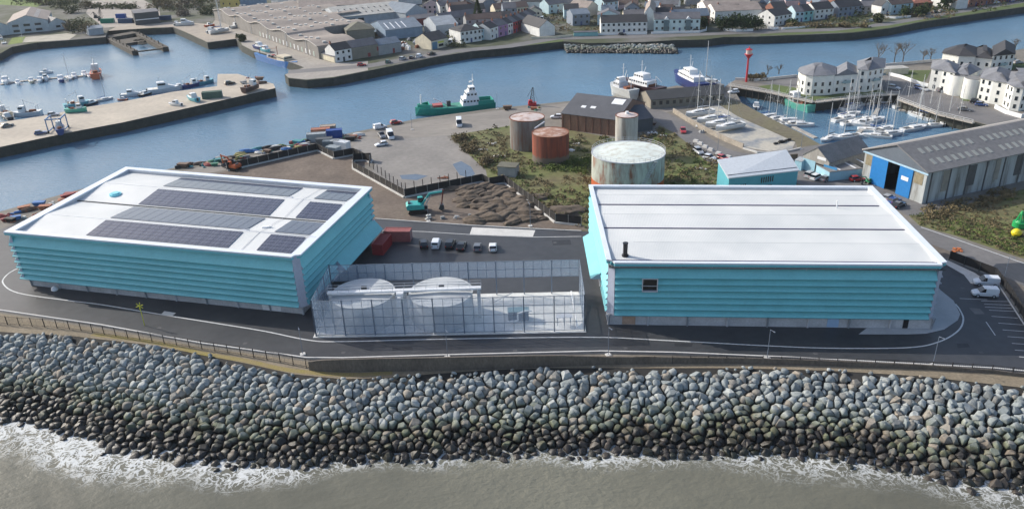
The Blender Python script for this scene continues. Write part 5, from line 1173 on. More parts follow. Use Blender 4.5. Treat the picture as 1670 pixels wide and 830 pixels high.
for (x0,y0,x1,y1) in ((690,24,1010,14),(700,14,1010,5),(700,4,1020,-4),(860,34,980,30),(1000,40,1048,36),(1070,38,1140,36),(1010,26,1050,22),(1060,22,1150,24),(1150,22,1240,16),(1060,12,1240,6),(1060,2,1300,-4),(1170,36,1240,34),(1240,18,1420,8),(1240,10,1420,0),(1260,30,1330,24),(1330,22,1420,14),(1420,12,1560,6),(1420,4,1560,-4),(1500,8,1650,-6),(700,-6,1100,-14),(1100,-8,1500,-16),(600,-4,720,-8),(1200,26,1290,20),(930,50,975,48),(720,20,1000,8),(880,12,1050,4),(1060,7,1300,1),(1160,28,1235,26),(1280,16,1440,6),(1420,8,1500,2),(700,0,1000,-8),(1060,-4,1500,-12),(650,10,700,6),(760,46,790,44),(720,38,770,34),(1440,16,1480,14)):
    row(x0,y0,x1,y1,None)
bx=[at(a_,b_).x for a_,b_ in bank]; by=[at(a_,b_).y for a_,b_ in bank]
def ybank(x): 
    k=[i for i in range(len(bx)) if bx[i]>-60]; return float(np.interp(x,[bx[i] for i in k],[by[i] for i in k]))
for dy in range(36,330,14):
    x=-40+rng.uniform(0,10)
    while x<330:
        w1=rng.choice((8,12,16,20)); y=ybank(x)+dy+rng.uniform(-2,2); y2=ybank(x+w1)+dy
        px,py=proj(x,y,4); ok=690<px<1690 and -26<py<46 and rng.random()<.86
        c=(x+w1/2,y+4)
        if ok and not any((c[0]-a_)**2+(c[1]-b_)**2<(9 if w1<13 else 12.5)**2 for a_,b_ in occupied):
            occupied.append(c); w_=rng.choice(wc); r_=rng.choice(rc); lm=[n_ for x_,n_ in LMK if px>=x_][-1]; dp='just behind' if py>22 else ('further back behind' if py>8 else 'far behind')
            an=rng.choice((0,0,.25,-.2)); u=Vector((math.cos(an),math.sin(an))); y2=y+(y2-y)*.6
            gable('town_house',f'{w_} town house with {r_} roof {dp} {lm}','house',(x,y),(x+u.x*w1,y2+u.y*w1),rng.uniform(7.5,9.5),rng.choice((4.6,5.2,5.4,3.0)),rng.uniform(2.2,3.2),w_,r_,ridge=rng.choice('uuuv') if w1<13 else 'u',wins=max(2,int(w1/4)) if py>10 else 0,storeys=2 if py>10 else 1,chim=1 if rng.random()<.6 else 0,group='houses of the town across the river',over=.2)
        x+=w1+rng.choice((1.5,3,6))
# ================================================================ APARTMENTS
def apartments(label,segs,roofcol):
    """white block made of several joined volumes, each an outline in pixels with wall height, roof top and roof inset"""
    t=thing('apartment_block',label,'apartments',(0,0,0))
    for (outline,h,z_roof,inset) in segs:
        pts=[at(a,b).xy for a,b in outline]; ar=sum(pts[i-1].x*pts[i].y-pts[i].x*pts[i-1].y for i in range(len(pts)))
        if ar<0: pts.reverse()
        MB().prism(pts,0,h).build('wall',mat('render_white',(.74,.74,.70),.8,.05,.3,world=True),t); n=len(pts)
        def off(d):
            out=[]
            for i in range(n):
                e1=(pts[i]-pts[i-1]).normalized();e2=(pts[(i+1)%n]-pts[i]).normalized(); n1=Vector((-e1.y,e1.x));n2=Vector((-e2.y,e2.x)); b=(n1+n2).normalized(); k=d/max(.45,b.dot(n1)); out.append(pts[i]+b*k)
            return out
        lo=off(-.45)
        if inset<0:   # gabled volume: ridge along its longest side
            i=max(range(4),key=lambda k:(pts[k]-pts[k-1]).length); A,B,C_,D=pts[i-1],pts[i],pts[(i+1)%4],pts[(i+2)%4]; m1=(A+D)/2; m2=(B+C_)/2; e=(m2-m1).normalized()*.3; m1-=e;m2+=e
            A2,B2,C2,D2=[p+(p-(m1+m2)/2).normalized()*.4 for p in (A,B,C_,D)]
            mb=MB(); mb.add([(*A2,h),(*B2,h),(*m2,z_roof),(*m1,z_roof),(*C2,h),(*D2,h)],[(0,1,2,3),(3,2,4,5),(0,3,5),(1,4,2),(0,5,4,1)])
        else:
            mb=MB(); mb.hexa([(*p,h) for p in lo],[(*p,h+.12) for p in lo]); mb.hexa([(*p,h+.12) for p in off(-.35)],[(*p,z_roof) for p in off(inset)])
        mb.build('roof',roofm(roofcol),t)
        for i in range(n):
            a,b=pts[i-1],pts[i]; L=(b-a).length; u=(b-a)/L; nn=Vector((u.y,-u.x))
            if nn.y>.3 or L<1.6: continue
            k=max(1,int(L/2.3)); rz=math.atan2(u.y,u.x)
            for f in range(int(h/2.5)):
                for j in range(k):
                    q=a+u*(L*(j+.5)/k); big=(j*5+i*3)%7==0; window(t,q.x,q.y,1.5+f*2.6,1.7 if big else .85,1.35,rz)
            if L>7:
                q=a+u*L*.5+nn*.5; mb=MB(); mb.box(q.x,q.y,3.9,3.0,1.2,.15,rz); mb.box(q.x+nn.x*.55,q.y+nn.y*.55,4.4,3.0,.06,.9,rz); mb.build('balcony',mat('balcony_teal',(.30,.42,.44),.5),t)
    return t
apartments('white crescent apartment block with rounded left end by the marina wharf',[([(1299,147),(1303,152),(1311,155),(1322,156.5),(1345,156),(1357,154.5),(1357,141),(1335,139),(1312,139),(1302,142)],7.2,9.5,4.6),([(1357.3,154),(1394,150.5),(1394,137.5),(1357.3,140.5)],6.6,8.8,-1),([(1394.3,149.5),(1410,151),(1436,146),(1437,131),(1394.3,135)],8.0,10.3,4.2)],'apslate')
apartments('white apartment block with grey pitched roof left of the two drum stair towers',[([(1513,147),(1530,150),(1550,155),(1556,141),(1516,134)],7.8,9.9,3.6),([(1550,153),(1572,156),(1592,146),(1565,137)],7.2,9.2,3.2)],'apslate')
apartments('white apartment block with conical rounded right end at the right edge',[([(1592,164),(1612,169),(1634,173),(1640,152),(1600,149)],7.8,9.9,4.0),([(1634,173.5),(1645,180),(1660,182),(1676,178),(1684,168),(1676,158),(1655,153),(1640,153)],7.8,10.4,6.2)],'apslate')
apartments('rear white apartment block with dark roofs facing the river',[([(1532,116),(1558,121),(1585,122),(1585,106),(1560,106),(1537,109)],7.0,9.2,4.0),([(1585.3,121.5),(1612,124),(1612,108),(1585.3,106)],6.5,8.8,3.6),([(1612.3,124.5),(1648,121),(1648,105),(1612.3,107)],7.6,9.9,-1)],'dark')
for x,y,lb in((1558,154,'left white round stair drum between the two marina apartment blocks'),(1581,160,'right white round stair drum between the two marina apartment blocks')):
    c=at(x,y); t=thing('stair_tower',lb,'tower',(c.x,c.y,0)); MB().cyl(0,0,0,6.9,2.9,28).build('wall',mat('render_white',(0,0,0)),t); MB().cyl(0,0,6.9,7.1,2.7,28).build('roof',roofm('grey'),t)
lowwall('white wall with square piers beside the apartment lawn',[(1449,123),(1470,128),(1500,139),(1513,142)],1.2); lowwall('white curved wall and piers in front of the right apartment block',[(1622,177),(1640,186),(1665,193),(1675,190)],1.3)
lowwall('low pale wall along the river side of the apartments',[(1199,131),(1233,133),(1299,126)],1.0,CONC_PALE); lowwall('pale river wall behind the bare trees',[(1437,109),(1516,102),(1560,99)],1.1,CONC_PALE)
G('bin_store','low cream flat store by the left apartment block','store',1440,123,1481,121,5,2.2,.1,'cream','pale',over=.05)
# ---- marina wharf timber
def wharf(px,label,name='timber_wharf'):
    pts=[at(a,b).xy for a,b in px]; t=thing(name,label,'wharf',(0,0,0)); TM=mat('dark_timber',(.06,.05,.04),.85,.3,1); n=0
    for p,q in zip(pts,pts[1:]):
        L=(q-p).length;u=(q-p)/L;nn=Vector((u.y,-u.x)); 
        if nn.y>0: nn=-nn
        mb=MB(); a=p+nn*1.3; b=q+nn*1.3
        mb.hexa([(*p,-.25),(*a,-.25),(*b,-.25),(*q,-.25)],[(*p,.1),(*a,.1),(*b,.1),(*q,.1)]); mb.build('deck',mat('wharf_deck',(.42,.38,.33),.8,.1),t)
        k=int(L/2.6)
        for i in range(k):
            if n>95: break
            n+=1; c=p+u*(L*i/k)+nn*1.2; mb=MB(); mb.tube((*c,WZ-.5),(*c,.1),.16,5); mb.build('pile',TM,t)
        mb=MB(); 
        for i in range(k+1): c=p+u*(L*i/k)+nn*1.2; mb.tube((*c,.1),(*c,1.1),.04,4)
        for z in(.6,1.1): mb.tube((*(p+nn*1.2),z),(*(q+nn*1.2),z),.045,4)
        mb.build('handrail',WHITE,t)
wharf([(1190,139.5),(1262,151.5),(1328,166.5)],'dark timber wharf with pale rail on the left side of the marina basin')
wharf([(1328,166.5),(1379,160.5),(1421,155.5),(1463,153.5)],'dark timber wharf with pale rail below the crescent apartment block')
wharf([(1468,162),(1532,186),(1590,200)],'dark piled wharf along the apartment car park')
# ---- derelict jetty
def jetty():
    t=thing('derelict_jetty','derelict timber framed jetty half sunk in the harbour basin','jetty',(0,0,0)); TM=mat('rotten_timber',(.12,.10,.075),.9,.3,.6,col2=(.035,.032,.028),world=True)
    A=at(176,62,-1.5).xy;B=at(220,84,-1.5).xy;C_=at(270,78,-1.5).xy;D=at(222,54,-1.5).xy; r=random.Random(2)
    def beam(p,q,w_,z0,z1,nm):
        u=(q-p).normalized(); n=Vector((-u.y,u.x))*w_/2; MB().hexa([(*(p-n),z0),(*(q-n),z0),(*(q+n),z0),(*(p+n),z0)],[(*(p-n),z1),(*(q-n),z1),(*(q+n),z1),(*(p+n),z1)]).build(nm,TM,t)
    beam(A,B,3,WZ-.5,-1.2,'side_wall'); beam(D,C_,3,WZ-.5,-1.2,'side_wall'); beam(B,C_,1.2,-2.2,-1.6,'end_beam'); beam(A,D,8,WZ-.5,-1.0,'root')
    m1=A.lerp(B,.3);m2=D.lerp(C_,.3); beam(m1,m2,16,WZ-.4,-2.2,'deck')
    for k in range(16):
        p=(A.lerp(B,k/15) if k%2 else D.lerp(C_,k/15)); mb=MB(); mb.tube((*p,WZ-.5),(p.x+r.uniform(-.4,.4),p.y,r.uniform(-.6,.7)),.3,5); mb.build('pile',TM,t)
    for k in range(5):
        p=A.lerp(B,r.uniform(.1,.7)).lerp(D.lerp(C_,r.uniform(.1,.7)),r.uniform(.2,.8)); mb=MB(); mb.ring([(p.x+1.8*math.cos(a*.7),p.y+1.5*math.sin(a*.7)) for a in range(9)],[(p.x+1.2*math.cos(a*.7),p.y+1.0*math.sin(a*.7)) for a in range(9)],-2.3,-1.7); mb.build('rubble_ring',TM,t)
jetty()
structure('slipway',[(1204,58),(1234,57),(1243,64.5),(1212,65)],mat('slip_concrete',(.26,.22,.19),.9,.15,.3,world=True),-2.6)
# pontoon and gangway in marina
for (px,lb) in (([(1232,186),(1262,192),(1330,226)],'floating walkway beside the left row of yachts in the marina'),([(1395,222),(1420,200),(1432,178)],'floating walkway in the middle of the marina'),([(1465,180),(1560,196)],'short floating walkway by the apartment car park')):
    pts=[at(a,b,WZ).xy for a,b in px]; mb=MB()
    for p,q in zip(pts,pts[1:]):
        u=(q-p).normalized(); n=Vector((-u.y,u.x))*.7; mb.hexa([(*(p-n),WZ-.2),(*(q-n),WZ-.2),(*(q+n),WZ-.2),(*(p+n),WZ-.2)],[(*(p-n),WZ+.35),(*(q-n),WZ+.35),(*(q+n),WZ+.35),(*(p+n),WZ+.35)])
    tag(mb.build('pontoon',mat('pontoon_deck',(.40,.37,.33),.8)),lb,'pontoon')
a=at(1213,172);b=at(1232,186,WZ+.4); t=thing('gangway','sloping green grey gangway down to the marina pontoon','gangway',(0,0,0)); mb=MB()
for o in(-.7,.7):
    for z in(0,1.1): mb.tube((a.x+o,a.y,z+.2),(b.x+o,b.y,b.z+z),.08,4)
mb.build('truss',mat('gangway_green',(.12,.17,.15),.6),t)
# pontoons of the left harbour
for (px,lb) in (([(0,139),(40,133),(95,128),(150,124)],'long floating walkway in the left harbour between the two boat rows'),([(290,153),(325,147)],'short floating walkway at the end of the pier boats')):
    pts=[at(a,b,WZ).xy for a,b in px]; mb=MB()
    for p,q in zip(pts,pts[1:]):
        u=(q-p).normalized(); n=Vector((-u.y,u.x))*1.0; mb.hexa([(*(p-n),WZ-.2),(*(q-n),WZ-.2),(*(q+n),WZ-.2),(*(p+n),WZ-.2)],[(*(p-n),WZ+.35),(*(q-n),WZ+.35),(*(q+n),WZ+.35),(*(p+n),WZ+.35)])
    tag(mb.build('pontoon',mat('pontoon_deck',(0,0,0))),lb,'pontoon')
# ================================================================ TREES
BARK=mat('bark',(.10,.075,.055),.9,.2,2)
def crown_tree(name,label,x,y,h,r,leafm,seed,n=420,ls=.8,trunk=.3,group=None,zf=.25):
    c=at(x,y); rg=random.Random(seed); t=thing(name,label,'tree',(c.x,c.y,0),0,group); mb=MB(); mb.tube((0,0,0),(0,0,h*.75),trunk,7,r2=trunk*.35); mb.build('trunk',BARK,t)
    mb=MB(); cl=[(rg.uniform(-.5,.5)*r,rg.uniform(-.5,.5)*r,h*rg.uniform(zf+.1,.72),r*rg.uniform(.4,.62)) for _ in range(9)]
    for q in cl:
        for _ in range(n//9):
            d=Vector((rg.gauss(0,1),rg.gauss(0,1),rg.gauss(0,1))).normalized()*q[3]*rg.uniform(.55,1.08); p=Vector((q[0]+d.x,q[1]+d.y,q[2]+d.z*.8)); e=Vector((rg.gauss(0,1),rg.gauss(0,1),rg.gauss(0,1))).normalized(); f=e.orthogonal().normalized(); s=ls*rg.uniform(.6,1.2); mb.add([p+e*s,p-e*s*.5+f*s*.7,p-e*s*.5-f*s*.7],[(0,1,2)])
    mb.build('crown',leafm,t); return t
def bare_tree(label,x,y,h,seed,group=None,dens=5):
    c=at(x,y); rg=random.Random(seed); t=thing('bare_tree',label,'tree',(c.x,c.y,0),0,group); tr=MB(); br=MB(); tr.tube((0,0,0),(0,0,h*.4),.22,6,r2=.15)
    def grow(p,d,L,r,k):
        q=p+d*L; br.tube(p,q,r,4,r2=r*.6)
        if k==0: return
        for _ in range(3 if k>1 else dens): grow(p+d*L*rg.uniform(.5,1),(d+Vector((rg.gauss(0,.5),rg.gauss(0,.5),rg.uniform(-.05,.4)))).normalized(),L*rg.uniform(.55,.78),r*.55,k-1)
    for _ in range(6): grow(Vector((0,0,h*rg.uniform(.25,.42))),Vector((rg.gauss(0,.55),rg.gauss(0,.55),1)).normalized(),h*.3,.11,3)
    tr.build('trunk',BARK,t); br.build('crown',TWIG,t); return t
for k,(x,y,h,lb) in enumerate(((1431,104,9.5,'left and widest bare tree on the river wall by the apartments'),(1458,103,9,'middle bare tree on the river wall by the apartments'),(1472,102,9.5,'right bare tree on the river wall by the apartments'),(1505,101,5.5,'small bare tree near the river corner of the apartments'),(1517,100,6,'bare tree left of the rear apartment roofs'),(1655,82,5,'small bare tree at the right edge of the river wall'),(1252,122,4,'low bare bush tree left of the crescent block'),(1270,121,4,'low bare bush tree nearest the crescent block'))): bare_tree(lb,x,y,h,k+1)
for k,(x,y,h,r,lb) in enumerate(((1179,50,9,5.5,'left dark evergreen of the riverside clump'),(1194,50,11,6,'tallest dark evergreen of the riverside clump'),(1213,50,9,6,'dark evergreen right of the tallest one in the riverside clump'),(1232,49,8,5.5,'right dark evergreen of the riverside clump'),(1150,46,6,3.5,'round dark evergreen by the apartment garden wall'),(1395,24,7,5,'dull green tree on the river road bend'),(1500,27,8,5,'dark tree beside the orange tiled house'),(1475,27,6,4,'bushy tree in front of the blue bay house'),(1540,15,8,5,'dark tree between the orange roof and the white gable'),(1432,37,6,3,'small tree on the river verge lawn'),(1290,44,4,4,'low hedge bush in front of the cream riverside house'))): crown_tree('evergreen_tree',lb,x,y,h,r,EVG if k!=9 else HEDG,40+k,n=500,ls=.75,zf=.1)
# conifer by the graveyard
def conifer(x,y,h,r,lb,seed):
    c=at(x,y); rg=random.Random(seed); t=thing('conifer',lb,'tree',(c.x,c.y,0)); mb=MB(); mb.tube((0,0,0),(0,0,h*.9),.3,6,r2=.05); mb.build('trunk',BARK,t); mb=MB()
    for _ in range(900):
        z=rg.random()**.8; rr=r*(1-z)*rg.uniform(.6,1.05)+.15; a=rg.uniform(0,6.28); p=Vector((rr*math.cos(a),rr*math.sin(a),.8+z*(h-.8))); e=Vector((math.cos(a),math.sin(a),-.5)).normalized(); f=e.orthogonal().normalized(); s=.7; mb.add([p+e*s,p-e*s*.4+f*s*.6,p-e*s*.4-f*s*.6],[(0,1,2)])
    mb.build('crown',EVG,t)
conifer(780,42,14,4,'tall dark conifer by the graveyard behind the corner house',3)
HV=[(128,52,9,8,'big leafless looking dark tree by the harbour shed'),(146,56,7,6,'dark bush tree over the harbour bank beside the grey cabin'),(112,50,6,5,'bush at the right end of the pale sheds'),(98,14,7,8,'hedge tree above the pale sheds'),(70,8,7,8,'hedge tree at the edge of the green field'),(50,4,7,7,'hedge tree in the green field corner'),(118,22,6,7,'brown bush clump behind the pale sheds'),(140,14,6,6,'brown bush left of the pale yard'),(110,4,8,8,'hedge tree at the top left of the yard'),(395,68,4,3,'leafless bush on the quay corner'),(604,62,5,4,'ivy bush beside the hipped store'),(1240,130,1.8,3,'low brown bush below the red light tower'),(1228,131,1.6,3,'low brown bush left of the red light tower'),(280,14,7,8,'dark green tree above the boat hard'),(305,12,7,8,'dark green tree left of the yellow building'),(330,10,7,8,'dark green tree next to the yellow building'),(262,10,6,7,'dark green tree behind the charcoal box warehouse'),(300,26,4,6,'dark hedge behind the boat hard'),(335,24,4,6,'dark hedge left of the rippling warehouse')]
for k,(x,y,h,r,lb) in enumerate(HV): crown_tree('tree',lb,x,y,h,r,(HEDG,SCR1,TWIG)[k%3] if k not in(11,12) else SCR1,90+k,n=520,ls=.6,zf=.05)
# gardens: stuff
def far_scrub(name,boxes,m,n,seed):
    rg=random.Random(seed); mb=MB()
    for (x0,y0,x1,y1) in boxes:
        for _ in range(n):
            p=at(rg.uniform(x0,x1),rg.uniform(y0,y1)); r=rg.uniform(.8,2.6)
            if any((p.x-a)**2+(p.y-b)**2<36 for a,b in occupied): continue
            leaves(mb,rg,p.x,p.y,0,r,r*rg.uniform(.8,1.5),18,.55)
    return mb.build(name,m,kind='stuff')
far_scrub('garden_shrubs',[(690,-5,1000,30),(1050,0,1250,45),(1250,0,1420,40),(1420,-5,1560,22)],EVG,120,5)
far_scrub('garden_shrubs',[(690,-5,1000,30),(1050,0,1250,45),(1250,0,1420,42),(1420,-5,1640,20),(700,60,760,78)],HEDG,130,6)
far_scrub('hedge_row',[(20,-4,130,10),(240,-6,350,20),(130,-8,700,-2),(150,10,225,16)],HEDG,110,7)
far_scrub('wooded_edge',[(240,-8,360,16),(700,-14,1000,-4),(1250,44,1420,46)],SCR1,110,8)
far_scrub('wooded_edge',[(690,-14,1100,3),(1100,-14,1600,-1)],EVG,260,14)
far_scrub('garden_shrubs',[(720,0,1000,52),(1000,0,1240,44),(1240,0,1560,34)],SCR1,260,15)
# scrap yard clutter
rg=random.Random(9)
for k in range(26):
    p=at(rg.uniform(655,700),rg.uniform(66,82)); col=rg.choice((WHITE,GREYP,DARK,RUST,TIN:=wallm('tinblue'))); mb=MB(); mb.box(0,0,.6,rg.uniform(1,3),rg.uniform(.8,1.6),rg.uniform(.6,1.4)); mb.box(.2,0,1.35,.8,.6,.3); o=mb.build('scrap_item',col,None,(p.x,p.y,0),rg.uniform(0,3)); tag(o,'heap of scrap in the yard beside the cream shop','scrap','scrap in the yard beside the cream shop')
# gravestones
for k in range(60):
    p=at(792+(k%12)*5.2+rg.uniform(-.6,.6),31+(k//12)*2.1+rg.uniform(-.3,.3)); o=MB().box(0,0,.55,.9,.2,1.1).build('gravestone',wallm('grey') if k%3 else WHITE,None,(p.x,p.y,0)); tag(o,'upright gravestone in the graveyard behind the corner house','gravestone','gravestones behind the corner house')
# red light tower
c=at(1217,134); t=thing('light_tower','red harbour light tower with lantern on a slim column','light tower',c); RED=paint('signal_red',(.50,.02,.03))
MB().cyl(0,0,0,9.6,.42,12,r2=.36).build('column',RED,t); MB().cyl(0,0,9.2,10.6,.5,12,r2=1.5).build('gallery_cone',RED,t); mb=MB(); mb.cyl(0,0,10.6,10.8,1.6,16); mb.cyl(0,0,12.4,12.9,1.4,16,r2=.5); mb.cyl(0,0,12.9,13.6,.18,8); mb.build('lantern_roof',RED,t); MB().cyl(0,0,10.8,12.4,1.15,12).build('lantern_glass',mat('lantern_glass',(.55,.45,.42),.2),t)
# derrick crane by the quay and dark crane at the far yard
def lattice(name,label,x,y,h,col,lean=(.3,0),base=True):
    c=at(x,y); t=thing(name,label,'crane',c); mb=MB(); w_=.9
    for sx in(-1,1):
        for sy in(-1,1): mb.tube((sx*w_,sy*w_,.8),(lean[0]*h+sx*.15,lean[1]*h+sy*.15,h),.1,4)
    for k in range(7):
        f=k/7;g_=(k+1)/7
        for s in(-1,1): mb.tube((lean[0]*h*f-s*w_*(1-f*.85),-w_*(1-f*.85),.8+(h-.8)*f),(lean[0]*h*g_+s*w_*(1-g_*.85),-w_*(1-g_*.85),.8+(h-.8)*g_),.06,4)
    mb.build('mast',col,t)
    mb=MB(); mb.box(0,0,.5,3,2.4,1.0); mb.box(-.6,0,1.4,1.4,1.6,1.0); mb.build('base',RED if base else DARK,t); mb=MB(); mb.tube((lean[0]*h,0,h),(lean[0]*h+1.6,0,1.5),.04,4); mb.tube((lean[0]*h,0,h),(lean[0]*h-2,0,h*.5),.08,4); mb.build('boom',col,t); return t
lattice('quay_crane','slim dark lattice crane on a red base at the river quay',868,172,6.5,DARK,(.05,0))
lattice('derrick','dark lattice derrick in the far pale yard',165,34,8,BLACK,(.1,0),False); lattice('derrick','smaller dark derrick left of the lattice derrick in the far yard',158,30,4,BLACK,(-.4,0),False)
# ================================================================ VEHICLES
CG=mat('car_glass',(.015,.018,.022),.08,.05,spec=.8)
HLM=paint('headlight',(.75,.75,.72),.15); TLM=paint('tail_light',(.35,.01,.01),.3)
def carpaint(nm,c):
    m=mat('carpaint_'+nm,c,.28,.03,1.0,spec=.6); m.node_tree.nodes['Principled BSDF'].inputs['Coat Weight'].default_value=.5; return m
CP={n:carpaint(n,c) for n,c in dict(black=(.014,.015,.018),white=(.75,.77,.80),silver=(.40,.42,.45),grey=(.14,.15,.17),red=(.42,.02,.02),blue=(.03,.08,.25),green=(.05,.15,.12),teal=(.08,.22,.24)).items()}
def loft(mb,secs,mi=0,cap=True):
    n=len(secs[0]); o=[]
    for s in secs: o+=s
    fs=[(i*n+j,i*n+(j+1)%n,(i+1)*n+(j+1)%n,(i+1)*n+j) for i in range(len(secs)-1) for j in range(n)]
    if cap: fs+=[tuple(range(n-1,-1,-1)),tuple((len(secs)-1)*n+j for j in range(n))]
    mb.add(o,fs,mi)
def mk_car(kind):
    """x forward"""
    S=dict(hatch=(4.1,1.75,1.48),saloon=(4.6,1.8,1.45),suv=(4.5,1.85,1.68),van=(4.45,1.85,1.85),bigvan=(5.6,2.0,2.5),pickup=(5.1,1.85,1.8))[kind]
    L,W,H=S; t=thing('parked_'+{'van':'van','bigvan':'van','pickup':'pickup'}.get(kind,'car'),'','van' if 'van' in kind else ('pickup' if kind=='pickup' else 'car'))
    hb=.62*H if kind!='bigvan' else 1.3; hb=min(hb,1.08) if kind!='bigvan' else hb; w=W/2
    def sec(x,zt,k=1,zb=.28): return [(x,-w*k,zb+.12),(x,-w*k*.93,zb),(x,w*k*.93,zb),(x,w*k,zb+.12),(x,w*k,zt-.12),(x,w*k*.9,zt),(x,-w*k*.9,zt),(x,-w*k,zt-.12)]
    body=MB(); hood=hb*.86
    loft(body,[sec(-L/2,hb*.78,.86),sec(-L/2+.18,hb*.95,.97),sec(-L*.2,hb,1),sec(L*.16,hb,1),sec(L*.36,hood,.99),sec(L/2-.2,hood*.86,.93),sec(L/2,hood*.66,.80)])
    x0={'hatch':-.46,'saloon':-.40,'suv':-.48,'van':-.49,'bigvan':-.495,'pickup':-.08}[kind]*L; x1={'bigvan':.40,'van':.26}.get(kind,.18)*L; xr0=x0+{'saloon':.55,'van':.05,'bigvan':.03,'pickup':.15}.get(kind,.3); xr1=x1-{'bigvan':.7,'van':.75}.get(kind,.75)
    def gh(mb,a0,a1,b0,b1,z0,z1,k0,k1): mb.hexa([(a0,-w*k0,z0),(a1,-w*k0*.96,z0),(a1,w*k0*.96,z0),(a0,w*k0,z0)],[(b0,-w*k1,z1),(b1,-w*k1,z1),(b1,w*k1,z1),(b0,w*k1,z1)])
    if kind in('van','bigvan'):
        gh(body,x0,L*.03,x0+.04,L*.03,hb-.02,H-.05,.985,.86); 
    gh(body,xr0-.02,xr1+.02,xr0+.08,xr1-.1,H-.08,H,.83 if kind!='bigvan' else .9,.72)
    body.build('body',CP['black'],t)
    g=MB()
    if kind in('van','bigvan'): gh(g,L*.031,x1,L*.031,xr1,hb-.02,H-.07,.94,.82); MB().b2(x0-.01,x0+.05,-w*.7,w*.7,hb+.15,H-.25).build('rear_window',CG,t)
    else: gh(g,x0,x1,xr0,xr1,hb-.02,H-.07,.93,.80)
    g.build('window',CG,t)
    if kind=='pickup': MB().b2(-L/2+.25,x0-.1,-w*.8,w*.8,hb-.0,hb+.02).build('load_bed',DARK,t)
    r=.33 if kind!='bigvan' else .38
    for sx in(-.31,.32):
        for sy in(-1,1):
            mb=MB(); mb.tube((sx*L,sy*(w-.2),r),(sx*L,sy*(w+.02),r),r,14); wh=mb.build('wheel',TYRE,t)
            mb=MB(); mb.tube((sx*L,sy*(w+.0),r),(sx*L,sy*(w+.035),r),r*.6,10); mb.build('rim',GREYP,wh)
    for sy in(-1,1):
        MB().box(L/2-.12,sy*w*.62,hood*.66,.16,.34,.14).build('headlight',HLM,t); MB().box(-L/2+.03,sy*w*.72,hb*.75,.1,.22,.22).build('tail_light',TLM,t)
    return t
CARS={}
def put_car(kind,colour,x,y,hx,hy,label,group=None,z=0,sc=1):
    """front of the car points from x,y towards hx,hy"""
    a=at(x,y,z); b=at(hx,hy,z); return inst(CARS,kind,lambda:mk_car(kind),a,math.atan2(b.y-a.y,b.x-a.x),label,group,sc,swap=None if colour=='black' else {'carpaint_black':CP[colour]})
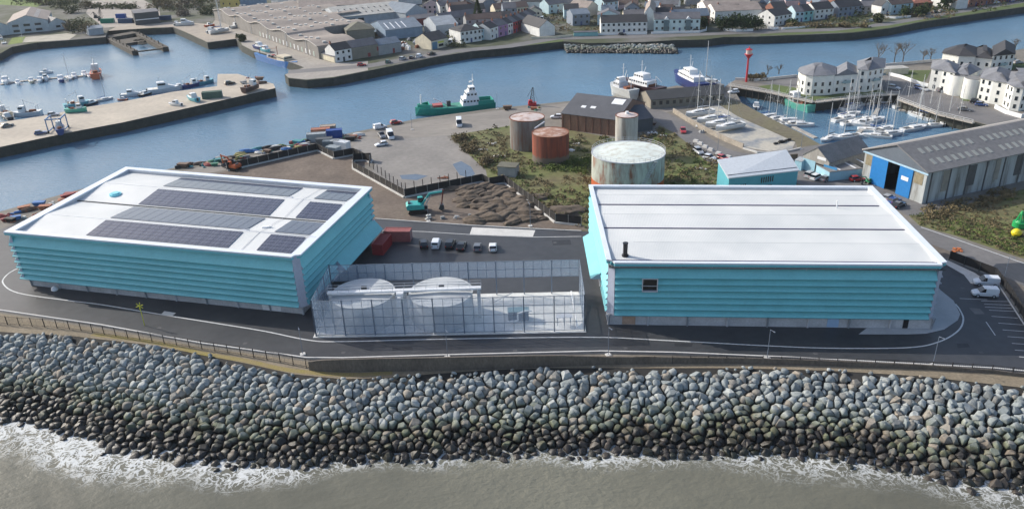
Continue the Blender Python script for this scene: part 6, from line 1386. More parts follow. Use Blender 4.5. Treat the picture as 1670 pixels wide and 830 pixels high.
CARL=[
('suv','black',691,401,690,396,'black car first from the left in the parking row behind the screen'),
('van','white',712,401,714,395,'small white van second in the parking row behind the screen'),
('suv','black',735,401,738,395,'black suv third in the parking row behind the screen'),
('saloon','black',753,404,756,397,'black saloon fourth in the parking row behind the screen'),
('hatch','grey',779,406,780,399,'dark grey hatchback fifth in the parking row behind the screen'),
('hatch','white',804,406,804,399,'white hatchback at the right end of the parking row'),
('van','white',1607,464,1590,463,'upper white panel van parked by the boundary fence'),
('van','white',1605,482,1588,481,'lower white panel van parked by the boundary fence'),
('van','white',620,210,640,206,'white van on the quay apron nearest the river'),
('bigvan','white',637,225,641,232,'tall white van on the concrete yard'),
('pickup','grey',623,224,630,232,'grey pickup beside the tall white van on the yard'),
('hatch','white',622,238,605,241,'white hatchback at the front of the three vehicles on the yard'),
('hatch','red',646,202,660,200,'faded red car on the quay apron by the river edge'),
('bigvan','white',749,205,750,212,'white lorry like van parked on the apron by the scrub'),
('hatch','white',907,193,893,193,'white car at the left corner of the quay warehouse'),
('suv','silver',1139,250,1150,258,'silver car left in the row beside the access road'),
('hatch','white',1158,260,1172,263,'white estate car in the row beside the access road'),
('hatch','red',1179,261,1192,265,'red car in the row beside the access road'),
('hatch','red',1114,216,1116,222,'red car at the grassy edge of the access road'),
('suv','silver',1322,288,1331,284,'silver car left in the row before the tin shed'),
('suv','white',1332,292,1342,288,'white car in the middle of the row before the tin shed'),
('saloon','grey',1347,294,1356,290,'dark grey car right in the row before the tin shed'),
('hatch','white',1293,271,1308,269,'white car beside the pale blue cabin'),
('hatch','red',1398,295,1412,294,'red car in front of the lean-to store'),
('hatch','silver',1449,325,1456,322,'silver car behind the right end of the plain roof'),
('hatch','blue',1458,330,1466,327,'blue car before the great warehouse doors'),
('saloon','black',1465,337,1472,334,'black car nearest the great warehouse corner'),
('hatch','white',1196,152,1185,153,'white car on the ramp by the marina head'),
('hatch','blue',1499,146,1510,149,'blue car beside the lawn of the apartments'),
('hatch','silver',1507,148,1518,151,'silver car beside the lawn of the apartments'),
('suv','black',1593,169,1605,170,'black car left of the pair before the right apartment block'),
('hatch','blue',1600,173,1612,174,'dark blue car right of the pair before the right apartment block'),
('saloon','grey',1573,181,1585,182,'dark car standing alone on the apartment car park'),
('suv','grey',1537,150,1548,149,'dark suv under the left marina apartment block'),
('hatch','silver',1660,104,1672,103,'silver car at the right edge by the rear apartments'),
('suv','silver',1458,146,1470,148,'silver car by the corner of the marina wharf'),
# pier
('hatch','blue',67,219,80,217,'blue car on the lower middle of the pier'),('saloon','grey',12,207,24,204,'grey car at the left end of the pier'),('hatch','silver',88,189,100,188,'silver blue car on the upper edge of the pier'),
('suv','black',375,138,386,136,'dark car at the head of the pier'),
# far quay
('hatch','red',590,108,604,107,'red car standing alone on the far quay road'),('hatch','green',633,103,640,98,'pale green car on the far quay road'),('suv','silver',657,98,664,95,'silver car on the far quay beside the small dark one'),('hatch','black',672,96,677,93,'small dark car on the far quay between two pale cars'),('van','white',684,94,689,91,'white van on the far quay near the verge'),('suv','black',704,90,712,88,'dark car next to the verge of the far quay'),
('bigvan','white',735,72,738,66,'white van beside the cream shop'),('hatch','white',708,79,722,78,'white car before the cream shop doors'),
('hatch','white',436,62,448,66,'white car along the rippling warehouse, higher on the quay'),('suv','white',452,69,462,74,'white suv along the rippling warehouse, lower on the quay'),('hatch','black',412,54,420,58,'dark car at the top of the quay by the rippling warehouse'),('hatch','black',507,90,514,94,'dark car near the front corner of the rippling warehouse'),
('bigvan','white',884,34,886,28,'white van going up the terrace street'),('hatch','black',1015,58,1030,58,'dark car before the long white terrace'),('suv','black',1137,52,1150,52,'dark car at the end of the turquoise apartment wall'),
('hatch','black',1524,22,1532,21,'dark car left of the silver one on the right bank road'),('hatch','silver',1536,20,1546,19,'silver car by the dark car on the right bank road'),('hatch','grey',1512,24,1520,23,'grey car by the orange tiled house'),('hatch','red',1598,10,1610,8,'red car by the brick row'),('suv','white',1624,6,1636,5,'white car by the brick row'),('hatch','blue',1650,4,1662,2,'blue car at the far end of the brick row'),
]
for r in CARL: put_car(*r)
# ---- excavators
def excavator(name,label,x,y,ang,col,boomc,sc=1):
    c=at(x,y); t=thing('excavator',label,'excavator',c,ang,sc=sc)
    for s in(-1,1):
        mb=MB(); loft(mb,[[(-1.9,s*1.2-.28,.15),(-2.1,s*1.2-.28,.5),(-1.8,s*1.2-.28,.85),(1.8,s*1.2-.28,.85),(2.1,s*1.2-.28,.5),(1.9,s*1.2-.28,.15)],[(-1.9,s*1.2+.28,.15),(-2.1,s*1.2+.28,.5),(-1.8,s*1.2+.28,.85),(1.8,s*1.2+.28,.85),(2.1,s*1.2+.28,.5),(1.9,s*1.2+.28,.15)]]); mb.build('track',BLACK,t)
    MB().box(0,0,.6,2.2,2.0,.5).build('undercarriage',DARK,t)
    mb=MB(); loft(mb,[[(-2.2,y_,1.0),(1.3,y_,1.0),(1.3,y_,1.5),(.6,y_,2.0),(-1.9,y_,2.15),(-2.35,y_,1.8)] for y_ in(-1.3,1.3)]); mb.build('body',col,t)
    cb=MB(); loft(cb,[[(.1,y_,1.9),(1.4,y_,1.5),(1.45,y_,2.3),(1.1,y_,3.0),(.1,y_,3.0)] for y_ in(.35,1.25)]); cb=cb.build('cab',col,t)
    mb=MB(); loft(mb,[[(.2,y_,2.05),(1.47,y_,1.9),(1.47,y_,2.35),(1.16,y_,2.85),(.2,y_,2.85)] for y_ in(.33,1.27)]); mb.build('window',CG,cb)
    MB().box(-1.7,0,2.3,.5,1.2,.25).build('counterweight',DARK,t)
    mb=MB(); mb.tube((.9,-.2,1.7),(2.6,-.2,3.9),.28,4); mb.tube((2.6,-.2,3.9),(5.2,-.2,4.1),.25,4,r2=.2); mb.build('boom',col,t)
    mb=MB(); mb.tube((5.4,-.2,4.5),(4.9,-.2,1.4),.22,4,r2=.16); mb.build('arm',boomc,t); mb=MB(); mb.tube((1.6,-.2,1.5),(2.9,-.2,3.5),.09,5); mb.tube((3.4,-.2,4.35),(5.3,-.2,4.7),.08,5); mb.build('ram',GREYP,t)
    mb=MB(); loft(mb,[[(4.6,y_,1.5),(5.3,y_,1.3),(5.4,y_,.5),(4.7,y_,.15),(4.2,y_,.6)] for y_ in(-.75,.35)]); mb.build('bucket',DARK,t); return t
excavator('excavator','teal tracked excavator with dark red arm standing on the bare yard',682,346,R_(8),paint('machine_teal',(.04,.38,.36)),mat('machine_rust',(.16,.04,.03),.7),1.22)
excavator('excavator','orange red excavator by the quay fence behind the solar building',382,277,R_(150),paint('machine_orange',(.45,.10,.03)),paint('machine_orange',(0,0,0)),.9)
excavator('excavator','little green loader machine before the blue sliding doors',1417,299,R_(200),paint('machine_green',(.03,.28,.12)),DARK,.5)
# ---- containers
def container(label,x,y,ang,col,L=6.06,H=2.6,z=0,cat='container'):
    c=at(x,y); t=thing('shipping_container',label,cat,(c.x,c.y,z),ang); mb=MB(); W=2.44
    n=int(L/.28)
    for i in range(n):
        a=-L/2+L*i/n; b=a+L/n*.5; o=.04
        mb.b2(a,b,-W/2,W/2,.15,H-.05); mb.b2(b,a+L/n,-W/2+o,W/2-o,.15,H-.09)
    mb.build('body',col,t); mb=MB()
    for sx in(-1,1):
        for sy in(-1,1): mb.box(sx*(L/2-.06),sy*(W/2-.04),H/2,.2,.18,H)
        for z_ in(.1,H-.06): mb.box(sx*(L/2-.05),0,z_,.16,W,.16)
    for sy in(-1,1):
        for z_ in(.1,H-.06): mb.box(0,sy*(W/2-.03),z_,L,.14,.16)
    mb.build('frame',col,t); mb=MB()
    for y_ in(-.8,-.3,.3,.8): mb.tube((L/2+.08,y_,.2),(L/2+.08,y_,H-.1),.03,5)
    mb.build('door_bar',GREYP,t); return t
CR=lambda n,c: mat('container_'+n,c,.6,.14,.8,col2=tuple(v*.72 for v in c))
container('dark red shipping container nearest the solar building overhang',624,407,R_(78),CR('red',(.34,.035,.04)))
container('faded pinkish red shipping container behind the dark red one',650,391,R_(-6),CR('faded',(.42,.14,.13)))
for r in (('blue container in the far pale yard',198,30,.0,CR('blue',(.03,.10,.38)),6),('green container by the far yard jetty bank',176,38,.05,CR('green',(.02,.26,.17)),8),('long dark blue container left of the charcoal box warehouse',206,38,-.05,CR('navy',(.05,.10,.2)),9),('blue container right of the charcoal box warehouse',270,33,.1,CR('navy',(0,0,0)),7),
 ('green steel container on the head of the pier',347,160,.22,CR('dullgreen',(.10,.17,.13)),7.5),('grey steel container among the quay stores behind the solar building',541,242,.0,CR('grey',(.18,.22,.25)),5),
 ('orange roofed container in the quay row',524,222,.15,CR('orange',(.50,.20,.12)),6),('pale grey container in the quay row below the orange one',517,230,.12,CR('pale',(.42,.46,.48)),6),('blue container at the right end of the quay row',546,224,.15,CR('blue',(0,0,0)),5),('pale container behind the blue one of the quay row',536,217,.15,CR('tan',(.48,.40,.32)),5),
 ('white site cabin with flat roof behind the hoarding',556,243,-.5,WHITE,6),('second white site cabin in front of the other behind the hoarding',545,252,-.5,CR('cabin_grey',(.5,.54,.55)),4),('grey metal store on the apron between the cabins and containers',530,238,.1,CR('dark',(.13,.14,.15)),5)):
    container(r[0],r[1],r[2],r[3],r[4],r[5])
# ---- clutter along the quay edge behind the solar building
rg=random.Random(31)
KINDS=[('fish_box_stack','stack of fish boxes'),('net_heap','heap of fishing nets'),('skip','steel skip'),('covered_dinghy','tarpaulin covered dinghy'),('pallet_stack','stack of pallets'),('small_boat','upturned small boat')]
cols=[('red',(.28,.05,.05)),('blue',(.04,.16,.42)),('orange',(.34,.12,.06)),('white',(.7,.7,.68)),('green',(.06,.22,.14)),('brown',(.16,.10,.07)),('teal',(.05,.25,.28)),('yellow',(.30,.27,.10)),('grey',(.25,.26,.27)),('black',(.02,.02,.02))]
def clutter(x,y,k,ci,place):
    nm,ds=KINDS[k]; cn,cc=cols[ci]; m=mat('clutter_'+cn,cc,.7,.2,1.5); c=at(x,y); mb=MB(); s=rg.uniform(.5,1.0)
    if k==0:
        for i in range(rg.randint(3,6)): mb.box(rg.uniform(-.8,.8),rg.uniform(-.5,.5),.2+.38*(i//2),.8,.5,.34,rg.uniform(-.2,.2))
    elif k==1:
        for i in range(6): a=rg.uniform(0,6.3); mb.cyl(.7*math.cos(a),.6*math.sin(a),0,rg.uniform(.3,.9),rg.uniform(.5,.9),9,r2=.2)
    elif k==2: mb.hexa([(-1.2,-.8,.1),(1.2,-.8,.1),(1.2,.8,.1),(-1.2,.8,.1)],[(-1.8,-.95,1.4),(1.8,-.95,1.4),(1.8,.95,1.4),(-1.8,.95,1.4)])
    elif k in(3,5):
        secs=[]
        for f in np.linspace(0,1,7): w_=1.0*math.sin(math.pi*min(1,f*.75+.25))*.95+.05; h=.9+.25*math.sin(f*3.1); secs.append([(-2.3+4.6*f,-w_,.35),(-2.3+4.6*f,-w_*.5,.0),(-2.3+4.6*f,w_*.5,.0),(-2.3+4.6*f,w_,.35),(-2.3+4.6*f,w_*.4,h),(-2.3+4.6*f,-w_*.4,h)])
        loft(mb,secs)
    else:
        for i in range(5): mb.box(rg.uniform(-.1,.1),0,.08+i*.17,1.2,1.0,.12)
    o=mb.build(nm,m,None,(c.x,c.y,0),rg.uniform(-.5,.7)); o.scale=(s,s,s)
    tag(o,f'{cn} {ds} {place}','quay clutter' if k in(0,1,4) else ('skip' if k==2 else 'boat'),'odds and ends stored along the river quay'); return o
edge=[(0,350),(30,342),(60,334),(100,322),(128,312),(290,268),(320,265),(350,260),(380,253),(400,247),(430,240),(460,236),(490,231),(505,228)]
def along(t_): 
    f=t_*(len(edge)-1); i=min(int(f),len(edge)-2); return edge[i][0]+(edge[i+1][0]-edge[i][0])*(f-i),edge[i][1]+(edge[i+1][1]-edge[i][1])*(f-i)
for i in range(40):
    x,y=along(rg.uniform(0,.34)); clutter(x,y+rg.uniform(3,18),rg.randrange(6),rg.choice((0,2,0,1,3,5,9,2)),'on the quay left of the solar building')
for i in range(90):
    x,y=along(rg.uniform(.385,1)); clutter(x,y+rg.uniform(2,11),rg.randrange(6),rg.randrange(10),'on the quay edge behind the solar building')
for i in range(10): clutter(rg.uniform(555,590),222+rg.uniform(-3,8),rg.randrange(5),rg.randrange(10),'on the apron by the container row')
for i in range(9): clutter(rg.uniform(820,905),176+rg.uniform(-2,5),rg.randrange(5),rg.randrange(10),'on the quay by the lattice crane')
for i in range(10): clutter(rg.uniform(395,432),133+rg.uniform(-3,8) if i%2 else 128,rg.randrange(5),(0,5,9,8)[i%4],'on the head of the pier')
for i in range(8): clutter(rg.uniform(1060,1160),205+rg.uniform(-12,12) if i<3 else 148,rg.randrange(5),(3,8,5)[i%3],'beside the sail store yard')
for i in range(6): clutter(700+i*22,355+rg.uniform(-3,3),(0,4)[i%2],(3,8)[i%2],'at the edge of the soil yard')
for i in range(8): clutter(1263+i*3.5,236-i*.9,(0,4)[i%2],9,'on the yacht slab corner')
for i,(x,y) in enumerate(((1135,232),(1142,236),(1150,241),(1159,246),(1172,252),(1188,258))):
    c=at(x,y); o=MB().hexa([(-.9,-.5,0),(.9,-.5,0),(.9,.5,0),(-.9,.5,0)],[(-.7,-.35,.8),(.7,-.35,.8),(.7,.35,.8),(-.7,.35,.8)]).build('barrier_block',CONC_PALE,None,(c.x,c.y,0),.8*-1); tag(o,'pale concrete barrier block in the row beside the parked red car','barrier','concrete barrier blocks beside the access road')
# ---- buoys
def buoy(label,x,y,col,s,lying=False):
    c=at(x,y); t=thing('navigation_buoy',label,'buoy',c,0,sc=s); M_=paint(*col)
    if not lying:
        MB().cyl(0,0,.2,1.3,1.3,20).build('float',M_,t); mb=MB()
        for k in range(6): a=k*1.047; mb.tube((.85*math.cos(a),.85*math.sin(a),1.3),(.25*math.cos(a),.25*math.sin(a),3.2),.14,5)
        mb.cyl(0,0,3.1,3.7,.4,10,r2=.2); mb.cyl(0,0,1.3,1.7,1.0,16,r2=.7); mb.build('cage',M_,t); MB().cyl(0,0,0,.2,.7,12).build('skirt',DARK,t)
    else:
        mb=MB(); secs=[]
        for f in np.linspace(-1,1,9): r=math.sqrt(max(.02,1-f*f)); secs.append([(1.1*f,r*math.cos(a),1+r*math.sin(a)) for a in np.linspace(0,6.283,16,endpoint=False)])
        loft(mb,secs); mb.build('float',M_,t); mb=MB(); mb.ring([(1.12*math.cos(a),1.12*math.sin(a)) for a in np.linspace(0,6.28,16,endpoint=False)],[(.95*math.cos(a),.95*math.sin(a)) for a in np.linspace(0,6.28,16,endpoint=False)],.9,1.1); mb.build('rib',M_,t)
buoy('green lattice navigation buoy standing in the grass field at the right edge',1661,371,('buoy_green',(.02,.34,.10)),1.08); buoy('round yellow buoy lying beside the green one',1656,386,('buoy_yellow',(.75,.62,.02)),.95,True)
# misc
def litter(x,y,col,lb,nm='rubble_pile',cat='rubble',s=1):
    c=at(x,y); r=random.Random(int(x*7+y)); mb=MB()
    for _ in range(9): mb.box(r.gauss(0,.9)*s,r.gauss(0,.6)*s,.15,r.uniform(.3,1.0)*s,r.uniform(.2,.7)*s,r.uniform(.15,.5),r.uniform(0,3))
    tag(mb.build(nm,col,None,(c.x,c.y,0)),lb,cat,None)
litter(1553+8,410-2,paint('orange_plastic',(.55,.18,.06)),'orange and white barrier pile beside the old road')
for x,y,lb in ((785,245,'pale rubble in the scrub left of the red tank'),(812,256,'pale rubble lower down the scrub slope'),(803,235,'pale rubble near the top of the scrub slope'),(853,318,'white rubble on the grass by the hut'),(928,246,'white debris right of the red tank'),(940,235,'pale debris between the red tank and the brick warehouse'),(1085,222,'white debris by the silo grass'),(1063,218,'white debris before the lean-to wing'),(1140,276,'pale debris in the scrub by the parked cars')): litter(x,y,WHITE if 'white' in lb else CONC_PALE,lb,s=.9)
for x,y,lb in ((722,291,'dark wet drain channel on the concrete yard'),): litter(x,y,RUST,lb.replace('dark wet drain channel','rusty scrap heap'))
structure('puddle',[(738,268),(752,263),(768,272),(775,284),(765,290),(750,286)],mat('puddle_water',(.10,.13,.17),.08,.1),.045); structure('puddle',[(652,286),(678,284),(698,287),(680,294),(655,292)],mat('puddle_water',(0,0,0)),.045)
# old posts along the hoarding of the yard
for k in range(17):
    f=k/16; x,y=(603+f*57,273+f*39) if k<9 else (662+(k-9)*14,312-(k-9)*3.0); 
    if k<9: x=603+k*6.6; y=272+k*4.9
    c=at(x,y); o=MB().box(0,0,1.2,.18,.18,2.4).build('fence_post',mat('old_timber_post',(.07,.055,.045),.9),None,(c.x,c.y,0)); tag(o,'dark timber post standing along the outside of the black hoarding','post','timber posts outside the black hoarding')
# people? none large enough; two tiny on the pier head are left as clutter
# ================================================================ BOATS
HW=paint('hull_white',(.72,.73,.73),.35); CW=paint('cabin_white',(.74,.75,.75),.4); DK=paint('deck_cream',(.55,.54,.50),.6); SAILB=paint('sail_cover_blue',(.03,.10,.35),.8); MASTM=paint('mast_alloy',(.62,.62,.60),.35)
HULLM=paint('hull_green',(.02,.26,.20),.5)
def hull(mb,L,B,H,bow=.22,transom=.75,sheer=.25,draft=.45,n=12,sl=.12):
    secs=[]
    for i in range(n+1):
        f=i/n; x=-L/2+L*f; k=(transom+(1-transom)*math.sin(min(1,f/.5)*math.pi/2)) if f<.5 else math.sqrt(max(0,1-((f-.5)/.5)**2.4)); k=max(k,.02)
        w=B/2*k; z=H+sheer*abs(f-.45)**2*4*H*.5; kb=.72 if f<.8 else .72*(1-(f-.8)/.2*.8)
        xx=x+sl*L*.5*max(0,f-.8)/.2*0
        secs.append([(xx+ (0 if f<.9 else -(f-.9)*L*.25),-w*kb*.4,-draft),(xx,-w*kb,0.0),(x,-w,z),(x,-w*.93,z),(x,w*.93,z),(x,w,z),(xx,w*kb,0.0),(xx+ (0 if f<.9 else -(f-.9)*L*.25),w*kb*.4,-draft)])
    loft(mb,secs)
def deckz(H,sheer,f): return H+sheer*abs(f-.45)**2*4*H*.5
def mk_yacht():
    t=thing('sailing_yacht','','yacht'); L,B,H=9.6,3.0,.95; mb=MB(); hull(mb,L,B,H); mb.build('hull',HW,t)
    mb=MB(); mb.b2(-L*.47,L*.30,-B*.40,B*.40,H-.0,H+.07); mb.build('deck',DK,t)
    mb=MB(); loft(mb,[[(x,-w,H),(x,w,H),(x,w*.8,H+h),(x,-w*.8,H+h)] for x,w,h in((-1.2,1.0,.5),(.6,.95,.45),(2.2,.7,.3),(2.9,.45,.05))]); cb=mb.build('cabin',CW,t); MB().b2(-1.0,1.9,-.93,.93,H+.14,H+.3).build('window',GLASS,cb)
    MB().b2(-3.9,-1.5,-.75,.75,H+.071,H+.1).build('cockpit',DARK,t)
    mb=MB(); mb.tube((.9,0,H),(.9,0,13.2),.12,6,r2=.09); mb.tube((.9,-1.0,7.2),(.9,1.0,7.2),.035,4); mb.build('mast',MASTM,t)
    mb=MB(); 
    for p,q in(((.9,0,12),(4.6,0,H+.4)),((.9,0,12),(-4.6,0,H+.2)),((.9,1.0,7.2),(.8,1.35,H)),((.9,-1.0,7.2),(.8,-1.35,H)),((.9,0,12),(.9,1,7.2)),((.9,0,12),(.9,-1,7.2))): mb.tube(p,q,.02,3)
    mb.build('rigging',GREYP,t)
    mb=MB(); mb.tube((.8,0,H+1.3),(-3.2,0,H+1.25),.17,6,r2=.1); mb.build('sail_cover',SAILB,t)
    mb=MB(); 
    for k in range(8):
        for s in(-1,1): mb.tube((-4+k*1.1,s*1.15*(1 if k<5 else 1-(k-5)*.2),H),(-4+k*1.1,s*1.15*(1 if k<5 else 1-(k-5)*.2),H+.6),.02,3)
    mb.build('stanchions',GREYP,t); return t
def mk_cruiser():
    t=thing('motor_boat','','motor boat'); L,B,H=7.6,2.7,1.1; mb=MB(); hull(mb,L,B,H,transom=.9); mb.build('hull',HW,t); MB().b2(-L*.47,L*.28,-B*.38,B*.38,H,H+.05).build('deck',DK,t)
    mb=MB(); loft(mb,[[(x,-w,H),(x,w,H),(x,w*.82,H+h),(x,-w*.82,H+h)] for x,w,h in((-1.4,1.1,1.5),(.4,1.1,1.45),(1.2,1.0,.7),(2.6,.7,.25))]); cb=mb.build('wheelhouse',CW,t); MB().b2(-1.2,.55,-1.08,1.08,H+.8,H+1.2).build('window',GLASS,cb)
    mb=MB(); mb.tube((-.6,0,H+1.4),(-.6,0,H+3.0),.04,5); mb.build('mast',MASTM,t); MB().b2(-L*.5-.3,-L*.5+.1,-.3,.3,.2,1.3).build('outboard',DARK,t); return t
def mk_fisher():
    t=thing('fishing_boat','','fishing boat'); L,B,H=9.5,3.4,1.5; mb=MB(); hull(mb,L,B,H,transom=.85,sheer=.5); mb.build('hull',HW,t); MB().b2(-L*.46,L*.27,-B*.38,B*.38,H,H+.06).build('deck',mat('deck_worn',(.30,.24,.2),.8,.2,1),t)
    mb=MB(); mb.hexa([(.4,-1.1,H),(2.6,-.95,H),(2.6,.95,H),(.4,1.1,H)],[(.5,-1,H+2.2),(2.2,-.85,H+2.2),(2.2,.85,H+2.2),(.5,1,H+2.2)]); cb=mb.build('wheelhouse',CW,t); MB().b2(.7,2.44,-1.0,1.0,H+1.2,H+1.8).build('window',GLASS,cb)
    mb=MB(); mb.tube((.3,0,H),(.3,0,H+4.6),.08,5); mb.tube((.3,0,H+4),(-3.2,0,H+2.6),.06,5); mb.tube((-3.6,-1,H),(-3.6,-1,H+2),.07,5); mb.tube((-3.6,1,H),(-3.6,1,H+2),.07,5); mb.tube((-3.6,-1,H+2),(-3.6,1,H+2),.07,5); mb.build('gantry',MASTM,t)
    mb=MB(); mb.box(-1.6,0,H+.35,1.4,1.2,.6); mb.cyl(-3,.3,H,H+.8,.35,8); mb.build('winch',RUST,t); return t
BOATS={}
def boat(kind,x,y,hx,hy,label,z=WZ,colour=None,sc=1,group=None,cover=None):
    a=at(x,y,z); b=at(hx,hy,z); mk={'y':mk_yacht,'c':mk_cruiser,'f':mk_fisher}[kind]; sw={}
    if colour: sw['hull_white']=colour
    if cover: sw['sail_cover_blue']=cover
    return inst(BOATS,kind,mk,(a.x,a.y,z-.05),math.atan2(b.y-a.y,b.x-a.x),label,group,sc,swap=sw or None)
HB=paint('hull_navy',(.03,.06,.2),.4); HT=paint('hull_turquoise',(.12,.42,.50),.4); HG=paint('hull_sea_green',(.10,.42,.32),.4); HR=paint('hull_orange',(.55,.14,.06),.4); HK=paint('hull_dark',(.03,.03,.035),.5); HC2=paint('hull_cream',(.60,.52,.38),.5)
WCV=paint('sail_cover_white',(.6,.6,.6)); RCV=paint('sail_cover_dark',(.02,.02,.03))
# yachts laid up on the slab (z>0)
def cradle(x,y,k,lb):
    c=at(x,y); mb=MB()
    for dx in(-1.8,1.8): mb.box(dx,0,.12,.2,2.4,.2); [mb.tube((dx,s*1.1,.2),(dx,s*.7,1.0),.06,4) for s in(-1,1)]
    tag(mb.build('boat_cradle',DARK,None,(c.x,c.y,0),.15),lb,'cradle')
for k,(x,y,hx,hy,lb,cv) in enumerate(((1141,186,1120,189,'white racing yacht ashore on the slab, farthest of the four',WCV),(1160,196,1137,199,'white racing yacht ashore on the slab, second of the four',WCV),(1174,203,1152,206,'racing yacht ashore with a blue cover over its deck',None),(1190,208,1166,212,'white racing yacht ashore on the slab, nearest of the four',WCV))):
    boat('y',x,y,hx,hy,lb,z=.95,sc=1.12,cover=cv,colour=HW if k!=2 else None)
    cradle(x,y,k,'dark steel cradle under the '+('farthest','second','blue covered','nearest')[k]+' laid up racing yacht')
# marina, left row along the bank
ML=[('y',1250,193,1272,188,'white yacht at the inner end of the left marina row',None),('y',1262,196,1284,192,'yacht with dark cover second in the left marina row',RCV),('y',1278,200,1300,197,'white yacht third in the left marina row',WCV),('y',1292,204,1316,202,'white yacht fourth in the left marina row',WCV),('y',1304,206,1328,206,'white yacht at the outer end of the left marina row',WCV),
('y',1352,228,1330,236,'slim dark decked yacht moored by the lower bank',RCV),('y',1380,226,1352,229,'long white yacht with black sail cover by the lower bank',RCV),
('y',1388,178,1410,174,'white yacht at the back of the middle marina row',None),('y',1399,173,1378,176,'blue decked yacht beneath the wharf corner',None),('y',1386,188,1408,185,'white yacht second from the back of the middle row',WCV),('y',1376,196,1398,191,'white yacht third from the back of the middle row',None),('y',1390,202,1412,198,'white yacht in the middle of the middle row',WCV),('c',1404,206,1386,204,'white motor yacht with dark windows in the middle row',None),('y',1412,196,1436,192,'beige decked yacht right of the middle row',WCV),('y',1424,199,1446,194,'pale decked yacht with leaning rigging right of the middle row',WCV),('y',1422,215,1400,212,'yacht with bright blue cover at the lower middle row',SAILB),('y',1440,213,1462,208,'white yacht below the walkway at the lower middle row',WCV),('y',1430,224,1410,222,'white yacht low in the marina close to the great shed roof',WCV),('y',1450,221,1474,218,'white yacht with pink deck low in the marina',WCV),
('y',1447,168,1424,170,'white yacht along the far wharf corner',WCV),('y',1475,175,1500,171,'white and blue yacht alone under the apartment wharf',None),('y',1510,186,1534,186,'big white sloop with dark hull stripe by the right walkway',WCV),('y',1500,192,1480,186,'white yacht with tall mast by the right walkway',None),('y',1540,199,1562,200,'white yacht at the right end of the marina wharf',WCV),('y',1557,203,1580,202,'yacht half hidden by the great shed roof at the right end',None),('y',1520,207,1544,206,'long pale yacht just above the great shed roof',WCV),('y',1490,212,1512,208,'pale yacht just above the left part of the great shed roof',WCV)]
for k,(kd,x,y,hx,hy,lb,cv) in enumerate(ML): boat(kd,x,y,hx,hy,lb,sc=(1.0,.92,1.1,.97)[k%4],cover=cv)
boat('c',1233,176,1233,168,'small white cabin boat at the head of the marina',sc=.85)
boat('f',1300,176,1282,170,'green hulled white fishing boat under the timber wharf',colour=HG,sc=1.5)
# left harbour, upper row
UL=[('c',10,136,9,146,'white cruiser with dark canopy at the left edge of the harbour',None,1.2),('c',30,138,34,148,'small white boat second in the harbour walkway row',None,.8),('c',52,135,52,145,'white boat with brown deck in the harbour walkway row',HC2,.9),('c',66,134,60,144,'white boat fourth in the harbour walkway row',None,.9),('f',75,131,75,142,'blue and white boat middle of the harbour walkway row',None,.8),('c',100,133,102,145,'navy hulled boat in the harbour walkway row',HB,1.1),('y',113,129,120,136,'white yacht with mast in the harbour walkway row',None,.9),('c',122,127,128,135,'white boat beside the masted yacht of the harbour row',None,.9),('c',138,124,142,133,'white boat left of the orange pilot boat',None,.9),('c',146,126,152,134,'small white boat touching the orange pilot boat',None,.7),('c',76,120,90,119,'white boat behind the walkway row',None,.8),
('c',12,194,2,190,'dark decked boat moored at the left end of the pier',HK,1.0),('f',8,188,-4,184,'cream decked workboat moored at the left end of the pier',HC2,1.0),('f',46,189,32,190,'white boat with red deck on the upper pier edge',None,1.1),('f',128,174,145,171,'white and turquoise boat with tall aerial on the upper pier edge',HT,1.1),('c',150,171,160,168,'grey boat beside the turquoise trimmed boat at the pier',HK,.8),('y',170,164,184,161,'masted white boat on the upper pier edge',None,.8),('c',200,164,192,164,'small dinghy like boat on the upper pier edge',HR,.6),('c',215,157,226,156,'white rounded cruiser near the middle of the upper pier edge',None,1.1),('c',238,156,246,154,'small boat right of the rounded cruiser at the pier',HK,.8),('c',268,150,284,148,'largest white cruiser at the upper pier edge',None,1.7),('c',294,145,302,144,'white boat right of the largest cruiser',None,.9),('f',312,142,322,140,'dark hulled boat near the pier head',HB,.9),('f',334,137,344,135,'blue and white fishing boat nearest the pier head',HT,.9),
('y',40,80,62,82,'white yacht with slipway mast off the shingle beach',None,1.0),('f',5,76,-8,72,'red decked trawler at the left edge quay',HK,1.3),('f',10,82,14,92,'pink decked trawler outside the other at the left edge quay',HC2,1.2),('c',2,70,4,78,'white small boat at the left edge quay',None,1.0)]
for (kd,x,y,hx,hy,lb,cl_,s) in UL: boat(kd,x,y,hx,hy,lb,colour=cl_,sc=s)
boat('f',158,125,162,108,'orange and navy pilot boat at the end of the harbour walkway',colour=HR,sc=1.5)
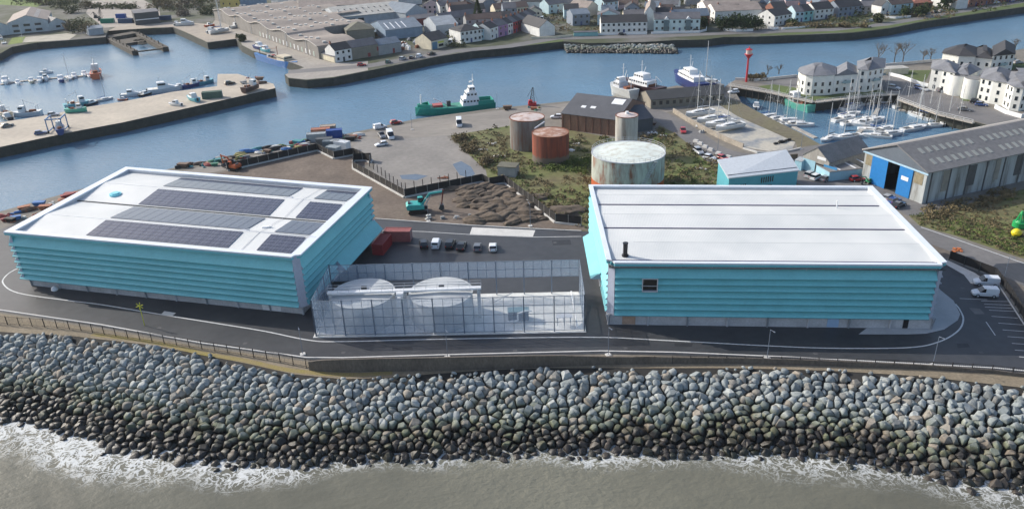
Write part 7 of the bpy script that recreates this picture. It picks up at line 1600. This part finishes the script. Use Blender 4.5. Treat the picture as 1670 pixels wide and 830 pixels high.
# boats ashore
for (kd,x,y,hx,hy,lb,cl_,s,z) in (('c',289,41,296,38,'small white boat on the boat hard beside the blue container',None,.9,.3),('c',302,41,316,40,'larger white boat on the boat hard',None,1.4,.3),('c',345,53,352,50,'white boat ashore near the quay corner',None,1.2,.3),('y',358,52,370,50,'grey yacht ashore with very tall mast at the quay corner',None,1.3,.9),('c',342,43,350,42,'pink decked small boat ashore on the hard',HR,.8,.3),('c',386,45,392,44,'white boat against the rippling warehouse wall',None,1.1,.3),
 ('c',315,171-8,304,159,'blue boat standing on the pier near the green container',HT,1.1,.4),('c',286,172,272,171,'flat white dinghy lying on the pier',None,.8,.1),('f',125,182,140,181,'dark green boat lying on the upper pier',HG,.8,.3),('f',410,146,430,139,'old dark brown boat propped on the pier head',mat('hull_brown',(.10,.06,.05),.7),1.0,.7),('c',424,80,440,84,'blue and white speed boat on the quay verge',HB,1.3,.3),('c',434,84,448,88,'second blue trimmed boat beside the speed boat',HT,1.1,.3),('f',99,214,99,198,'grey blue boat in the travel hoist on the pier',HB,.9,.6)):
    boat(kd,x,y,hx,hy,lb,colour=cl_,sc=s,z=z)
c=at(96,213); t=thing('boat_hoist','wheeled travel hoist straddling the grey blue boat on the pier','boat hoist',(c.x,c.y,0),.2); mb=MB()
for sx in(-2.4,2.4):
    for sy in(-3,3): mb.box(sx,sy,2.6,.3,.3,4.4)
    mb.box(sx,0,4.8,.35,6.4,.4); mb.box(sx,0,.6,.3,6,.3)
mb.box(0,-3,4.8,4.8,.35,.35); mb.build('frame',paint('hoist_blue',(.10,.22,.4)),t)
for sx in(-2.4,2.4):
    for sy in(-3,3): mb=MB(); mb.tube((sx-.2,sy,.45),(sx+.2,sy,.45),.45,12); mb.build('wheel',TYRE,t)
# ---- ships
def ship(name,label,x0,y0,x1,y1,z,B,H,hullm,trim,house,extras,sheer=.35):
    """bow at x0,y0 and stern at x1,y1"""
    a=at(x0,y0,z);b=at(x1,y1,z); L=(a-b).length; c=(a+b)/2; rz=math.atan2(a.y-b.y,a.x-b.x); t=thing(name,label,'ship',(c.x,c.y,z),rz); mb=MB(); hull(mb,L,B,H,transom=.9,sheer=sheer,draft=.8 if z<-1 else 1.8,n=18); mb.build('hull',hullm,t)
    mb=MB(); mb.b2(-L*.46,L*.3,-B*.42,B*.42,H-.02,H+.06); mb.build('deck',trim,t)
    for (f0,f1,wk,z0,z1,m_,nm,win) in house:
        x0_,x1_=-L/2+f0*L,-L/2+f1*L; w=B/2*wk; o=MB().hexa([(x0_,-w,H+z0),(x1_,-w,H+z0),(x1_,w,H+z0),(x0_,w,H+z0)],[(x0_+.2,-w*.94,H+z1),(x1_-.5,-w*.9,H+z1),(x1_-.5,w*.9,H+z1),(x0_+.2,w*.94,H+z1)]).build(nm,m_,t)
        if win:
            n=max(2,int((x1_-x0_)/1.3))
            for i in range(n):
                xx=x0_+(x1_-x0_)*(i+.6)/(n+.4)
                for s in(-1,1): MB().box(xx,s*w*.965,H+z0+(z1-z0)*.62,.7,.12,.6).build('window',GLASS,o)
            MB().box(x1_-.33,0,H+z0+(z1-z0)*.65,.12,w*1.6,.6,0).build('window',GLASS,o)
    extras(t,L,H,B); return t
SG=paint('ship_green',(.02,.30,.22),.5); SGD=mat('ship_deck_green',(.06,.26,.20),.8,.2,.8)
def ex_green(t,L,H,B):
    mb=MB(); x=-L*.24; mb.tube((x,0,H+7),(x,0,H+11),.22,6,r2=.08); mb.tube((x,-1.4,H+9),(x,1.4,H+9),.08,4); mb.cyl(x+.8,0,H+8,H+8.4,.6,10); mb.build('mast',WHITE,t)
    mb=MB(); mb.tube((L*.42,0,H+.8),(L*.42,0,H+5),.35,6,r2=.2); mb.tube((L*.42,-.6,H+4.2),(L*.42,.6,H+4.2),.12,4); mb.build('foremast',WHITE,t)
    mb=MB(); mb.tube((L*.10,.5,H+.6),(L*.26,.5,H+3.2),.22,5); mb.build('derrick',WHITE,t); MB().box(L*.22,0,H+.5,L*.12,B*.5,.9).build('deck_gear',paint('ship_red_gear',(.4,.08,.07)),t); MB().box(L*.08,.3,H+1.0,1.4,1.4,1.8).build('winch_house',DARK,t)
    mb=MB(); mb.ring([(-L*.48,-B*.42),(-L*.28,-B*.48),(-L*.28,B*.48),(-L*.48,B*.42)],[(-L*.47,-B*.37),(-L*.29,-B*.43),(-L*.29,B*.43),(-L*.47,B*.37)],H,H+1.5); mb.build('stern_bulwark',SG,t); MB().ring([(L*.32,-B*.40),(L*.47,-.5),(L*.47,.5),(L*.32,B*.40)],[(L*.33,-B*.34),(L*.455,-.3),(L*.455,.3),(L*.33,B*.34)],H+.1,H+1.6).build('bow_bulwark',SG,t)
ship('green_ship','green hulled coaster with white wheelhouse moored at the river quay',678,189,806,177,WZ,7.2,2.6,SG,SGD,[(.20,.42,.86,0,2.6,WHITE,'deckhouse',True),(.22,.37,.7,2.6,4.8,WHITE,'upper_deckhouse',True),(.24,.33,.5,4.8,6.6,WHITE,'wheelhouse',True)],ex_green,.4)
def ex_lb(t,L,H,B):
    x=-L*.02; mb=MB(); mb.tube((x,0,H+4),(x,0,H+8.5),.12,6); mb.tube((x,-1,H+7),(x,1,H+7),.05,4); mb.tube((x-1,0,H+4),(x-2,0,H+6.5),.08,4); mb.build('mast',WHITE,t); mb=MB(); mb.tube((-L*.36,0,H),(-L*.36,0,H+4),.12,5); mb.tube((-L*.36,0,H+4),(-L*.5,0,H+2.4),.08,5); mb.build('derrick',GREYP,t); mb=MB(); mb.tube((L*.34,0,H),(L*.34,0,H+2.2),.06,4); mb.build('jackstaff',WHITE,t)
    MB().box(-L*.25,0,H+.5,2,B*.6,.8).build('deck_gear',RUST,t)
ship('ship','black and red hulled ship with white upperworks hauled out on the quay',1013,140,1078,158,1.6,6.0,2.8,paint('hull_maroon_black',(.05,.02,.025),.5),WHITE,[(.22,.70,.84,0,2.0,WHITE,'deckhouse',True),(.35,.60,.66,2.0,4.0,WHITE,'wheelhouse',True)],ex_lb)
ship('ship','grey white workboat with frame gear hauled out left of the black and red ship',997,147,1034,160,1.4,5.2,2.6,paint('hull_pale_grey',(.52,.54,.54),.5),GREYP,[(.45,.75,.8,0,1.9,GREYP,'deckhouse',True),(.50,.66,.6,1.9,3.5,WHITE,'wheelhouse',True)],ex_lb)
ship('ship','white and navy hulled vessel with orange mark hauled out on the quay',1101,126,1147,150,1.6,5.4,2.6,paint('hull_navy_ship',(.02,.035,.16),.4),WHITE,[(.15,.72,.86,0,1.9,WHITE,'deckhouse',True),(.35,.60,.66,1.9,3.6,WHITE,'wheelhouse',True)],ex_lb)
boat('y',1153,136,1136,128,'navy yacht hauled out beside the white and navy vessel',z=1.0,colour=HB,sc=1.2,cover=RCV)
boat('c',1165,140,1176,134,'small pale boat hauled out behind the sail store',z=.5,sc=1.0)
def ex_blue(t,L,H,B):
    mb=MB(); mb.tube((L*.02,0,H),(L*.02,0,H+6),.14,5); mb.tube((L*.02,0,H+5),(-L*.3,0,H+3),.1,5); mb.tube((-L*.38,-1.6,H),(-L*.38,-1.6,H+3.6),.14,5); mb.tube((-L*.38,1.6,H),(-L*.38,1.6,H+3.6),.14,5); mb.tube((-L*.38,-1.6,H+3.6),(-L*.38,1.6,H+3.6),.14,5); mb.build('gantry',RUST,t)
    for k in range(4): MB().box(-L*.05-k*1.8,(.8,-.9)[k%2],H+.5,1.2,1.2,.9).build('deck_gear',(RUST,DARK,RED,GREYP)[k],t)
ship('trawler','blue hulled trawler with cream wheelhouse moored at the far quay corner',486,115,424,97,WZ,6.0,3.0,paint('hull_bright_blue',(.03,.16,.42),.45),mat('deck_worn',(0,0,0)),[(.60,.80,.8,0,2.4,HC2,'wheelhouse',True)],ex_blue,.5)
# jumble of debris around the hauled-out ships handled as clutter
for (x,y,l) in ((672,212,'thin lamp post on the apron by the scrub fence'),(811,178,'thin lamp post by the green ship stern')): inst(LAMP,'l',mk_lamp,at(x,y),0,l)
pole=MB(); pole.tube((0,0,0),(0,0,16),.16,6,r2=.08); c=at(361,46); tag(pole.build('flag_mast',WHITE,None,c),'very tall white mast standing by the rippling warehouse','mast')
hz=MB().b2(-6500,6500,-2100,9200,-9,79); 
HZ=bpy.data.materials.new('haze_air'); HZ.use_nodes=True; _n=HZ.node_tree.nodes; _n.remove(_n['Principled BSDF']); _v=_n.new('ShaderNodeVolumePrincipled'); _v.inputs['Color'].default_value=(.82,.90,1,1); _v.inputs['Density'].default_value=.00006; _v.inputs['Anisotropy'].default_value=.2
HZ.node_tree.links.new(_v.outputs[0],_n['Material Output'].inputs['Volume'])
hz.build('haze',HZ,kind='stuff')
# ================================================================ TIDY
for cache in (CARS,BOATS,LAMP):
    for o,used in cache.values():
        if used: continue
        todo=[o]; allo=[]
        while todo:
            q=todo.pop(); allo.append(q); todo+=PROTO_KIDS.get(q.name,[])
        for q in allo: bpy.data.objects.remove(q)
